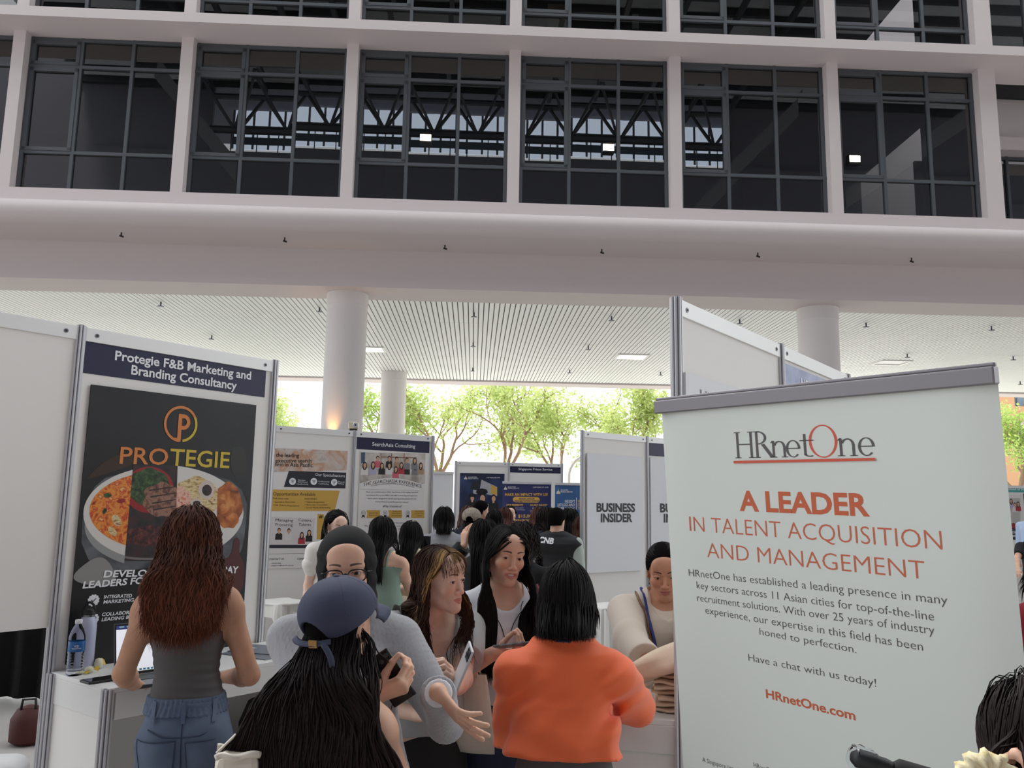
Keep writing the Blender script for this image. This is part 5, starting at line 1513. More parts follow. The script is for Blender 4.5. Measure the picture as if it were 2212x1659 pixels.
    # ------------------------------------------------------------ head
    def add_head(s, face=True, ks=1.0, jaw=1.0, smile=0.0, eye=.0033, nose=1.0, full=1.0, ears=True, gaze=(0, -.1)):
        s.k_head = ks; S_ = s.S; Hd, Rh = s.Hd, s.Rh; g = 'head'
        R = lambda *v: tuple(np.array(v) * ks)
        S_.el(Hd((0, -.012, .032)), R(.0715, .092, .083), Rh, .02, g)
        S_.el(Hd((0, .022, -.035)), R(.055, .060, .078), Rh, .03, g)
        for sg in (-1, 1):
            S_.rc(Hd((sg * .045 * jaw, -.002, -.058)), Hd((sg * .013, .066, -.103)), .019 * ks, .013 * ks, .026, g)
        S_.el(Hd((0, .072, -.101)), R(.019, .016, .015), Rh, .022, g)
        if face:
            for sg in (-1, 1):
                S_.el(Hd((sg * .035, .055, -.031 + .004 * smile)), R(.023 * full, .022 * full + .002 * smile, .022), Rh, .026, g)
            S_.el(Hd((0, .066, .047)), R(.05, .022, .035), Rh, .035, g)
            for sg in (-1, 1):     # brow ridge, socket
                S_.rc(Hd((sg * .013, .079, .017)), Hd((sg * .047, .066, .018)), .0075 * ks, .006 * ks, .014, g)
                S_.el(Hd((sg * .0315, .092, .000)), R(.019, .012, .0095), Rh, .012, g, 's')
            S_.rc(Hd((0, .079, .006)), Hd((0, .0985, -.037)), .0062 * ks, .0085 * ks * nose, .010, g)
            S_.el(Hd((0, .0985, -.0395)), R(.0105 * nose, .0095, .0085), Rh, .007, g)
            for sg in (-1, 1):
                S_.el(Hd((sg * .0125 * nose, .0895, -.0425)), R(.0075, .0095, .0070), Rh, .006, g)
                S_.el(Hd((sg * .0062, .0955, -.0495)), R(.0035, .0048, .0030), Rh, .003, g, 's')
            # mouth
            S_.el(Hd((0, .070, -.070)), R(.030, .020, .020), Rh, .018, g)
            w = .024 + .006 * smile
            up = .003 * smile
            for sg in (-1, 1):
                S_.rc(Hd((sg * .003, .0895, -.0655)), Hd((sg * w * .92, .079 - .002 * smile, -.0690 + up)), .0052 * ks, .0022 * ks, .004, g)
                S_.rc(Hd((sg * .002, .0885, -.0765 - .005 * smile)), Hd((sg * w * .85, .0785, -.0715 + up)), .0062 * ks, .0024 * ks, .005, g)
                if smile <= .2:
                    S_.rc(Hd((0, .0975, -.0712)), Hd((sg * w, .0845, -.0704 + up)), .0034 * ks, .0022 * ks, .004, g, 's')
            if smile > .2:
                S_.el(Hd((0, .0955, -.0705)), R(w * .95, .0165, .0020 + .0036 * smile), Rh, .002, g, 's')
            # eyelids over the ball, opening cut out
            for sg in (-1, 1):
                S_.el(Hd((sg * .0315, .0735, .0005)), R(.0158, .0142, .0125), Rh, .004, g)
                Re = Rh @ roty(sg * math.radians(-6)) @ rotz(sg * math.radians(-14))
                S_.el(Hd((sg * .0318, .0880, -.0012)), R(.0125, .0135, eye), Re, .0012, g, 's')
        if ears:
            for sg in (-1, 1):
                Re = Rh @ rotz(sg * math.radians(-22)) @ rotx(math.radians(-10))
                S_.el(Hd((sg * .0715, -.008, -.012)), R(.0085, .0185, .031), Re, .008, g)
                S_.el(Hd((sg * .0785, .000, -.010)), R(.006, .010, .019), Re, .004, g, 's')
        s.hp = dict(face=face, smile=smile, eye=eye, ks=ks, gaze=gaze)

    def face_attrs(s, V):
        q = (V - s.hc) @ s.Rh / s.hp['ks']; x, y, z = np.abs(q[:, 0]), q[:, 1], q[:, 2]; sm = s.hp['smile']
        inb = (y > .03) & (np.abs(z) < .13) & (x < .1)
        w = .0245 + .006 * sm
        zu = -.0605 - .0055 * (x / w) ** 2 - .0012 * np.exp(-(x / .004) ** 2) + .004 * sm * (x / w) ** 2; zl = -.0822 - .0055 * sm + .0125 * (x / w) ** 2 + .003 * sm
        lip = np.clip(np.minimum((zu - z), (z - zl)) / .0016 + .5, 0, 1) * np.clip((w - x) / .003, 0, 1) * inb * (y > .062)
        bz = .0225 + .0040 * np.sin(np.clip((x - .012) / .036, 0, 1) * math.pi * .8); th = .0034 * np.clip(1.25 - (x - .012) / .045, .25, 1)
        brow = np.clip((th - np.abs(z - bz)) / .0012 + .5, 0, 1) * np.clip((x - .0115) / .003, 0, 1) * np.clip((.050 - x) / .004, 0, 1) * inb * .9
        e = s.hp['eye']; ex = (x - .0318) / .0138
        zl_ = e * np.sqrt(np.clip(1 - ex ** 2, 0, 1)) - .0012 + .0009
        lash = np.clip((.0013 - np.abs(z - zl_)) / .0008, 0, 1) * (np.abs(ex) < 1.05) * inb * (y > .055)
        blush = np.exp(-((x - .042) / .022) ** 2 - ((z + .03) / .02) ** 2) * .55 * inb + .45 * np.exp(-(x / .014) ** 2 - ((z + .042) / .012) ** 2) * inb
        return dict(lip=lip, brow=brow, lash=lash * .9, blush=blush)

    # ------------------------------------------------------------ output
    def build(s, label, skin, h=.007, fine=True, cat='person', group=None, body_tags=None, parts=True):
        root = thing('person', label, cat, tuple(s.loc), s.rz, group); s.root = root
        Sb = s.S if body_tags is None else s.S.sub(body_tags)
        D, lo, hh = Sb.grid(h)
        V, F = surf_nets(D, lo, hh)
        if fine:
            hp = s.hp
            def mask(co, c):
                q = (co - s.hc) @ s.Rh
                m = (np.linalg.norm(q - np.array((0, .0, -.01)), axis=1) < .155) & (q[:, 2] > -.13)
                if c > 0: m &= (q[:, 1] > .02) & (np.abs(q[:, 0]) < .07) & (q[:, 2] < .05)
                if c == 0:
                    for W_ in s.wr.values(): m |= np.linalg.norm(co - W_, axis=1) < .2
                return m
            bm, co = refine(V, F, mask, fine if isinstance(fine, int) and fine > 1 else 1, Sb)
            me = bpy.data.meshes.new('body'); bm.to_mesh(me); bm.free()
            me.polygons.foreach_set('use_smooth', np.ones(len(me.polygons), bool))
            me.materials.append(skin); o = bpy.data.objects.new('body', me); COL.objects.link(o); o.parent = root
            Vn = np.zeros(len(me.vertices) * 3); me.vertices.foreach_get('co', Vn); Vn = Vn.reshape(-1, 3)
            if hp['face']:
                for nm, a in s.face_attrs(Vn).items():
                    at = me.attributes.new(nm, 'FLOAT', 'POINT'); at.data.foreach_set('value', a.astype(np.float32))
        else:
            o = mesh_np('body', V, F, skin, root)
        s.body = o
        if fine and s.hp['face']: s.eyes()
        return root

    def neckcut(s, P, D, r=.070, front=.0, vy=.0, w=None):
        """opening for the neck; front = how far the neckline dips in front"""
        q = (P - s.nb) @ s.Rt / s.k; x, y, z = q[..., 0], q[..., 1] - .012, q[..., 2]
        rx = r * (1 + .0 * z) if w is None else w
        e = (np.sqrt((x / rx) ** 2 + (y / (r * 1.0)) ** 2) - 1) * r
        hole = np.maximum(e, -(z + .02))
        if front:
            dip = np.maximum(np.abs(x) / rx - np.clip((z + front) / front, 0, 1.05), 0) * rx - .0
            dip = np.where((y > 0) & (z > -front), (np.abs(x) - rx * np.sqrt(np.clip((z + front) / front, 0, 1))), .05)
            dip = np.where(z <= -front, np.maximum(dip, -(z + front)), dip)
            hole = np.minimum(hole, dip)
        return np.maximum(D, -hole)

    def eyes(s):
        ks = s.hp['ks']; gx, gz = s.hp['gaze']
        for sg in (-1, 1):
            c = s.Hd((sg * .0315, .0735, .0)); r = .0129 * ks
            mb = MB(); n = 20
            Rg = s.Rh @ rotz(math.radians(-gx)) @ rotx(math.radians(gz))
            T = lambda x, y, z: tuple(c + Rg @ np.array((x, z, -y)))
            prof = []; 
            for i in range(21):
                a = math.pi * (1 - i / 20); prof.append((max(r * math.sin(a), 1e-5), r * math.cos(a)))
            mb.lathe(prof, (0, 0, 0), n, T, 0)
            e = mb.build('eye', [M_eyew], s.root, smooth=True)
            def disc(rad, m, off, nm):
                mb = MB(); pr = []
                for i in range(7):
                    rr = rad * (1 - i / 6) + 1e-5; pr.append((rr, math.sqrt(max((r + off) ** 2 - rr * rr, 0))))
                mb.lathe(pr, (0, 0, 0), n, T, 0); mb.f = mb.f[:-2]; mb.mi = mb.mi[:-2]; return mb.build(nm, m, e, smooth=True)
            disc(.0066 * ks, M_iris, .0003, 'iris'); disc(.0027 * ks, M_pupil, .0005, 'pupil')
        if s.hp['smile'] > .2:
            mb = MB(); w = .024 * ks
            for i in range(-4, 5):
                x0, x1 = (i - .48) * .0058, (i + .48) * .0058
                f = lambda x: .0845 - 12 * x * x
                z0, z1 = -.0765, -.0655
                mb.add([tuple(s.Hd((x, f(x) - dy, z))) for z in (z0, z1) for dy in (0, .004) for x in (x0, x1)], [(0, 1, 5, 4), (1, 3, 7, 5), (2, 0, 4, 6), (0, 2, 3, 1), (4, 5, 7, 6)])
            mb.build('teeth', M_teeth, s.root)

    def garment(s, name, m, tags=(), infl=.008, extra=None, planes=(), h=.008, folds=None, fk=None, label=None, k=None, cut=None, neck=None):
        """cloth over the body shapes named by tags; planes keep the side their normal points away from (local frame)"""
        S_ = s.S.sub(tags)
        if extra:
            extra(S_)
        def post(P, D):
            if folds is not None: D = D + folds(P)
            if neck: D = s.neckcut(P, D, **neck)
            for (pt_, n_) in planes:
                D = np.maximum(D, (P - np.asarray(pt_)) @ nrm(n_))
            if cut is not None: D = cut(P, D)
            return D
        D, lo, hh = S_.grid(h, infl, post)
        V, F = surf_nets(D, lo, hh)
        o = mesh_np(name, V, F, m, s.root)
        if label: o['label'] = label
        s.garm.append((S_, infl))
        return o

    def solid(s, name, S_, m, h=.006, infl=0, post=None, parent=None):
        D, lo, hh = S_.grid(h, infl, post); V, F = surf_nets(D, lo, hh)
        return mesh_np(name, V, F, m, parent or s.root)

    # ------------------------------------------------------------ hair
    def hair(s, m, n=900, length=.5, zmin=None, seed=1, part=.0, thick=.012, wav=0.0, wl=.09, frontz=.062, front='sides', sweep=.6, width=.0042, bangs=None, back_only=False, gap=.004, spread=0.0, seg=.019, side_front=0.5, streak=None, curl_in=0, cap=True, tieback=None, zroot=None, hemvar=.012):
        rg = np.random.RandomState(seed); ks = s.k_head; Rh, hc = s.Rh, s.hc
        # obstacle: body and clothes
        obs = [(s.S, 0.0)] + s.garm
        def ob(P): 
            d = np.full(P.shape[:-1], 9.)
            for S_, i in obs: d = np.minimum(d, S_.ev(P) - i)
            return d
        def grad(P):
            e = 1e-3; d0 = ob(P); g = np.stack([ob(P + np.eye(3)[i] * e) - d0 for i in range(3)], -1)
            return g / np.maximum(np.linalg.norm(g, axis=-1, keepdims=True), 1e-9)
        # roots
        pts = []
        while len(pts) < n:
            v = nrm(rg.normal(size=3)); q = np.array((0, -.012, .032)) + v * np.array((.0715, .092, .083))
            x, y, z = q
            ok = z > (frontz - .012 * (abs(x) / .05) ** 2 if y > .03 else .012 + .05 * max(0, (y + .0) / .03) if y > -.0 else -.02 - .035 * min(1, max(0, (-y) / .05)))
            if zroot is not None and z > zroot: ok = False
            if ok and not (back_only and y > .0): pts.append(q)
        q = np.array(pts)
        npt = n // 5
        if part is not None and not back_only and zroot is None:
            yy = rg.uniform(.0, .054, npt); q[:npt, 1] = yy; q[:npt, 0] = part + rg.normal(size=npt) * .004; q[:npt, 2] = .032 + .083 * np.sqrt(np.clip(1 - ((yy + .012) / .092) ** 2 - (q[:npt, 0] / .0715) ** 2, 0, 1))
        pts = q
        P = hc + (q @ Rh.T) * ks
        N0 = grad(P); lay = (thick * (.25 + .75 * rg.rand(n)))
        xr, yr, zr_ = q[:, 0] - (part or 0), q[:, 1], q[:, 2]
        # starting direction in head frame
        side = np.where(xr >= 0, 1., -1.)
        d0 = np.stack([side * (.35 * np.clip(np.abs(xr) / .02, 0, 1) + (0 if part is None else 1.3) * np.clip((.075 - np.abs(xr)) / .07, 0, 1) * (zr_ > .055) * np.clip((yr + .005) / .03, 0, 1)), np.where(yr > .02, -.35, -.55), np.where(yr > .03, -.12, -.55)], 1)
        isb = np.zeros(n, bool)
        if bangs:
            isb = (yr > .045) & (zr_ > .05) & (np.abs(q[:, 0] - bangs.get('c', 0)) < bangs.get('w', .05))
            d0[isb] = np.stack([np.sign(q[isb, 0] - bangs.get('c', 0) + 1e-6) * .25, np.full(isb.sum(), 1.2), np.full(isb.sum(), -.5)], 1)
        dirs = (d0 @ Rh.T); dirs /= np.linalg.norm(dirs, axis=1, keepdims=True)
        L = length * (.86 + .14 * rg.rand(n))
        if bangs: L[isb] = bangs['len'] * (.75 + .25 * rg.rand(isb.sum()))
        ns = int(length / seg) + 2
        path = [P + N0 * (lay * .3)[:, None]]
        cur = path[0].copy(); d = dirs.copy()
        g = np.array((0, 0, -1.0)); infront = (yr > -.035) & (rg.rand(n) < side_front)
        az = np.arctan2((P - s.hc)[:, 0], -(P - s.hc)[:, 1]); az = np.where(infront, 9., az); rk = np.argsort(np.argsort(az)); nbk = max((~infront).sum(), 2); uu = np.clip(rk / nbk * 2 - 1, -1, 1) + rg.normal(size=n) * .12
        fu_ = rg.rand(n)
        tie = None if tieback is None else s.Hd(tieback)
        done = np.zeros(n, bool)
        for k in range(ns):
            q = (cur - hc) @ Rh / ks
            f = np.tile(g, (n, 1)) * .42
            # keep the face clear
            fz = (q[:, 1] > .015) & (np.abs(q[:, 0]) < .085) & (q[:, 2] < .07) & (q[:, 2] > -.16)
            if bangs: fz &= ~isb
            f[fz] += (np.stack([np.sign(q[fz, 0] + 1e-6) * sweep * .8, -np.full(fz.sum(), sweep * .55), np.zeros(fz.sum())], 1)) @ Rh.T
            # strands that come forward of the shoulder or fall behind it
            low = (q[:, 2] < -.10)
            rel = cur - s.nb; zone = (q[:, 2] < -.02) & (rel[:, 2] > -.20 * s.k); wid = np.where(infront, .095, np.where(rel[:, 2] > -.06, .06, .10)) * s.k + np.where(rel[:, 2] > -.06, .6, 1.0) * spread
            inw = -np.sign(rel[:, 0]) * np.clip((np.abs(rel[:, 0]) - wid) / .05, 0, 1.2)
            fr = zone & infront; bk = zone & ~infront
            f[fr] += np.stack([inw[fr] * .45, .95 * (rel[fr, 1] < .115), np.zeros(fr.sum())], 1); f[bk] += np.stack([inw[bk] * .55, -.5 * (rel[bk, 1] > -.10), np.zeros(bk.sum())], 1)
            lw = (rel[:, 2] <= -.20 * s.k); f[lw, 0] += (-np.sign(rel[:, 0]) * np.clip((np.abs(rel[:, 0]) - .12 - spread) / .06, 0, 1) * .25)[lw]
            bf = (q[:, 2] < -.10) & infront; f[bf, 0] += (np.clip((side * (.048 + .082 * fu_) * s.k - rel[:, 0]) / .04, -1, 1) * .38)[bf]
            if spread:
                bz = (q[:, 2] < -.06) & ~infront; f[bz, 0] += (np.clip((uu * (.08 + spread * 1.2) - rel[:, 0]) / .06, -1, 1) * .42)[bz]
            if tie is not None:
                on = ~done; to = tie - cur; dist = np.linalg.norm(to, axis=1); near = dist < .03; done |= near
                f[~done] = (to / np.maximum(dist, 1e-6)[:, None])[~done] * .7
            d = d * .72 + f; d /= np.linalg.norm(d, axis=1, keepdims=True)
            nx = cur + d * seg
            for it in range(1 + (k < 10)):
                dd = ob(nx); off = lay + gap; gq = grad(nx); push = np.clip(off - dd, 0, .03)
                nx = nx + gq * push[:, None]
                # gently hold near the skin on the skull
                qq = (nx - hc) @ Rh / ks; onh = (qq[:, 2] > -.02) & (dd > off)
                nx = nx - gq * (np.clip(dd - off, 0, .01) * .7 * onh)[:, None]
            st = nx - cur; sl = np.linalg.norm(st, axis=1, keepdims=True); nx = cur + st / np.maximum(sl, 1e-9) * seg
            d = nx - cur; d /= np.linalg.norm(d, axis=1, keepdims=True)
            cur = nx; path.append(cur.copy())
        A = np.stack(path, 1)     # n, ns+1, 3
        for _ in range(3): A[:, 1:-1] = A[:, :-2] * .25 + A[:, 1:-1] * .5 + A[:, 2:] * .25
        s_al = np.arange(ns + 1) * seg
        if wav:
            # clumped waves
            cl = rg.randint(0, 60, n); cph = rg.rand(60) * 6.28; am = wav * np.clip(s_al / .12, 0, 1)
            w1 = np.sin(s_al[None] * 2 * math.pi / wl + cph[cl][:, None] + rg.normal(size=(n, 1)) * .35); w2 = np.cos(s_al[None] * 2 * math.pi / (wl * 1.15) + cph[cl][:, None] * 1.7)
            A[:, :, 0] += am[None] * w1; A[:, :, 1] += am[None] * w2 * .7
        if zmin is not None:
            # cut to an even hem
            zc = zmin + rg.normal(size=n) * hemvar
            zz = A[:, :, 2]; keep = zz > zc[:, None]; last = keep.cumprod(1).sum(1) - 1
        else:
            last = np.minimum((L / seg).astype(int), ns)
        if bangs: last = np.where(isb, np.minimum(last, (L / seg).astype(int)), last)
        last = np.clip(last, 2, ns)
        V, F, at_r, at_a, at_s = [], [], [], [], []
        rnd = rg.rand(n); base = 0
        stv = np.zeros(n) if streak is None else streak(np.array(pts), rg)
        M_ = ns + 1
        # resample each strand over its kept length
        for i in range(n):
            m_ = last[i] + 1; a = A[i, :m_]
            w = width * (.7 + .6 * rnd[i])
            t = np.gradient(a, axis=0); t /= np.maximum(np.linalg.norm(t, axis=1, keepdims=True), 1e-9)
            out = a - (hc + np.array((0, 0, 0))); out[:, 2] *= .2
            u = np.cross(t, out); u /= np.maximum(np.linalg.norm(u, axis=1, keepdims=True), 1e-9); b = np.cross(u, t)
            tp = np.clip((m_ - 1 - np.arange(m_)) / max(3, m_ * .25), .12, 1) * np.clip(.12 + np.arange(m_) / 4, .12, 1)
            hw = (w * tp)[:, None]
            ring = np.stack([a + u * hw, a + b * hw * .45, a - u * hw, a - b * hw * .45], 1).reshape(-1, 3)
            V.append(ring)
            ii = base + np.arange(m_ - 1)[:, None] * 4
            j = np.arange(4)[None]; F.append(np.stack([ii + j, ii + (j + 1) % 4, ii + 4 + (j + 1) % 4, ii + 4 + j], -1).reshape(-1, 4))
            at_r.append(np.full(m_ * 4, rnd[i])); at_a.append(np.repeat(np.linspace(0, 1, m_), 4)); at_s.append(np.full(m_ * 4, stv[i])); base += m_ * 4
        return mesh_np('hair', np.concatenate(V), np.concatenate(F), m, s.root, True, dict(rnd=np.concatenate(at_r), along=np.concatenate(at_a), streak=np.concatenate(at_s)))

    def scalp(s, m, thick=.009, frontz=.058, low=-.07, parent=None, h=.005, name='hair_base'):
        """close cap of hair under the strands"""
        S_ = Sdf(); S_.el(s.Hd((0, -.012, .032)), np.array((.0715, .092, .083)) * s.k_head, s.Rh, .02); S_.el(s.Hd((0, -.03, -.02)), np.array((.062, .065, .07)) * s.k_head, s.Rh, .03)
        def post(P, D):
            q = (P - s.hc) @ s.Rh / s.k_head; x, y, z = q[..., 0], q[..., 1], q[..., 2]
            lim = np.where(y > .02, frontz - .03 * np.clip((np.abs(x) - .045) / .03, 0, 1), np.where(y > -.015, .02, low))
            lim = np.interp(y, [-.1, -.03, -.005, .03, .06], [low, low, .01, .04, frontz]) - .02 * np.clip((np.abs(x) - .05) / .02, 0, 1) * (y > .0)
            return np.maximum(D, (lim - z) * .8)
        return s.solid(name, S_, m, h, thick, post)
# ================================================================ people
SK_A = skin_mat('skin_fair', (240, 200, 178), (206, 138, 126), (60, 44, 38))
SK_B = skin_mat('skin_warm', (228, 180, 154), (198, 126, 116))
SK_C = skin_mat('skin_tan', (208, 156, 126), (170, 96, 86))
SK_D = skin_mat('skin_brown', (200, 146, 118), (166, 96, 90), (18, 14, 14))
HR_K = hair_mat('black_hair', (12, 10, 11), (18, 14, 14)); HR_D = hair_mat('dark_brown_hair', (22, 16, 15), (38, 26, 22))
HR_R = hair_mat('auburn_wavy_hair', (58, 34, 26), (104, 58, 40)); HR_S = hair_mat('brown_streaked_hair', (52, 34, 26), (66, 44, 34), (190, 150, 92))
HR_B = hair_mat('reddish_brown_hair', (62, 38, 32), (98, 58, 46)); HR_M = hair_mat('maroon_dark_hair', (16, 10, 10), (38, 20, 18))
HB = mat('hair_root_shade', (16, 13, 13), .9, spec=.05); HBB = mat('brown_hair_root_shade', (40, 25, 19), .9, spec=.05)


def folds(amp=.003, f=38, a=.6, seed=0, zc=None):
    r = np.random.RandomState(seed); ks = [(nrm(r.normal(size=3) * (1, .6, .8)), f * (.6 + .8 * r.rand()), r.rand() * 6.28) for _ in range(4)]
    def fn(P):
        o = 0
        for kv, ff, ph in ks:
            o = o + np.sin(P @ (kv * ff) + ph + 1.3 * np.sin(P @ (kv[[1, 2, 0]] * ff * .4)))
        w = 1.0 if zc is None else np.exp(-((P[..., 2] - zc) / .1) ** 2) * 1.0 + .25
        return o * amp * .5 * w
    return fn


def sleeves(p, upto, r0=.058, r1=.052, sides='LR', cap=True):
    """upto: 0..1 upper arm, 1..2 forearm"""
    def ex(S_):
        for sd in sides:
            A, E_, W_ = p.sh[sd], p.el[sd], p.wr[sd]; k = p.k
            if upto <= 1: S_.rc(A, A + (E_ - A) * upto, r0 * k, r1 * k, .025, 'sl', cap=cap)
            else:
                S_.rc(A, E_, r0 * k, r1 * k, .025, 'sl'); S_.rc(E_, E_ + (W_ - E_) * (upto - 1), r1 * k, (r1 - .012) * k, .02, 'sl', cap=cap)
    return ex


def many(*fs):
    def ex(S_):
        for f in fs: f(S_)
    return ex


def loose(p, z0, z1, w0=1.15, w1=1.1, d=1.15):
    """hanging cloth around the trunk between heights z0..z1 of the trunk frame"""
    k = p.k
    def ex(S_):
        zs = np.linspace(z0, z1, 6) * k; t = np.linspace(0, 1, 6)
        S_.prof(p.Hc, p.Rt, zs, (.150 * (w0 + (w1 - w0) * t)) * k * p.wide * np.array([1, 1, 1, .985, .93, .78]), (.105 * d) * k * np.array([1, 1, 1, .985, .93, .78]), np.zeros(6) - .004, .03, 'lo')
    return ex


def neckline(p, z=.478, tilt=.25, y=.0): return (p.T((0, y, z * p.k)), p.Rt @ np.array((0, tilt, 1.0)))
def hem(p, z): return (p.T((0, 0, z * p.k)), p.Rt @ np.array((0, 0, -1.0)))
def above(p, z): return (p.T((0, 0, z * p.k)), p.Rt @ np.array((0, 0, 1.0)))
def flatz(z, up=1): return (np.array((0, 0, z)), np.array((0, 0, float(up))))


def skirt(p, ztop, zbot, wt=.155, wb=.19, dt=.115, db=.14):
    """world heights"""
    k = p.k
    def ex(S_):
        z = np.linspace(zbot, ztop, 7); t = np.linspace(0, 1, 7)
        bump = np.sin(np.pi * np.clip((t - .35) / .65, 0, 1)) * .006
        S_.prof((0, -.008, 0), I3, z, (wb + (wt - wb) * t + bump) * k * p.wide, (db + (dt - db) * t + bump) * k, np.full(7, -.006) - bump * .5, .01, 'sk')
    return ex


def legs_cloth(p, r0=.10, r1=.075, zb=.06):
    def ex(S_):
        for nm in 'LR':
            hp, kn, an = p.leg[nm]; S_.rc(hp, kn, r0 * p.k, (r0 + r1) / 2 * p.k, .03, 'lg'); S_.rc(kn, an + (0, 0, .02), (r0 + r1) / 2 * p.k, r1 * p.k, .02, 'lg')
    return ex


def stick(p, S_, infl, pts, d=(0, 1, 0), start=.45):
    """drop points (local) onto the cloth along d"""
    d = nrm(d); P = np.array(pts, float) - d * start; t = np.zeros(len(P))
    for _ in range(60):
        t += np.clip(S_.ev(P + t[:, None] * d) - infl, -.02, .05) * .8
    return P + t[:, None] * d - d * .0025


def stick_text(p, body, c, h, m, S_, infl, d=(0, 1, 0), right=(1, 0, 0), bold=.03, name='lettering', tilt=0, shear=0):
    v, f = text_mesh(body, bold, shear); sc = h / CAPH; x = (v[:, 0] - v[:, 0].max() / 2) * sc; z = v[:, 1] * sc
    r = np.array(right, float); P = np.array(c) + x[:, None] * r + (z + x * tilt)[:, None] * np.array((0, 0, 1.0))
    mb = MB(); mb.add(stick(p, S_, infl, P, d), f); return mb.build(name, m, p.root)


def stick_patch(p, name, poly, m, S_, infl, d=(0, 1, 0), parent=None, n=10, thick=.002, seam=None):
    """cloth patch: quad corners (x,z) local, laid on the cloth"""
    a, b, c, e = [np.array((q[0], 0, q[1])) for q in poly]
    g = [[(a * (1 - u) + b * u) * (1 - v) + (e * (1 - u) + c * u) * v for u in np.linspace(0, 1, n)] for v in np.linspace(0, 1, n)]
    P = stick(p, S_, infl, np.array(g).reshape(-1, 3), d) - nrm(d) * thick
    F = [(j * n + i, j * n + i + 1, (j + 1) * n + i + 1, (j + 1) * n + i) for j in range(n - 1) for i in range(n - 1)]
    mb = MB(); mb.add(P, F); o = mb.build(name, m, parent or p.root, smooth=True)
    if seam:
        t = MB()
        for q0, q1 in ((0, n - 1), (n - 1, n * n - 1), (n * n - 1, n * (n - 1)), (n * (n - 1), 0)):
            pts = [tuple(P[int(round(q0 + (q1 - q0) * i / (n - 1)))] - nrm(d) * .001) for i in range(n)]
            t.tube(pts, .0016, 4)
        t.build('seam', seam, o)
    return o


def strap(p, name, pts, m, r=.012, flat=.3, S_=None, infl=0, off=.004, n=16):
    """a strap through local points, kept outside the cloth"""
    pts = [np.array(q, float) for q in pts]; cur = []
    for i in range(len(pts) - 1):
        for u in np.linspace(0, 1, n, endpoint=(i == len(pts) - 2)): cur.append(pts[i] * (1 - u) + pts[i + 1] * u)
    C_ = np.array(cur)
    if S_ is not None:
        for _ in range(4):
            d = S_.ev(C_) - infl - off; e = 1e-3; g = np.stack([S_.ev(C_ + np.eye(3)[i] * e) - S_.ev(C_ - np.eye(3)[i] * e) for i in range(3)], -1); g /= np.maximum(np.linalg.norm(g, axis=1, keepdims=True), 1e-9)
            C_ = C_ - g * np.clip(d, -.05, .02)[:, None] * (np.abs(d) < .05)[:, None]
    mb = MB(); mb.tube([tuple(q) for q in C_], r, 6, flat=flat); return mb.build(name, m, p.root, smooth=True)


def shoes(p, m):
    S_ = Sdf()
    for nm in 'LR':
        hp, kn, an = p.leg[nm]; sg = -1 if nm == 'L' else 1
        S_.rc(an + (0, -.025, -.045 * p.k), an + np.array((sg * .02, .13, -.06 * p.k)), .044 * p.k, .034 * p.k, .03)
    def post(P, D): return np.maximum(D, -P[..., 2] + .002)
    return p.solid('shoes', S_, m, .009, 0, post)


M_denim = mat('blue_denim', (82, 95, 118), .85, bump=(400, .25), var=(6, (104, 118, 140), .38, .7)); M_denimd = mat('dark_denim', (44, 52, 76), .85, bump=(400, .25), var=(6, (64, 76, 104), .4, .75)); M_seam = mat('denim_seam_thread', (56, 66, 88), .8)
M_shoew = mat('white_shoe', (214, 212, 208), .6); M_shoek = mat('dark_shoe', (30, 28, 30), .6)


def basic(p, face=False, **kw):
    p.add_head(face=face, ears=kw.pop('ears', True), **kw)


# ---- 1 auburn-haired person at the left counter ------------------------------------------------
p = Person.at(412, 1170, 3.12, 14, sex='f', side=-3, head=(16, -10, 0), lean=2, wide=.79)
basic(p)
lh = at_z(292, 1470, .965); rh = at_z(470, 1442, .985)
p.arm('L', tuple(at_y(288, 1478, 3.36)), (-.35, -.3, -1), hand='flat', D=(-.5, .85, -.1), N=(0, 0, -1))
p.arm('R', tuple(at_y(492, 1462, 3.36)), (.7, -.4, -.8), hand='flat', D=(-.7, .6, -.1), N=(0, 0, -1))
p.build('person from behind with auburn wavy hair, grey tube top and denim skirt', SK_C, .007, fine=1)
zt = p.T((0, 0, .385 * p.k)); M_rib = mat('charcoal_stretch_top', (86, 82, 82), .75, bump=(160, .15))
def topcut(P, D):
    q = (P - p.Hc) @ p.Rt; return np.maximum(D, q[..., 2] - (.335 * p.k + .25 * q[..., 1] * -1 * .4 + .0 * q[..., 0]))
def ribs(P): 
    return .0016 * np.sin(P[..., 2] * 210 + 1.4 * np.sin(P[..., 0] * 9) + 5 * P[..., 0]) * np.exp(-((P[..., 2] - p.T((0, 0, .2))[2]) / .12) ** 2)
p.garment('tube_top', M_rib, ('torso',), .007, planes=[hem(p, .085)], h=.006, folds=ribs, cut=topcut)
zwaist = p.T((0, 0, .125 * p.k))[2]
o = p.garment('denim_skirt', M_denim, ('torso', 'thighL', 'thighR'), .007, extra=skirt(p, zwaist, .24, .120, .165, .092, .135), planes=[flatz(zwaist), flatz(.25, -1)], h=.008, folds=folds(.004, 26, seed=3))
Sk, ik = p.garm[-1]
def gather(P): return .0035 * np.sin(np.arctan2(P[..., 1], P[..., 0]) * 46)
wb_ = p.garment('waistband', M_denim, ('torso',), .012, planes=[flatz(zwaist + .012), flatz(zwaist - .045, -1)], h=.006, folds=gather)
for sx in (-1, 1):
    cx = sx * .082
    stick_patch(p, 'back_pocket', [(cx - .066, zwaist - .12), (cx + .066, zwaist - .115), (cx + .058, zwaist - .27), (cx - .05, zwaist - .275)], M_denim, Sk, ik, parent=o, seam=M_seam)
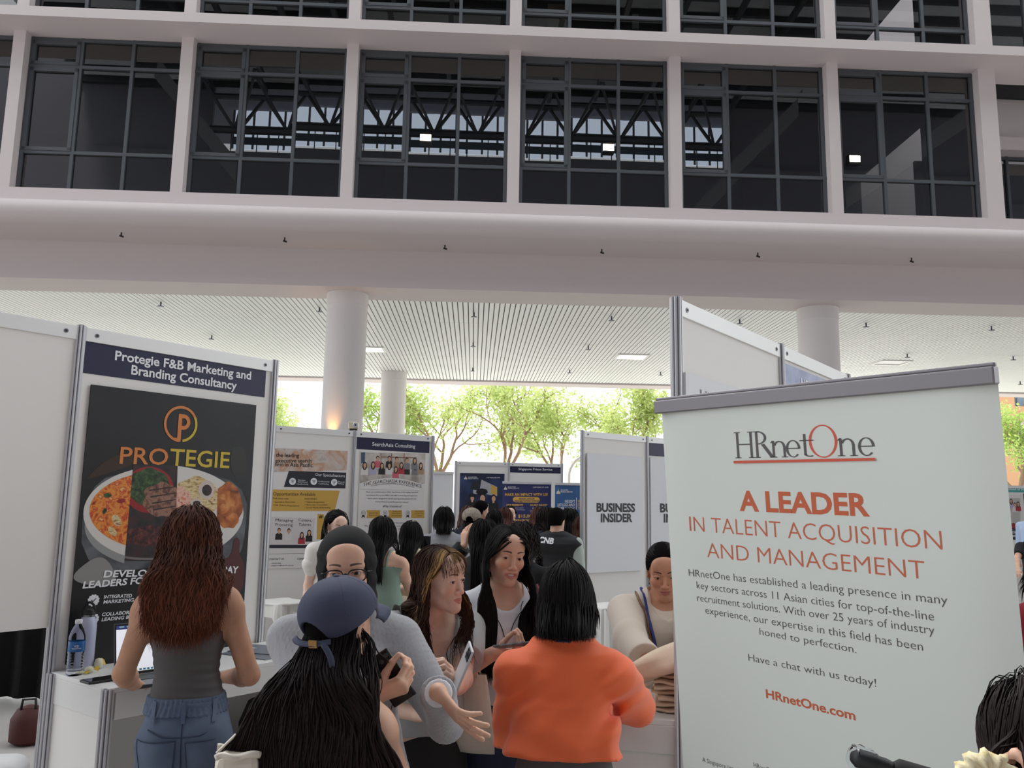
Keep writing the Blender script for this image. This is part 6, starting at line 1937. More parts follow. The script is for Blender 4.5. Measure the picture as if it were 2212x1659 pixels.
for pts in ([(0.0, zwaist - .04), (0.004, zwaist - .20), (0.0, zwaist - .55)], [(-.11, zwaist - .08), (-.06, zwaist - .10), (0, zwaist - .105), (.06, zwaist - .10), (.11, zwaist - .08)]):
    q = []
    for a, b in zip(pts[:-1], pts[1:]):
        for u in np.linspace(0, 1, 8): q.append((a[0] * (1 - u) + b[0] * u, 0, a[1] * (1 - u) + b[1] * u))
    P_ = stick(p, Sk, ik, q); mb = MB(); mb.tube([tuple(v) for v in P_], .0022, 5); mb.build('seam', M_seam, o)
for sx in (-.10, 0.0, .1):
    stick_patch(p, 'belt_loop', [(sx - .007, zwaist + .006), (sx + .007, zwaist + .006), (sx + .009, zwaist - .06), (sx - .004, zwaist - .06)], M_denim, Sk, ik + .006, parent=o, n=4)
shoes(p, M_shoew)
p.scalp(HBB); p.hair(HR_R, n=4400, length=.405, wav=.0055, wl=.085, side_front=.03, seed=4, thick=.024, width=.0027, sweep=.5, spread=.085, part=None)
p.hp1 = p
# ---- 2 person in the navy cap, nearest --------------------------------------------------------
p = Person.at(738, 1349, 2.25, -8, sex='f', head=(-25, 8, 0), lean=3, side=4, wide=.88, shz=.405)
basic(p, ears=True)
ph_ = at_y(800, 1560, 2.2)
p.arm('L', tuple(at_y(650, 1690, 2.45)), (-.6, -.6, -.8), hand='relax'); p.arm('R', tuple(at_y(800, 1650, 2.5)), (.7, -.5, -.6), hand='relax')
p.build('person from behind in a navy cap with very long dark hair', SK_B, .007, fine=1)
p.garment('sleeveless_top', mat('plum_top', (52, 40, 46), .8), ('torso',), .006, planes=[neckline(p, .42, .0), hem(p, -.02)], h=.008)
p.garment('trousers', M_denimd, ('thighL', 'thighR', 'shinL', 'shinR'), .012, extra=lambda S_: S_.prof(p.Hc, p.Rt, np.array([-.09, 0, .1]) * p.k, np.array([.14, .172, .15]) * p.k, np.array([.1, .115, .1]) * p.k, np.zeros(3), .03, 'x'), h=.011)
shoes(p, M_shoew)
p.scalp(HB, thick=.004); p.hair(HR_M, n=4200, length=.80, seed=8, side_front=.04, thick=.018, width=.0028, spread=.11, wav=.004, wl=.14, gap=.002, zroot=.004, part=None)
# cap
M_cap = mat('navy_washed_cotton', (52, 56, 78), .8, bump=(300, .2), var=(7, (62, 66, 90), .35, .7))
S_ = Sdf(); S_.el(p.Hd((0, -.010, .040)), np.array((.095, .113, .089)), p.Rh, .01)
def capcut(P, D):
    q = (P - p.hc) @ p.Rh; x, y, z = q[..., 0], q[..., 1], q[..., 2]
    D = np.maximum(D, -(z - (.020 + .0 * y)) - .04 * np.clip(-y / .1, -.4, 1))
    D = np.maximum(D, -(D + .010))                                   # a shell
    hole = np.sqrt((x / .040) ** 2 + ((z + .008) / .043) ** 2) - 1
    hole = np.where(y < -.03, hole * .03, .1)
    return np.maximum(D, -hole)
cap = p.solid('cap', S_, M_cap, .003, 0, capcut)
mb = MB(); n = 14; vs = []
for i in range(n + 1):
    a = math.radians(-58 + 116 * i / n)
    for r_, dz in ((0, 0), (.35, .002), (.7, .0), (1, -.006)):
        rr = 1 + .62 * r_ * math.cos(a * .85)
        vs.append(tuple(p.Hd((.092 * math.sin(a) * (1 + .12 * r_), -.010 + .110 * math.cos(a) * rr, .030 + dz - .022 * (math.sin(a)) ** 2 - .012 * r_))))
mb.add(vs, [(i * 4 + j, (i + 1) * 4 + j, (i + 1) * 4 + j + 1, i * 4 + j + 1) for i in range(n) for j in range(3)])
o = mb.build('brim', M_cap, cap, smooth=True); md = o.modifiers.new('thickness', 'SOLIDIFY'); md.thickness = .004
mb = MB(); c = p.Hd((0, -.010, .128)); mb.lathe([(.009, -.002), (.0085, .003), (.004, .006), (.0005, .0065)], (0, 0, 0), 14, lambda x, y, z: tuple(c + p.Rh @ np.array((x, y, z)))); mb.build('button', M_cap, cap, smooth=True)
for k in range(6):
    a0 = math.pi / 6 + k * math.pi / 3; mb = MB()
    pts = [tuple(p.Hd((.0945 * math.cos(a0) * math.cos(t), -.010 + .1125 * math.sin(a0) * math.cos(t), .040 + .0885 * math.sin(t)))) for t in [(.12 + 1.4 * i / 10) for i in range(11)]]
    if math.sin(a0) < -.9: continue
    mb.tube(pts, .0012, 5); mb.build('panel_seam', M_cap, cap, smooth=True)
pts = [tuple(p.Hd((.103 * math.sin(t), -.010 - .122 * math.cos(t), -.006 - .009 * math.cos(t * 1.6)))) for t in [(-.62 + 1.3 * i / 14) for i in range(15)]]
mb = MB(); mb.tube(pts, .0085, 6, flat=.25); mb.build('strap', M_cap, cap, smooth=True)
mb = MB(); e0 = np.array((.055, -.118, -.012)); pts = [tuple(p.Hd(e0 + np.array((.004 * i + .012 * math.sin(i * .5), -.004, -.011 * i)))) for i in range(7)]; mb.tube(pts, .008, 6, flat=.25); mb.build('strap_tail', M_cap, cap, smooth=True)
mb = MB(); c = p.Hd((.028, -.130, -.014)); mb.box(-.012, .012, -.003, .003, -.010, .010, lambda x, y, z: tuple(c + p.Rh @ rotz(.25) @ np.array((x, y, z)))); mb.build('buckle', mat('antique_brass', (150, 116, 72), .35, .9), cap, bevel=.002)
mb = MB()
for i in range(3): mb.lathe([(.0005, -.004), (.004, 0), (.0005, .004)], tuple(p.Hd((.082, .0, -.05 - .011 * i))), 8)
mb.build('earring', mat('silver_bead', (190, 200, 214), .2, .9), p.root, smooth=True)
capgirl = p
# her bag strap and bag
bag_c = at_y(513, 1652, 2.1)
M_bagw = mat('off_white_leather', (222, 214, 200), .45)
t = thing('handbag', 'off-white handbag on a thin strap beside the person in the navy cap', 'bag', tuple(bag_c), .3)
mb = MB(); n = 20
for i in range(n + 1): pass
mb.prism([(-.058, -.12), (.058, -.12), (.050, .03), (-.050, .03)], -.05, .05, lambda a, x, z: (x, a * (1 - .3 * (z + .16) / .19), z)); b = mb.build('body', M_bagw, t, bevel=.02)
mb = MB(); mb.tube([(-.050 + .100 * i / 14, -.040 + .004 * math.sin(i), .03 + .004 * math.sin(i * .7)) for i in range(15)], .008, 8); mb.tube([(-.050 + .100 * i / 14, .040, .03 + .004 * math.cos(i * .6)) for i in range(15)], .008, 8); mb.build('rim', M_bagw, t, smooth=True)
shl = p.l2w(p.sh['L'] + np.array((0, 0, .055)))
mb = MB(); A_ = Vector(shl) - Vector(bag_c); Rm = Matrix.Rotation(-.3, 3, 'Z')
for e_ in (-.05, .05):
    mb.tube([tuple(Rm @ (A_ * (1 - u)) + Vector((e_ * u, 0, .03 * u)) + Vector((0, -.02 * math.sin(u * 3.1), 0))) for u in np.linspace(0, 1, 14)], .008, 6, flat=.4)
mb.build('strap', M_bagw, t, smooth=True)

# ---- 3 person in the black headscarf ----------------------------------------------------------
p = Person.at(749, 1232, 2.56, 180, sex='f', head=(9, -2, 3), lean=3, wide=1.02)
p.add_head(ks=1.0, gaze=(6, -4), eye=.0036)
pw = at_y(812, 1502, 2.30); gw = at_y(946, 1495, 2.30)
p.arm('R', tuple(pw), (-.5, .2, -1), hand='hold', D=(.75, -.15, .35), N=(.2, .55, .75))
p.arm('L', tuple(gw), (.45, .35, -1), hand='open', D=(.72, -.35, -.62), N=(.35, .5, .75))
p.build('person in a black headscarf and glasses with a grey knitted cardigan', SK_B, .006, fine=2)
M_knit = mat('grey_chunky_knit', (164, 164, 168), .95, bump=(90, .5), sheen=.3)
def knit(P):
    return .0016 * np.sin(P[..., 0] * 420) * np.cos(P[..., 1] * 300) + folds(.005, 20, seed=5)(P)
p.garment('cardigan', M_knit, ('torso',), .014, extra=many(sleeves(p, 1.9, .054, .044), loose(p, -.10, .25, 1.22, 1.1, 1.25)), neck=dict(r=.085), planes=[hem(p, -.1)], h=.0055, folds=knit)
W_, E_ = p.wr['L'], p.el['L']; d_ = nrm(W_ - E_)
S_ = Sdf(); S_.rc(W_ - d_ * .055, W_ - d_ * .002, .043, .038, cap=True); p.solid('cuff', S_, mat('white_cotton_cuff', (224, 224, 228), .8), .0045, 0, lambda P, D: np.maximum(D, -((P - (W_ - d_ * .05)) @ d_)))
M_scarf = mat('black_scarf_jersey', (15, 15, 17), .9, bump=(240, .15))
S_ = Sdf()
S_.el(p.Hd((0, -.018, .034)), (.090, .108, .100), p.Rh, .02); S_.el(p.Hd((0, -.005, -.05)), (.084, .085, .10), p.Rh, .04)
S_.rc(p.Hd((0, -.005, -.10)), p.nb + np.array((0, .01, -.02)), .076, .082, .05)
def opening(P, D):
    q = (P - p.hc) @ p.Rh; x, y, z = q[..., 0], q[..., 1], q[..., 2]
    e = np.sqrt((x / .061) ** 2 + ((z + .018) / np.where(z > -.018, .082, .092)) ** 2) - 1
    D = D + .0022 * np.sin(z * 120 + x * 60 + 3 * np.sin(x * 40)) * (z < .06) * (y < .05)
    return np.maximum(D, np.where(y > -.005, -e * .055, -1))
p.solid('headscarf', S_, M_scarf, .005, 0, opening)
S_ = Sdf(); S_.el(p.Hd((0, -.012, .034)), (.0775, .096, .089), p.Rh, .02)
def under(P, D):
    q = (P - p.hc) @ p.Rh; return np.maximum(D, 0.047 - q[..., 2] - .15 * np.clip(np.abs(q[..., 0]) - .02, 0, 1))
p.solid('underscarf', S_, mat('black_underscarf', (28, 28, 32), .9), .004, 0, under)
M_spec = mat('black_spectacle_frame', (12, 12, 13), .25); gl = MB()
for sg in (-1, 1):
    ring = []
    for i in range(25):
        a = 2 * math.pi * i / 24; c_, s_ = math.cos(a), math.sin(a); ring.append(tuple(p.Hd((sg * .033 + .0255 * (abs(c_) ** .7) * np.sign(c_), .099 - .010 * abs((sg * .033 + .0255 * c_) / .06) ** 2, -.006 + .0175 * (abs(s_) ** .75) * np.sign(s_)))))
    gl.tube(ring, .0022, 6, caps=False)
    gl.tube([tuple(p.Hd((sg * .058, .092, .003))), tuple(p.Hd((sg * .072, .075, .003))), tuple(p.Hd((sg * .078, .0, .0)))], .0026, 6)
gl.tube([tuple(p.Hd((-.008, .101, -.002))), tuple(p.Hd((0, .103, .001))), tuple(p.Hd((.008, .101, -.002)))], .002, 6)
gs = gl.build('glasses', M_spec, p.root, smooth=True)
gl = MB()
for sg in (-1, 1): gl.add([tuple(p.Hd((sg * .033 + .024 * math.cos(a), .0985 - .008 * abs((sg * .033 + .024 * math.cos(a)) / .06) ** 2, -.006 + .0165 * math.sin(a)))) for a in [2 * math.pi * i / 24 for i in range(24)]], [tuple(range(24))])
gl.build('lens', glass_mat('spectacle_lens', (.95, .95, .96), 0, 1.4), gs)
p.garment('long_skirt', mat('charcoal_skirt', (40, 40, 46), .85), (), 0, extra=skirt(p, p.T((0, 0, .05))[2], .08, .16, .22, .12, .17), h=.011, folds=folds(.006, 22, seed=9)); shoes(p, M_shoek)
hij = p


def phone_in(p, side, label, m, off, rx=(0, 0, 0), L=.148, Wd=.072, lens=True, group='phones'):
    f = p.fing[side]; D, N, Sd, W_ = f['D'], f['N'], f['S'], f['W']
    c = W_ + D * off[0] + N * off[1] + Sd * off[2]
    X, Y_, Z = Sd, -D, N
    M_ = np.stack([nrm(D), nrm(np.cross(N, D)), nrm(N)], 1) @ rotx(rx[0]) @ roty(rx[1]) @ rotz(rx[2]); Mw = p.R @ M_
    c = p.l2w(c)
    t = thing('phone', label, 'phone', tuple(c), 0, group)
    t.matrix_world = Matrix(((Mw[0, 0], Mw[0, 1], Mw[0, 2], c[0]), (Mw[1, 0], Mw[1, 1], Mw[1, 2], c[1]), (Mw[2, 0], Mw[2, 1], Mw[2, 2], c[2]), (0, 0, 0, 1)))
    mb = MB(); mb.box(-Wd / 2, Wd / 2, -L / 2, L / 2, -.004, .004); mb.build('case', m, t, bevel=.0035)
    mb = MB(); mb.box(-Wd / 2 + .004, Wd / 2 - .004, -L / 2 + .004, L / 2 - .004, .004, .0044); mb.build('screen', mat('dark_phone_glass', (14, 15, 18), .06), t)
    mb = MB(); mb.box(-Wd / 2 + .005, -Wd / 2 + .04, L / 2 - .042, L / 2 - .006, -.0058, -.004); mb.build('camera_bump', M_black, t, bevel=.001)
    for i, (x, y) in enumerate(((.013, .015), (.031, .024), (.013, .033))):
        mb = MB(); mb.lathe([(.0062, -.0085), (.0066, -.0058)], (-Wd / 2 + x, L / 2 - y, 0), 14); mb.build('lens', M_lap, t, smooth='auto')
    return t


def free_phone(c, zdir, ydir, label, m, L=.148, Wd=.072):
    """c centre; ydir long axis; zdir screen side"""
    Y_ = nrm(ydir); Z = nrm(np.asarray(zdir, float) - Y_ * (np.asarray(zdir) @ Y_)); X = np.cross(Y_, Z)
    t = thing('phone', label, 'phone', tuple(c), 0, 'phones')
    t.matrix_world = Matrix(((X[0], Y_[0], Z[0], c[0]), (X[1], Y_[1], Z[1], c[1]), (X[2], Y_[2], Z[2], c[2]), (0, 0, 0, 1)))
    mb = MB(); mb.box(-Wd / 2, Wd / 2, -L / 2, L / 2, -.004, .004); mb.build('case', m, t, bevel=.0035)
    mb = MB(); mb.box(-Wd / 2 + .004, Wd / 2 - .004, -L / 2 + .004, L / 2 - .004, .004, .0044); mb.build('screen', mat('dark_phone_glass', (14, 15, 18), .06), t)
    mb = MB(); mb.box(-Wd / 2 + .005, -Wd / 2 + .04, L / 2 - .042, L / 2 - .006, -.0058, -.004); mb.build('camera_bump', M_black, t, bevel=.001)
    for (x, y) in ((.013, .015), (.031, .024), (.013, .033)):
        mb = MB(); mb.lathe([(.0062, -.0085), (.0066, -.0058)], (-Wd / 2 + x, L / 2 - y, 0), 14); mb.build('lens', M_lap, t, smooth='auto')
    return t


M_phw = mat('pale_phone_case', (214, 214, 216), .3); M_phg = mat('grey_marbled_case', (86, 88, 94), .35, var=(30, (130, 132, 138), .45, .65)); M_phk = mat('black_phone_case', (24, 24, 27), .3)
free_phone(tuple(at_y(844, 1464, 2.32)), (-.1, .85, .3), (-.55, -.1, .8), 'black phone with round lenses held by the person in the headscarf', M_phk)

# ---- 4 person with the blond streak ----------------------------------------------------------
p = Person.at(951, 1249, 3.1, 206, sex='f', head=(32, -3, 4), lean=12, headfwd=.035, twist=0, bust=.9)
p.add_head(gaze=(14, 0), ks=.98, full=.95, jaw=.95)
p.arm('R', tuple(at_y(905, 1545, 3.05)), (-.7, .5, -.6), hand='relax')
p.arm('L', tuple(at_y(962, 1498, 2.80)), (.4, .8, -.8), hand='hold', D=(.2, -.3, .9), N=(-.7, -.3, .2))
p.build('person with a blond hair streak, grey T-shirt and black white-edged shorts', SK_A, .006, fine=2)
M_gtee = mat('washed_grey_jersey', (172, 174, 174), .9, bump=(200, .15), var=(5, (188, 190, 190), .35, .7))
p.garment('t_shirt', M_gtee, ('torso',), .011, extra=many(sleeves(p, .62, .064, .064), loose(p, -.03, .25, 1.22, 1.1, 1.25)), neck=dict(r=.082, front=.115, w=.095), planes=[hem(p, .085)], h=.006, folds=folds(.005, 26, seed=12))
Sg, ig = p.garm[-1]
M_prt = mat('faded_black_print', (38, 38, 40), .9)
dF = p.Rt @ np.array((0, -1, -.1))
for i, (x, z, w, h_) in enumerate(((-.075, 1.085, .05, .012), (-.03, 1.07, .03, .02), (-.085, 1.045, .07, .014), (-.05, 1.02, .06, .010), (.02, 1.0, .05, .012), (.07, 1.10, .012, .04), (-.08, .985, .04, .02), (.085, 1.05, .012, .03))):
    stick_patch(p, 'print', [(x - w / 2, z + h_ / 2), (x + w / 2, z + h_ * .2), (x + w / 2, z - h_ / 2), (x - w * .4, z - h_ * .7)], M_prt, Sg, ig, d=(0, -1, 0), n=5, thick=.0005)
stick_text(p, 'OD', (.055, 0, 1.035), .02, M_prt, Sg, ig, d=(0, -1, 0), right=(-1, 0, 0))
zh = p.T((0, 0, -.03))[2]
def shorts_ex(S_):
    S_.prof(p.Hc, I3, np.array([-.12, -.05, .04, .13]) * p.k, np.array([.165, .178, .160, .128]) * p.k, np.array([.112, .122, .115, .096]) * p.k, np.zeros(4) - .006, .02, 'x')
    for nm in 'LR':
        hp, kn, an = p.leg[nm]; S_.rc(hp, hp + (kn - hp) * .36, .10, .108, .025, 'x', cap=True)
p.garment('shorts', mat('black_sport_shorts', (22, 22, 25), .7), (), .004, extra=shorts_ex, h=.007, folds=folds(.004, 24, seed=2))
for nm in 'LR':
    hp, kn, an = p.leg[nm]; ax = nrm(kn - hp); c = hp + (kn - hp) * .36; u = nrm(np.cross(ax, (0, 1, 0))); v = np.cross(ax, u); mb = MB()
    mb.tube([tuple(c + (u * math.cos(a) + v * math.sin(a)) * .1125 + ax * (.012 * math.cos(2 * a))) for a in [2 * math.pi * i / 32 for i in range(33)]], .007, 6, caps=False); mb.build('piping', M_shoew, p.root, smooth=True)
shoes(p, M_shoew)
strap(p, 'bag_strap', [p.T((-.11, -.08, .46)), p.T((-.115, .0, .515)), p.T((-.12, .10, .40)), p.T((-.15, .09, .22)), p.T((-.17, .02, .05))], M_black, .018, .25, Sg, ig, .006) if False else strap(p, 'bag_strap', [p.T((.11, -.08, .46)), p.T((.115, .0, .515)), p.T((.12, .10, .40)), p.T((.15, .09, .22)), p.T((.17, .02, .05))], M_black, .018, .25, Sg, ig, .006)
def blond(q, rg):
    x, y, z = q[:, 0], q[:, 1], q[:, 2]
    fr = np.clip((y - .012) / .02, 0, 1) * np.clip((z - .045) / .015, 0, 1); side = np.where(x > .0, .9, .55)
    return np.clip(fr * np.exp(-((x - .010) / .016) ** 2) * (rg.rand(len(q)) * .9 + .0), 0, .7)
p.scalp(HBB, thick=.004); p.hair(HR_S, n=3800, length=.42, seed=14, side_front=.5, thick=.011, width=.0026, streak=blond, part=.005, bangs=dict(c=.005, w=.05, len=.07), wav=.004, wl=.11, sweep=.75)
mb = MB(); mb.lathe([(.0005, -.004), (.004, 0), (.0005, .004)], tuple(p.Hd((.078, .0, -.046))), 8); mb.build('earring', mat('gold_stud', (214, 180, 110), .2, .9), p.root, smooth=True)
free_phone(tuple(at_y(1000, 1440, 2.72)), (.98, .22, .05), (.36, -.25, .9), 'pale phone held upright by the person with the blond streak', M_phw)

# ---- 5 smiling person in the white T-shirt ----------------------------------------------------
p = Person.at(1093, 1198, 3.4, 188, sex='f', head=(14, -7, -4), lean=2, wide=.92)
p.add_head(smile=1.0, gaze=(16, -8), eye=.0026, full=1.1, nose=1.05, ks=.95)
p.arm('R', tuple(at_y(1072, 1408, 3.12)), (-.7, .3, -.9), hand='hold', D=(.85, -.45, .12), N=(.1, .1, 1.0))
p.arm('L', down=(.05, .02))
p.build('smiling person with long straight black hair in a white T-shirt and denim skirt', SK_B, .006, fine=2)
M_wtee = mat('white_cotton_jersey', (226, 226, 232), .85, bump=(220, .08))
p.garment('t_shirt', M_wtee, ('torso',), .007, extra=sleeves(p, .50, .052, .050), neck=dict(r=.072, front=.055), planes=[hem(p, .085)], h=.006, folds=folds(.0025, 30, seed=21))
Sg, ig = p.garm[-1]
zw = p.T((0, 0, .095 * p.k))[2]
o = p.garment('denim_skirt', M_denimd, ('torso', 'thighL', 'thighR'), .008, extra=skirt(p, zw, zw - .38, .128, .185, .098, .138), planes=[flatz(zw), flatz(zw - .375, -1)], h=.007, folds=folds(.003, 24, seed=7))
zq = zw - .37
mb = MB(); Sk, ik = p.garm[-1]
stick_patch(p, 'pocket', [(-.12, zw - .05), (-.045, zw - .06), (-.06, zw - .14), (-.135, zw - .12)], M_denimd, Sk, ik, d=(0, -1, 0), parent=o, seam=M_seam)
p.garment('hem', M_denimd, ('thighL', 'thighR'), .012, extra=skirt(p, zw - .1, zw - .38, .175, .185, .13, .138), planes=[flatz(zw - .34), flatz(zw - .38, -1)], h=.006)
shoes(p, M_shoew)
p.scalp(HB, thick=.005); p.hair(HR_K, n=4200, length=.60, seed=22, side_front=.85, thick=.014, width=.0024, sweep=.85, zmin=p.T((0, 0, .185))[2], gap=.003)
mb = MB()
S_n = p.S.sub(('torso', 'neck'))
strap(p, 'necklace', [p.T((-.056, .04, .455)), p.T((-.040, .09, .41)), p.T((-.012, .12, .355)), p.T((0.004, .13, .335)), p.T((.018, .12, .355)), p.T((.044, .09, .41)), p.T((.056, .04, .455))], M_black, .0016, 1, p.S, .009, .004, 10)
c = stick(p, Sg, ig, [p.T((.003, .1, .322))], d=(0, -1, 0))[0]
mb = MB(); mb.lathe([(.0005, -.013), (.008, -.008), (.009, 0), (.006, .007), (.0005, .009)], (c[0], c[1] + .004, c[2]), 10); mb.build('pendant', mat('rose_quartz', (214, 176, 176), .25), p.root, smooth=True)
mb = MB(); e0 = p.Hd((.079, -.004, -.044))
for i in range(3): mb.lathe([(.0006, -.006), (.0028, 0), (.0006, .006)], tuple(e0 + np.array((0, 0, -.014 * i))), 6)
mb.build('earring', mat('silver_bead', (190, 200, 214), .2, .9), p.root, smooth=True)
strap(p, 'bag_strap', [p.T((-.125, -.06, .45)), p.T((-.128, .0, .53)), p.T((-.13, .10, .40)), p.T((-.15, .085, .2)), p.T((-.17, .0, .06))], mat('maroon_strap', (112, 34, 38), .7), .017, .25, Sg, ig, .010)
free_phone(tuple(at_y(1113, 1393, 3.02)), (-.2, .3, 1.0), (.9, -.25, .15), 'grey phone held flat by the smiling person in the white T-shirt', M_phg)
mb = MB()
smile = p
# her tote bag
el = p.l2w(p.el['R']); tb = np.array((el[0] + .06, el[1] - .02, el[2] - .15))
t = thing('tote_bag', 'cream canvas tote bag hanging from the elbow of the smiling person', 'tote bag', tuple(tb), -.35)
mb = MB(); n = 24; vs = []
for j in range(9):
    v = j / 8
    for i in range(n):
        a = 2 * math.pi * i / n; w = .065 + .035 * (1 - v) ** .8; dd = .012 + .030 * math.sin(math.pi * min(1, (1 - v) * .9 + .05)); vs.append((w * math.cos(a) * (1 + .04 * math.sin(5 * a + v * 4)), dd * math.sin(a) * (1 + .25 * math.sin(3 * a + 6 * v)), -.12 + .28 * v))
mb.add(vs, [(j * n + i, j * n + (i + 1) % n, (j + 1) * n + (i + 1) % n, (j + 1) * n + i) for j in range(8) for i in range(n)] + [tuple(range(n))[::-1]])
mb.build('body', mat('cream_canvas', (222, 212, 196), .9, bump=(200, .25)), t, smooth=True)
for yy in (-.014, .014):
    mb = MB(); mb.tube([(-.04, yy, .15), (-.04, yy, .20), (-.01, yy, .235), (.02, yy, .20), (.035, yy, .15)], .011, 6, flat=.25); mb.build('handle', MATS['cream_canvas'], t, smooth=True)

# ---- 6 person in orange ------------------------------------------------------------------------
p = Person.at(1223, 1293, 2.78, -6, sex='f', head=(-4, -4, 0), lean=7, wide=1.0, shz=.405)
basic(p, ks=1.0)
rw = at_z(1318, 1535, 1.0); 
p.arm('R', (rw[0], rw[1] + .06, 1.005), (1.0, -.35, -.45), hand='relax', D=(-.9, .5, -.05), N=(0, 0, -1), r=1.05)
lw = at_y(1175, 1515, 3.02); p.arm('L', tuple(lw), (-.45, -.5, -.9), hand='relax', r=1.05)
p.build('person from behind in an orange long-sleeved shirt with a black bob', SK_B, .007, fine=1)
M_or = mat('orange_jersey', (246, 110, 58), .7, bump=(180, .06), sheen=.25)
def orf(P):
    q = (P - p.Hc) @ p.Rt; z = q[..., 2]; x = q[..., 0]; w = np.exp(-((z - .05) / .12) ** 2) + .9 * np.exp(-((np.abs(x) - .17) / .07) ** 2) * np.exp(-((z - .30) / .16) ** 2) + .30
    a = np.abs(np.sin(z * 34 + 9 * np.abs(x) + 1.7 * np.sin(x * 15 + 1) + 1.2 * np.sin(z * 11)))
    b = np.abs(np.sin(z * 26 - x * 30 + 1.5 * np.sin(z * 19)))
    c = np.abs(np.sin(x * 24 + z * 9 + 1.3 * np.sin(z * 14)))
    return .014 * w * (a ** 1.6 - .5) + .009 * w * (b ** 1.6 - .5) + .0035 * (c ** 2 - .4) * np.exp(-((z - .2) / .16) ** 2)
p.garment('long_sleeved_shirt', M_or, ('torso',), .012, extra=many(sleeves(p, 1.93, .066, .060), loose(p, -.04, .30, 1.24, 1.16, 1.26)), neck=dict(r=.064), planes=[hem(p, .150)], h=.006, folds=orf)
Sg, ig = p.garm[-1]
p.garment('trousers', mat('grey_cotton_trousers', (92, 92, 92), .85, bump=(200, .2)), ('torso', 'thighL', 'thighR', 'shinL', 'shinR'), .010, extra=legs_cloth(p, .10, .08), planes=[flatz(p.T((0, 0, .165))[2])], h=.008, folds=folds(.0025, 26, seed=6))
St, it = p.garm[-1]
stick_patch(p, 'back_tab', [(-.025, p.Hc[2] + .05), (.025, p.Hc[2] + .05), (.025, p.Hc[2] + .02), (-.025, p.Hc[2] + .02)], MATS['grey_cotton_trousers'], St, it, n=5, thick=.004, seam=M_black)
shoes(p, M_shoek)
p.scalp(HB, low=-.09, thick=.003); p.hair(HR_K, n=4200, length=.24, seed=31, side_front=.2, thick=.012, width=.0027, hemvar=.005, zmin=p.hc[2] - .108, sweep=.35, gap=.003, part=None, spread=.035)
mb = MB(); mb.tube([tuple(p.nb + np.array((.062 * math.cos(a), .062 * math.sin(a) - .002, .018 - .012 * math.sin(a)))) for a in [math.pi * 1.0 + math.pi * i / 12 for i in range(13)]], .009, 6, flat=.3); mb.build('lanyard', mat('navy_lanyard', (30, 40, 84), .6), p.root, smooth=True)
org = p

# ---- 7 woman behind the counter ----------------------------------------------------------------
p = Person.at(1434, 1231, 3.85, 182, sex='f', head=(-10, -20, 3), lean=6, wide=1.1)
p.add_head(gaze=(-4, -16), eye=.0022, jaw=1.05, full=1.05, nose=1.05)
p.arm('R', tuple(at_y(1400, 1438, 3.36)), (-.9, .3, -.6), hand='hold', D=(.5, -.8, -.1), N=(.6, .2, -.5)); p.arm('L', tuple(at_y(1462, 1452, 3.38)), (.8, .3, -.6), hand='hold', D=(-.3, -.8, -.1), N=(-.6, .2, -.5))
p.build('person in a beige sweater with blue lanyard looking down behind the counter', SK_D, .006, fine=2)
p.garment('sweater', mat('beige_fine_knit', (206, 192, 178), .95, bump=(260, .2), sheen=.3), ('torso',), .016, extra=many(sleeves(p, 1.9, .068, .060), loose(p, -.04, .2, 1.2, 1.12, 1.25)), neck=dict(r=.074, front=.06), planes=[hem(p, -.04)], h=.0065, folds=folds(.005, 22, seed=17))
Sg, ig = p.garm[-1]
p.garment('inner_top', mat('cream_inner_top', (222, 208, 192), .8), ('torso',), .008, neck=dict(r=.068, front=.03), planes=[hem(p, .3)], h=.008)
p.garment('trousers', MATS['charcoal_skirt'], ('thighL', 'thighR', 'shinL', 'shinR'), .014, h=.012); shoes(p, M_shoek)
p.scalp(HB); p.hair(HR_K, n=2200, length=.26, seed=33, thick=.008, width=.0024, sweep=.9, tieback=(0, -.11, .02), part=.006)
M_lany = mat('royal_blue_lanyard', (34, 58, 134), .55)
strap(p, 'lanyard', [p.T((.075, -.03, .50)), p.T((.085, .07, .43)), p.T((.05, .14, .25)), p.T((.01, .15, .10))], M_lany, .011, .2, Sg, ig, .006); strap(p, 'lanyard', [p.T((-.075, -.03, .50)), p.T((-.085, .07, .43)), p.T((-.05, .14, .25)), p.T((-.01, .15, .10))], M_lany, .011, .2, Sg, ig, .006)
strap(p, 'chain_strap', [p.T((.11, -.03, .49)), p.T((.105, .08, .42)), p.T((.03, .15, .22)), p.T((-.08, .15, .05))], mat('brass_chain', (128, 96, 70), .4, .7, bump=(260, 1.0)), .005, 1, Sg, ig, .006)
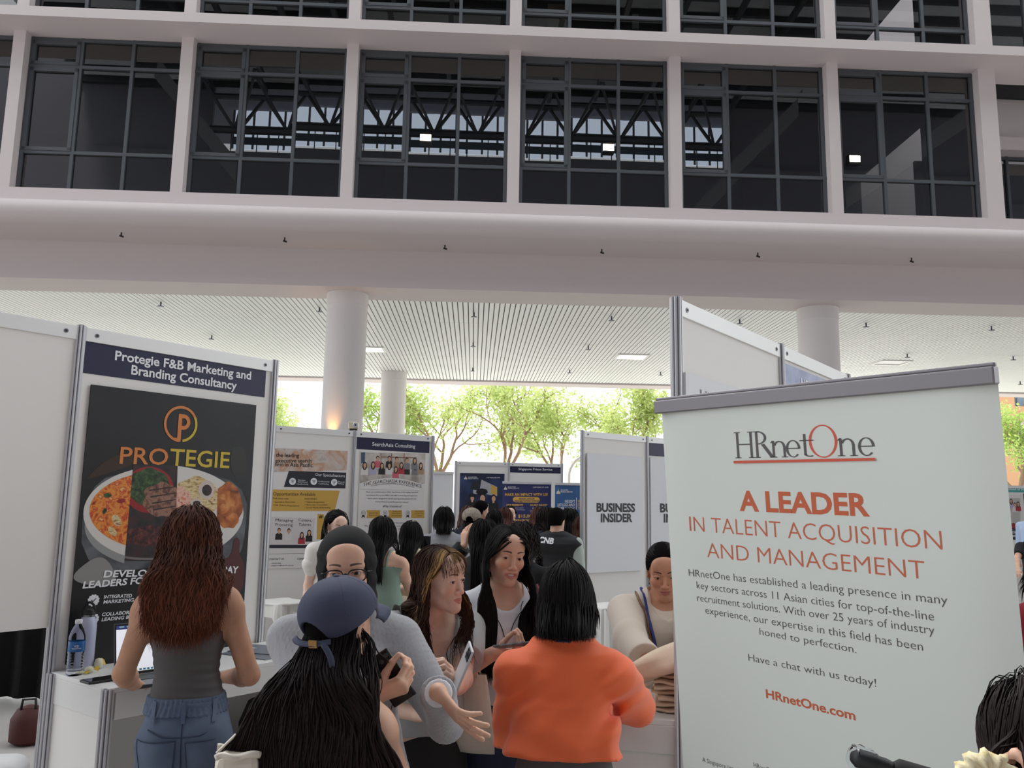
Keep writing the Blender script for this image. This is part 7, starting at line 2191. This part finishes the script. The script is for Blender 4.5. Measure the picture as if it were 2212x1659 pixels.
# ---- the crowd behind ------------------------------------------------------------------------
def crowd(px, py, Y, rz, label, top, hair=HR_K, hb=HB, hl=.4, sex='f', skin=SK_B, sleeve=.5, bottom='trousers', bcol=None, n=700, face=False, arms=None, zcut=None, head=(0, 0, 0), cap=None, th=.016, wav=0, sfront=.1, loosew=1.12, tie=None, fine=0, sl_mat=None, bangs=None, hw=.0055, zroot=None, **kw):
    p = Person.at(px, py, Y, rz, sex=sex, head=head, **kw)
    p.add_head(face=face or bool(fine))
    for sd in 'LR':
        a = (arms or {}).get(sd)
        if a: p.arm(sd, *a[:2], **(a[2] if len(a) > 2 else {}))
        else: p.arm(sd, down=(.05, .03))
    p.build(label, skin, .008 if fine else .010, fine=fine, group=None)
    nm = {0: 'sleeveless_top', 1: 'long_sleeved_top'}.get(sleeve, 't_shirt')
    ex = [loose(p, .0, .25, loosew, 1.08, 1.15)]
    if sleeve and sl_mat is None: ex.append(sleeves(p, 1.9 if sleeve == 1 else sleeve, .062, .056))
    p.garment(nm, top, ('torso',), .011, extra=many(*ex), neck=dict(r=.072, front=.04) if (sleeve or sl_mat is not None) else None, planes=[hem(p, .0)] + ([] if (sleeve or sl_mat is not None) else [neckline(p, .40, .2)]), h=.0095, folds=folds(.003, 24, seed=int(px)))
    if sl_mat is not None: p.garment('sleeve', sl_mat, (), 0, extra=sleeves(p, 1.9, .064, .058), h=.009, folds=folds(.003, 30, seed=2))
    if bottom == 'skirt':
        p.garment('skirt', bcol, ('torso', 'thighL', 'thighR'), .008, planes=[flatz(p.T((0, 0, .10))[2]), flatz(.36, -1)], extra=skirt(p, p.T((0, 0, .10))[2], .35, .145, .21, .11, .17), h=.011, folds=folds(.006, 24, seed=4))
    elif bottom == 'dress':
        p.garment('dress_skirt', bcol or top, ('torso', 'thighL', 'thighR'), .008, planes=[flatz(p.T((0, 0, .17))[2]), flatz(.23, -1)], extra=skirt(p, p.T((0, 0, .17))[2], .22, .135, .25, .105, .20), h=.010, folds=lambda P: .005 * np.sin(np.arctan2(P[..., 1], P[..., 0]) * 22))
    else:
        p.garment('trousers', bcol or MATS['charcoal_skirt'], ('thighL', 'thighR', 'shinL', 'shinR'), .016, extra=lambda S_: S_.prof(p.Hc, I3, np.array([-.09, 0, .1]) * p.k, np.array([.14, .172, .15]) * p.k, np.array([.1, .115, .1]) * p.k, np.zeros(3), .03, 'x'), h=.012)
    shoes(p, M_shoek)
    if sex == 'm' or hl < .1:
        p.scalp(hb, thick=.013, low=-.05); p.hair(hair, n=n, length=.05, seed=int(px), thick=.014, width=hw * .7, sweep=.3)
    else:
        p.scalp(hb, thick=(.3 * th) if zroot is None else .003); p.hair(hair, n=n, length=hl, seed=int(px), thick=th, width=hw, side_front=sfront, zmin=None if zcut is None else p.hc[2] - zcut, wav=wav, tieback=tie, bangs=bangs, zroot=zroot, part=0.0 if fine else None)
    return p


M_sage = mat('sage_green_cotton', (128, 148, 134), .9, bump=(120, .2)); M_creamk = mat('cream_knit', (222, 210, 182), .95, bump=(110, .4)); M_gmarl = mat('grey_marl_jersey', (150, 152, 156), .9)
M_blk = mat('black_cotton', (20, 20, 23), .85); M_wbl = mat('white_blouse', (224, 220, 214), .85, bump=(60, .3)); M_navyc = mat('navy_cotton', (34, 38, 60), .85); M_greysl = mat('pale_grey_green_sleeve', (176, 184, 176), .85)
p = crowd(727, 1134, 7.0, 214, 'person in a white puff-sleeved blouse standing before the poster with the mustard panel', M_wbl, hl=.30, skin=SK_A, sleeve=.55, n=2000, fine=2, head=(4, -16, 0), sfront=.0, tie=(0, -.115, -.05), th=.012, hw=.0032, part=.02) if False else crowd(727, 1134, 7.0, 214, 'person in a white puff-sleeved blouse standing before the poster with the mustard panel', M_wbl, hl=.30, skin=SK_A, sleeve=.55, n=2000, fine=2, head=(4, -16, 0), sfront=.0, tie=(0, -.115, -.06), th=.012, hw=.0032)
for sd in 'LR':
    S_ = Sdf(); S_.el(p.sh[sd] * .6 + p.el[sd] * .4, (.075, .075, .10), I3, .02); p.solid('puff_sleeve', S_, M_wbl, .009, 0, lambda P, D: D + folds(.006, 40, seed=3)(P))
p.hair(HR_K, n=160, length=.30, seed=2, back_only=True, thick=.03, width=.006)
p = crowd(826, 1153, 6.2, -8, 'person from behind in a sage green sleeveless dress with long black hair', M_sage, hl=.48, skin=SK_B, sleeve=0, bottom='dress', n=2200, zcut=.34, th=.022, hw=.0032, arms={'R': (tuple(at_y(868, 1262, 6.05)), (.8, -.4, -.8))} if False else {'R': (tuple(at_y(838, 1268, 6.45)), (1.0, -.3, -.6))})
for sx in (-.07, .07): strap(p, 'shoulder_strap', [p.T((sx, -.10, .40)), p.T((sx, -.06, .47)), p.T((sx, .0, .51)), p.T((sx, .08, .42))], M_sage, .009, .3, p.S, 0, .004, 8)
p = crowd(888, 1158, 7.1, -4, 'person from behind in a cream knitted top and black skirt', M_creamk, hl=.42, n=2000, sleeve=.55, bottom='skirt', bcol=M_blk, zcut=.33, th=.02, hw=.0032, arms={'R': (tuple(at_y(905, 1200, 7.4)), (.8, -.3, -.7))})
free_phone(tuple(at_y(921, 1176, 7.35)), (0, -1, .3), (0, .3, 1), 'dark phone held up by the person in the cream knitted top', M_phk)
free_phone(tuple(at_y(783, 1170, 6.5)), (0, -1, .3), (.3, .3, 1), 'dark phone held up to the left of the sage green dress', M_phk)
p = crowd(959, 1122, 8.0, 4, 'person from behind with a black bob and light grey top, before the blank roll-up', M_gmarl, hl=.24, n=800, sleeve=.55, zcut=.135, th=.018, hw=.0032)
p = crowd(1019, 1124, 8.5, -10, 'person from behind in a beige cap, before the dark blue poster', M_navyc, hl=.42, n=500, sleeve=.5, zcut=.42, th=.012, zroot=.0)
M_bcap = mat('beige_cap_cotton', (158, 148, 134), .85)
S_ = Sdf(); S_.el(p.Hd((0, -.010, .040)), (.098, .115, .09), p.Rh)
def bc(P, D):
    q = (P - p.hc) @ p.Rh; hole = np.where(q[..., 1] < -.03, (np.sqrt((q[..., 0] / .035) ** 2 + ((q[..., 2] - .0) / .04) ** 2) - 1) * .03, .1)
    return np.maximum(np.maximum(np.maximum(D, .012 - q[..., 2] - .02 * np.clip(-q[..., 1] / .1, 0, 1)), -(D + .006)), -hole)
cp = p.solid('cap', S_, M_bcap, .006, 0, bc)
mb = MB(); mb.add([tuple(p.Hd((x, y, z))) for x, y, z in ((-.07, .07, .03), (0, .105, .035), (.07, .07, .03), (.06, .15, .015), (0, .18, .015), (-.06, .15, .015))], [(0, 1, 4, 5), (1, 2, 3, 4)]); o = mb.build('brim', M_bcap, cp); md = o.modifiers.new('thickness', 'SOLIDIFY'); md.thickness = .006
crowd(1010, 1116, 9.6, 12, 'person from behind with reddish brown hair, just left behind the beige cap', M_navyc, hair=HR_B, hb=HBB, hl=.4, n=700, sleeve=.5)
crowd(1040, 1103, 10.35, -62, 'short-haired person in profile, just right of the beige cap', M_navyc, sex='m', n=500, sleeve=.6, skin=SK_B)
p = crowd(1046, 1162, 5.6, -6, 'person from behind with long dark hair and a raised left hand', M_blk, hl=.55, n=2000, sleeve=1, th=.022, hw=.0032, fine=1, arms={'L': (tuple(at_y(1003, 1178, 5.75)), (-.5, -.3, -1), dict(hand='relax', D=(.05, -.1, 1), N=(.5, .6, .1)))})
crowd(1128, 1172, 5.2, -14, 'person from behind with dark curly hair, right behind the smiling person', M_blk, hair=HR_D, hl=.55, n=2000, sleeve=1, th=.024, wav=.010, hw=.0032)
crowd(1068, 1125, 9.15, 6, 'person from behind with black hair below the dark blue poster', M_navyc, hl=.4, n=700, sleeve=.5)
crowd(1091, 1117, 10.3, -20, 'person with brown hair turned away, between the dark poster and the navy roll-up', M_gmarl, hair=HR_B, hb=HBB, hl=.3, n=700, sleeve=.5)
crowd(1102, 1112, 11.6, 186, 'person with a fringe facing the viewer, in front of the navy roll-up', M_blk, hl=.2, n=500, sleeve=.5, skin=SK_A, fine=1, tie=(0, -.115, -.03), bangs=dict(c=0, w=.05, len=.06))
crowd(1163, 1117, 10.0, 4, 'person from behind with light brown short hair, left of the black vest', M_navyc, hair=HR_B, hb=HBB, hl=.22, n=700, zcut=.13, sleeve=.5)
crowd(1180, 1122, 8.9, 20, 'person from behind with long dark brown hair, close on the left of the black vest', M_navyc, hair=HR_D, hl=.5, n=700, sleeve=.5, th=.03)
p = crowd(1204, 1124, 8.3, -16, 'person from behind in a black vest with white letters on the back and pale sleeves', M_blk, sex='m', n=700, sleeve=0, sl_mat=M_greysl, skin=SK_B, head=(-24, 0, 0), wide=1.05)
p.garment('vest', mat('black_quilted_vest', (18, 18, 22), .7), ('torso',), .02, extra=loose(p, .0, .3, 1.2, 1.2, 1.25), neck=dict(r=.068), planes=[hem(p, .02)], h=.009)
Sg, ig = p.garm[-1]; c = p.T((-.075, 0, .465)); stick_text(p, 'CNB', c, .055, M_txtw, Sg, ig, shear=.15, bold=.04, tilt=-.08)
crowd(1231, 1121, 10.0, -10, 'person from behind with long black hair and black top, right of the black vest', M_blk, hl=.42, n=700, sleeve=.5, th=.03)
crowd(1256, 1140, 9.0, -4, 'person from behind with reddish hair beside the business insider partition edge', M_blk, hair=HR_B, hb=HBB, hl=.30, n=700, sleeve=.5, skin=SK_A, zcut=.2)
# ---- right edge --------------------------------------------------------------------------------
p = crowd(2226, 1108, 15.5, 120, 'person in a light blue shirt cut off by the right edge, before the distant poster', mat('light_blue_shirt', (176, 196, 224), .8), sex='m', n=300, sleeve=1, skin=SK_B)
p = crowd(2238, 1150, 11.0, 150, 'person in a black T-shirt cut off by the right edge, behind the one in red', M_blk, sex='m', n=300, sleeve=.6, skin=SK_B, arms={'R': (tuple(at_y(2196, 1238, 10.7)), (-.8, .2, -.5))})
p = crowd(2258, 1205, 3.9, 60, 'person in a dark red top with a backpack, cut off by the right edge', mat('dark_red_knit', (150, 30, 48), .9), hl=.3, n=700, sleeve=1, skin=SK_B, hw=.0032, wide=1.1, arms={'L': (tuple(at_y(2225, 1420, 3.8)), (-.9, 0, -.5))})
Sg, ig = p.garm[0]
strap(p, 'backpack_strap', [p.T((-.11, -.09, .40)), p.T((-.12, -.02, .51)), p.T((-.125, .08, .42)), p.T((-.15, .06, .2))], M_navyc, .022, .3, Sg, ig, .008)
S_ = Sdf(); S_.bx(p.T((0, -.19, .28)), (.12, .05, .18), .04, p.Rt); p.solid('backpack', S_, M_blk, .01)
p = crowd(2266, 1646, 1.25, 20, 'person with dark hair at the lower right corner, closest to the pale banner', M_blk, hair=HR_M, hl=.5, n=6000, sleeve=.5, th=.012, hw=.0021, arms={'L': (tuple(at_y(2330, 1800, 1.12)), (-.3, -.6, -1), dict(hand='hold', D=(-.6, .6, .2), N=(.3, .3, .6)))})
c = at_y(2130, 1672, 1.08)
M_scr_ = mat('cream_ruffled_cloth', (226, 214, 178), .85, bump=(120, .4), var=(40, (196, 176, 110), .5, .7))
mb = MB(); n, m_ = 60, 10; vs = []
for i in range(n):
    a = 2 * math.pi * i / n; R_ = .022
    for j in range(m_):
        b = 2 * math.pi * j / m_; r_ = .014 * (1 + .3 * math.sin(9 * a + 2 * b) + .18 * math.sin(17 * a)); vs.append((c[0] + (R_ + r_ * math.cos(b)) * math.cos(a), c[1] + r_ * math.sin(b), c[2] + (R_ + r_ * math.cos(b)) * math.sin(a) * .75))
mb.add(vs, [(i * m_ + j, ((i + 1) % n) * m_ + j, ((i + 1) % n) * m_ + (j + 1) % m_, i * m_ + (j + 1) % m_) for i in range(n) for j in range(m_)])
o = mb.build('scrunchie', M_scr_, smooth=True); o.data.transform(Matrix.Translation(-Vector(p.loc))); o.data.transform(Matrix.Rotation(-p.rz, 4, 'Z')); o.parent = p.root
# umbrella held out by the person at the corner: only its wrapped handle end shows
u0 = at_y(1842, 1634, 1.16); u1 = at_y(2300, 1792, 1.12)
t = thing('umbrella', 'black umbrella with clear plastic on its end, before the foot of the pale banner', 'umbrella', tuple(u0), 0)
dv = Vector(u1) - Vector(u0); mb = MB(); mb.tube([(0, 0, 0), tuple(dv * .02), tuple(dv * .16), tuple(dv * .2)], [.006, .011, .012, .010], 14); mb.build('handle', M_black, t, smooth=True)
mb = MB(); mb.tube([tuple(dv * .19), tuple(dv * .22), tuple(dv * .6), tuple(dv * 1.0)], [.010, .017, .022, .012], 14); mb.build('canopy', M_blk, t, smooth='auto')
mb = MB(); rr = random.Random(4)
pts = [dv * (-.03 + .012 * i) for i in range(12)]; mb.tube([tuple(q + Vector((0, 0, rr.uniform(-.002, .002)))) for q in pts], [.004, .012, .017, .015, .018, .016, .0175, .0155, .017, .015, .016, .014], 11); mb.build('plastic_wrap', M_pet, t, smooth=True)
# white bag with black strap in the lower left corner
c = at_y(-80, 1690, 2.6)
t = thing('shoulder_bag', 'white bag with black strap in the lower left corner', 'bag', (c[0], c[1], c[2] - .2), .2)
S_ = Sdf(); S_.bx((0, 0, .12), (.12, .04, .10), .045); D, lo, hh = S_.grid(.012); V, F = surf_nets(D, lo, hh); mesh_np('body', V, F, mat('white_canvas', (216, 216, 216), .8, bump=(60, .3)), t)
mb = MB(); mb.tube([(-.10, -.05, .20), (-.05, -.085, .262), (.03, -.09, .25), (.09, -.07, .16)], .006, 6); mb.build('strap', M_black, t, smooth=True)
# ================================================================ trees beyond the hall
M_bark = mat('grey_brown_bark', (140, 116, 98), .9, bump=(30, .6), var=(8, (150, 122, 98), .35, .7))
def leafmat(name, a, b):
    m = mat(name, a, .55, var=(1.3, b, .3, .7)); bs = m.node_tree.nodes['Principled BSDF']
    nt = m.node_tree; tr = nt.nodes.new('ShaderNodeBsdfTranslucent'); mx = nt.nodes.new('ShaderNodeMixShader'); mx.inputs[0].default_value = .45
    tr.inputs[0].default_value = lin(b) + (1,); out = nt.nodes['Material Output']
    nt.links.new(bs.outputs[0], mx.inputs[1]); nt.links.new(tr.outputs[0], mx.inputs[2]); nt.links.new(mx.outputs[0], out.inputs[0]); return m
LF1 = leafmat('fresh_green_leaves', (150, 172, 98), (194, 208, 136)); LF2 = leafmat('mid_green_leaves', (130, 160, 84), (176, 198, 112))


def tree(px, Y, h, spread, label, seed, lm, dens=1.0, base=0.0, fork=.28, lean=0.0):
    r = np.random.RandomState(seed); x = at_y(px, 1100, Y)[0]
    t = thing('tree', label, 'tree', (x, Y, 0), 0, 'trees beyond the hall')
    mb = MB(); tips = []
    def grow(p, d, L, rad, lv):
        pts = [p]; n = 5; dd = d.copy()
        for i in range(n):
            dd = nrm(dd + r.normal(size=3) * .16 + np.array((0, 0, .05))); pts.append(pts[-1] + dd * L / n)
        mb.tube([tuple(q) for q in pts], [rad * (1 - .45 * i / n) for i in range(n + 1)], 7 if lv < 2 else 5)
        if lv >= 2:
            for q in pts[2:]: tips.append(q)
        if lv < 4:
            k = 3 if lv < 2 else 2 + (r.rand() < .5)
            for j in range(k):
                a = r.rand() * 6.28; tilt = (.45 if lv == 0 else .6) * (.7 + .6 * r.rand())
                u = nrm(np.cross(dd, r.normal(size=3))); nd = nrm(dd * math.cos(tilt) + u * math.sin(tilt) * spread)
                st = pts[-1] if j or lv == 0 else pts[3]
                grow(st, nd, L * (.62 + .2 * r.rand()), rad * .55, lv + 1)
    grow(np.array((0, 0, base)), np.array((lean, 0, 1.0)), h * fork, .13 * h / 8, 0)
    mb.build('trunk', M_bark, t, smooth='auto')
    V, F = [], []; tips = np.array(tips)
    for q in tips:
        if r.rand() < .25: continue
        k = max(1, int(8 * dens * (.4 + 1.2 * r.rand())))
        c = q + r.normal(size=(k, 3)) * .24 * h / 8
        for cc in c:
            for _ in range(3):
                a = nrm(r.normal(size=3)); b = nrm(np.cross(a, r.normal(size=3))); s_ = (.050 + .045 * r.rand()) * h / 8; o = cc + r.normal(size=3) * .08
                i = len(V); V += [o - a * s_, o + b * s_ * .45, o + a * s_, o - b * s_ * .45]; F.append((i, i + 1, i + 2, i + 3))
    mb = MB(); mb.add(V, F); mb.build('foliage', lm, t)


def crown_label(s): return s


tree(645, 41, 10.6, 1.0, 'leafy tree seen between the left poster wall and the round pillar', 11, LF1, 1.2)
tree(800, 43, 10.6, .8, 'tree seen between the two round pillars', 12, LF2, .8)
tree(935, 40, 11.0, .75, 'tall airy tree with pale trunk just right of the farther pillar', 13, LF1, .7, lean=.04)
tree(1085, 41, 11.2, .75, 'airy tree in the middle of the opening, above the crowd', 14, LF1, .75, lean=-.05)
tree(1240, 42, 10.8, .95, 'leafy tree to the left behind the business insider partition', 15, LF1, 1.1)
tree(1365, 40, 10.9, 1.0, 'bushy tree directly above the business insider partition', 16, LF1, 1.2)
tree(2195, 40, 9.8, 1.1, 'tree in front of the orange-brown building at the right edge', 17, LF2, 1.2)
tree(2080, 44, 9.5, 1.0, 'tree behind the right part of the pale banner', 18, LF2, 1.0)
tree(500, 45, 10.5, 1.0, 'tree behind the left black poster', 19, LF1, 1.0)
tree(2212, 36, 9.4, 1.2, 'tree with low hanging leaves at the very right edge', 23, LF2, 1.3)
# building behind the right-hand tree
M_ob = mat('orange_brown_facade', (190, 146, 110), .8); M_opale = mat('pale_facade', (222, 218, 212), .8); M_owin = mat('facade_window_glass', (120, 134, 146), .15)
bx = at_y(2185, 1000, 62)[0]
t = thing('building', 'orange and pale building behind the tree at the far right', 'building', (bx, 62, 0), 0)
mb = MB(); mb.box(-3, 14, 0, 8, 0, 16); mb.build('wall', M_opale, t)
for k in range(4):
    z = 1.5 + 3.6 * k
    mb = MB(); mb.box(-3.2, 14, -.35, 0, z, z + 1.1, None); mb.build('balcony', M_ob, t)
    mb = MB()
    for i in range(24): mb.box(-3 + i * .7, -2.92 + i * .7, -.33, -.28, z + 1.1, z + 1.75)
    mb.build('railing', MATS['grey_steel_truss'], t)
    for i in range(6):
        mb = MB(); mb.box(-2.6 + i * 2.7, -.8 + i * 2.7, -.06, .02, z + 1.2, z + 3.0); mb.build('window', M_owin, t)
mb = MB(); mb.box(-1.2, .2, -.6, 0, 0, 16); mb.build('pier', M_ob, t)
# street lamp with curved arm
q = at_y(1229, 1030, 33)
t = thing('street_lamp', 'white street lamp with a curved arm beside the mid-blue roll-up', 'street lamp', (q[0], 33, 0))
mb = MB(); hz_ = q[2]; mb.tube([(0, 0, 0), (0, 0, hz_)] + [(.0 + .9 * (1 - math.cos(a)), 0, hz_ + .9 * math.sin(a)) for a in [math.pi / 2 * i / 8 for i in range(1, 9)]] + [(1.4, 0, hz_ + .85)], .06, 8); mb.build('pole', M_opale, t, smooth=True)
mb = MB(); mb.box(1.2, 1.75, -.12, .12, hz_ + .78, hz_ + .9); mb.build('lamp_head', M_opale, t, bevel=.03)
# unseen lamp added on the left pillar for its orange glow, camera on the partition top
fx = (c1[0] - .13, c1[1] - .58, 3.02)
t = thing('added_glow_lamp', 'unseen lamp added on the left round pillar for its warm glow', 'lamp', (fx[0], fx[1], fx[2] - .12))
mb = MB(); mb.lathe([(.05, 0), (.055, .1), (.045, .1), (.04, .03)], (0, 0, 0), 16); mb.build('housing', M_black, t, smooth='auto')
mb = MB(); mb.box(-.02, .02, 0, .14, .02, .05); mb.build('bracket', M_black, t)
l = bpy.data.lights.new('added_glow_bulb', 'SPOT'); l.energy = 24; l.color = (1, .45, .1); l.spot_size = math.radians(60); l.spot_blend = 1; l.shadow_soft_size = .03
lo_ = bpy.data.objects.new('added_glow_bulb', l); COL.objects.link(lo_); lo_.location = fx; lo_.rotation_euler = Vector((0, .22, 1)).to_track_quat('-Z', 'Y').to_euler()
q = at_y(765, 917, 9.0)
t = thing('security_camera', 'small white camera with a round lens on top of the partition beside the left pillar', 'camera', (q[0], 8.98, 2.5 + .004))
mb = MB(); mb.box(-.04, .04, -.02, .02, 0, .02); mb.build('foot', M_black, t)
mb = MB(); mb.box(-.055, .055, -.03, .03, .02, .095); mb.build('body', mat('cream_camera_shell', (214, 200, 172), .4), t, bevel=.01)
mb = MB(); mb.lathe([(.03, .0), (.03, .03), (.024, .034), (.02, .028)], (0, 0, 0), 20, lambda x, y, z: (x + .03, -.03 - z, y + .057)); mb.build('lens_ring', M_alu, t, smooth='auto')
mb = MB(); mb.lathe([(.02, .027), (.0, .029)], (0, 0, 0), 16, lambda x, y, z: (x + .03, -.03 - z, y + .057)); mb.build('lens', M_black, t)
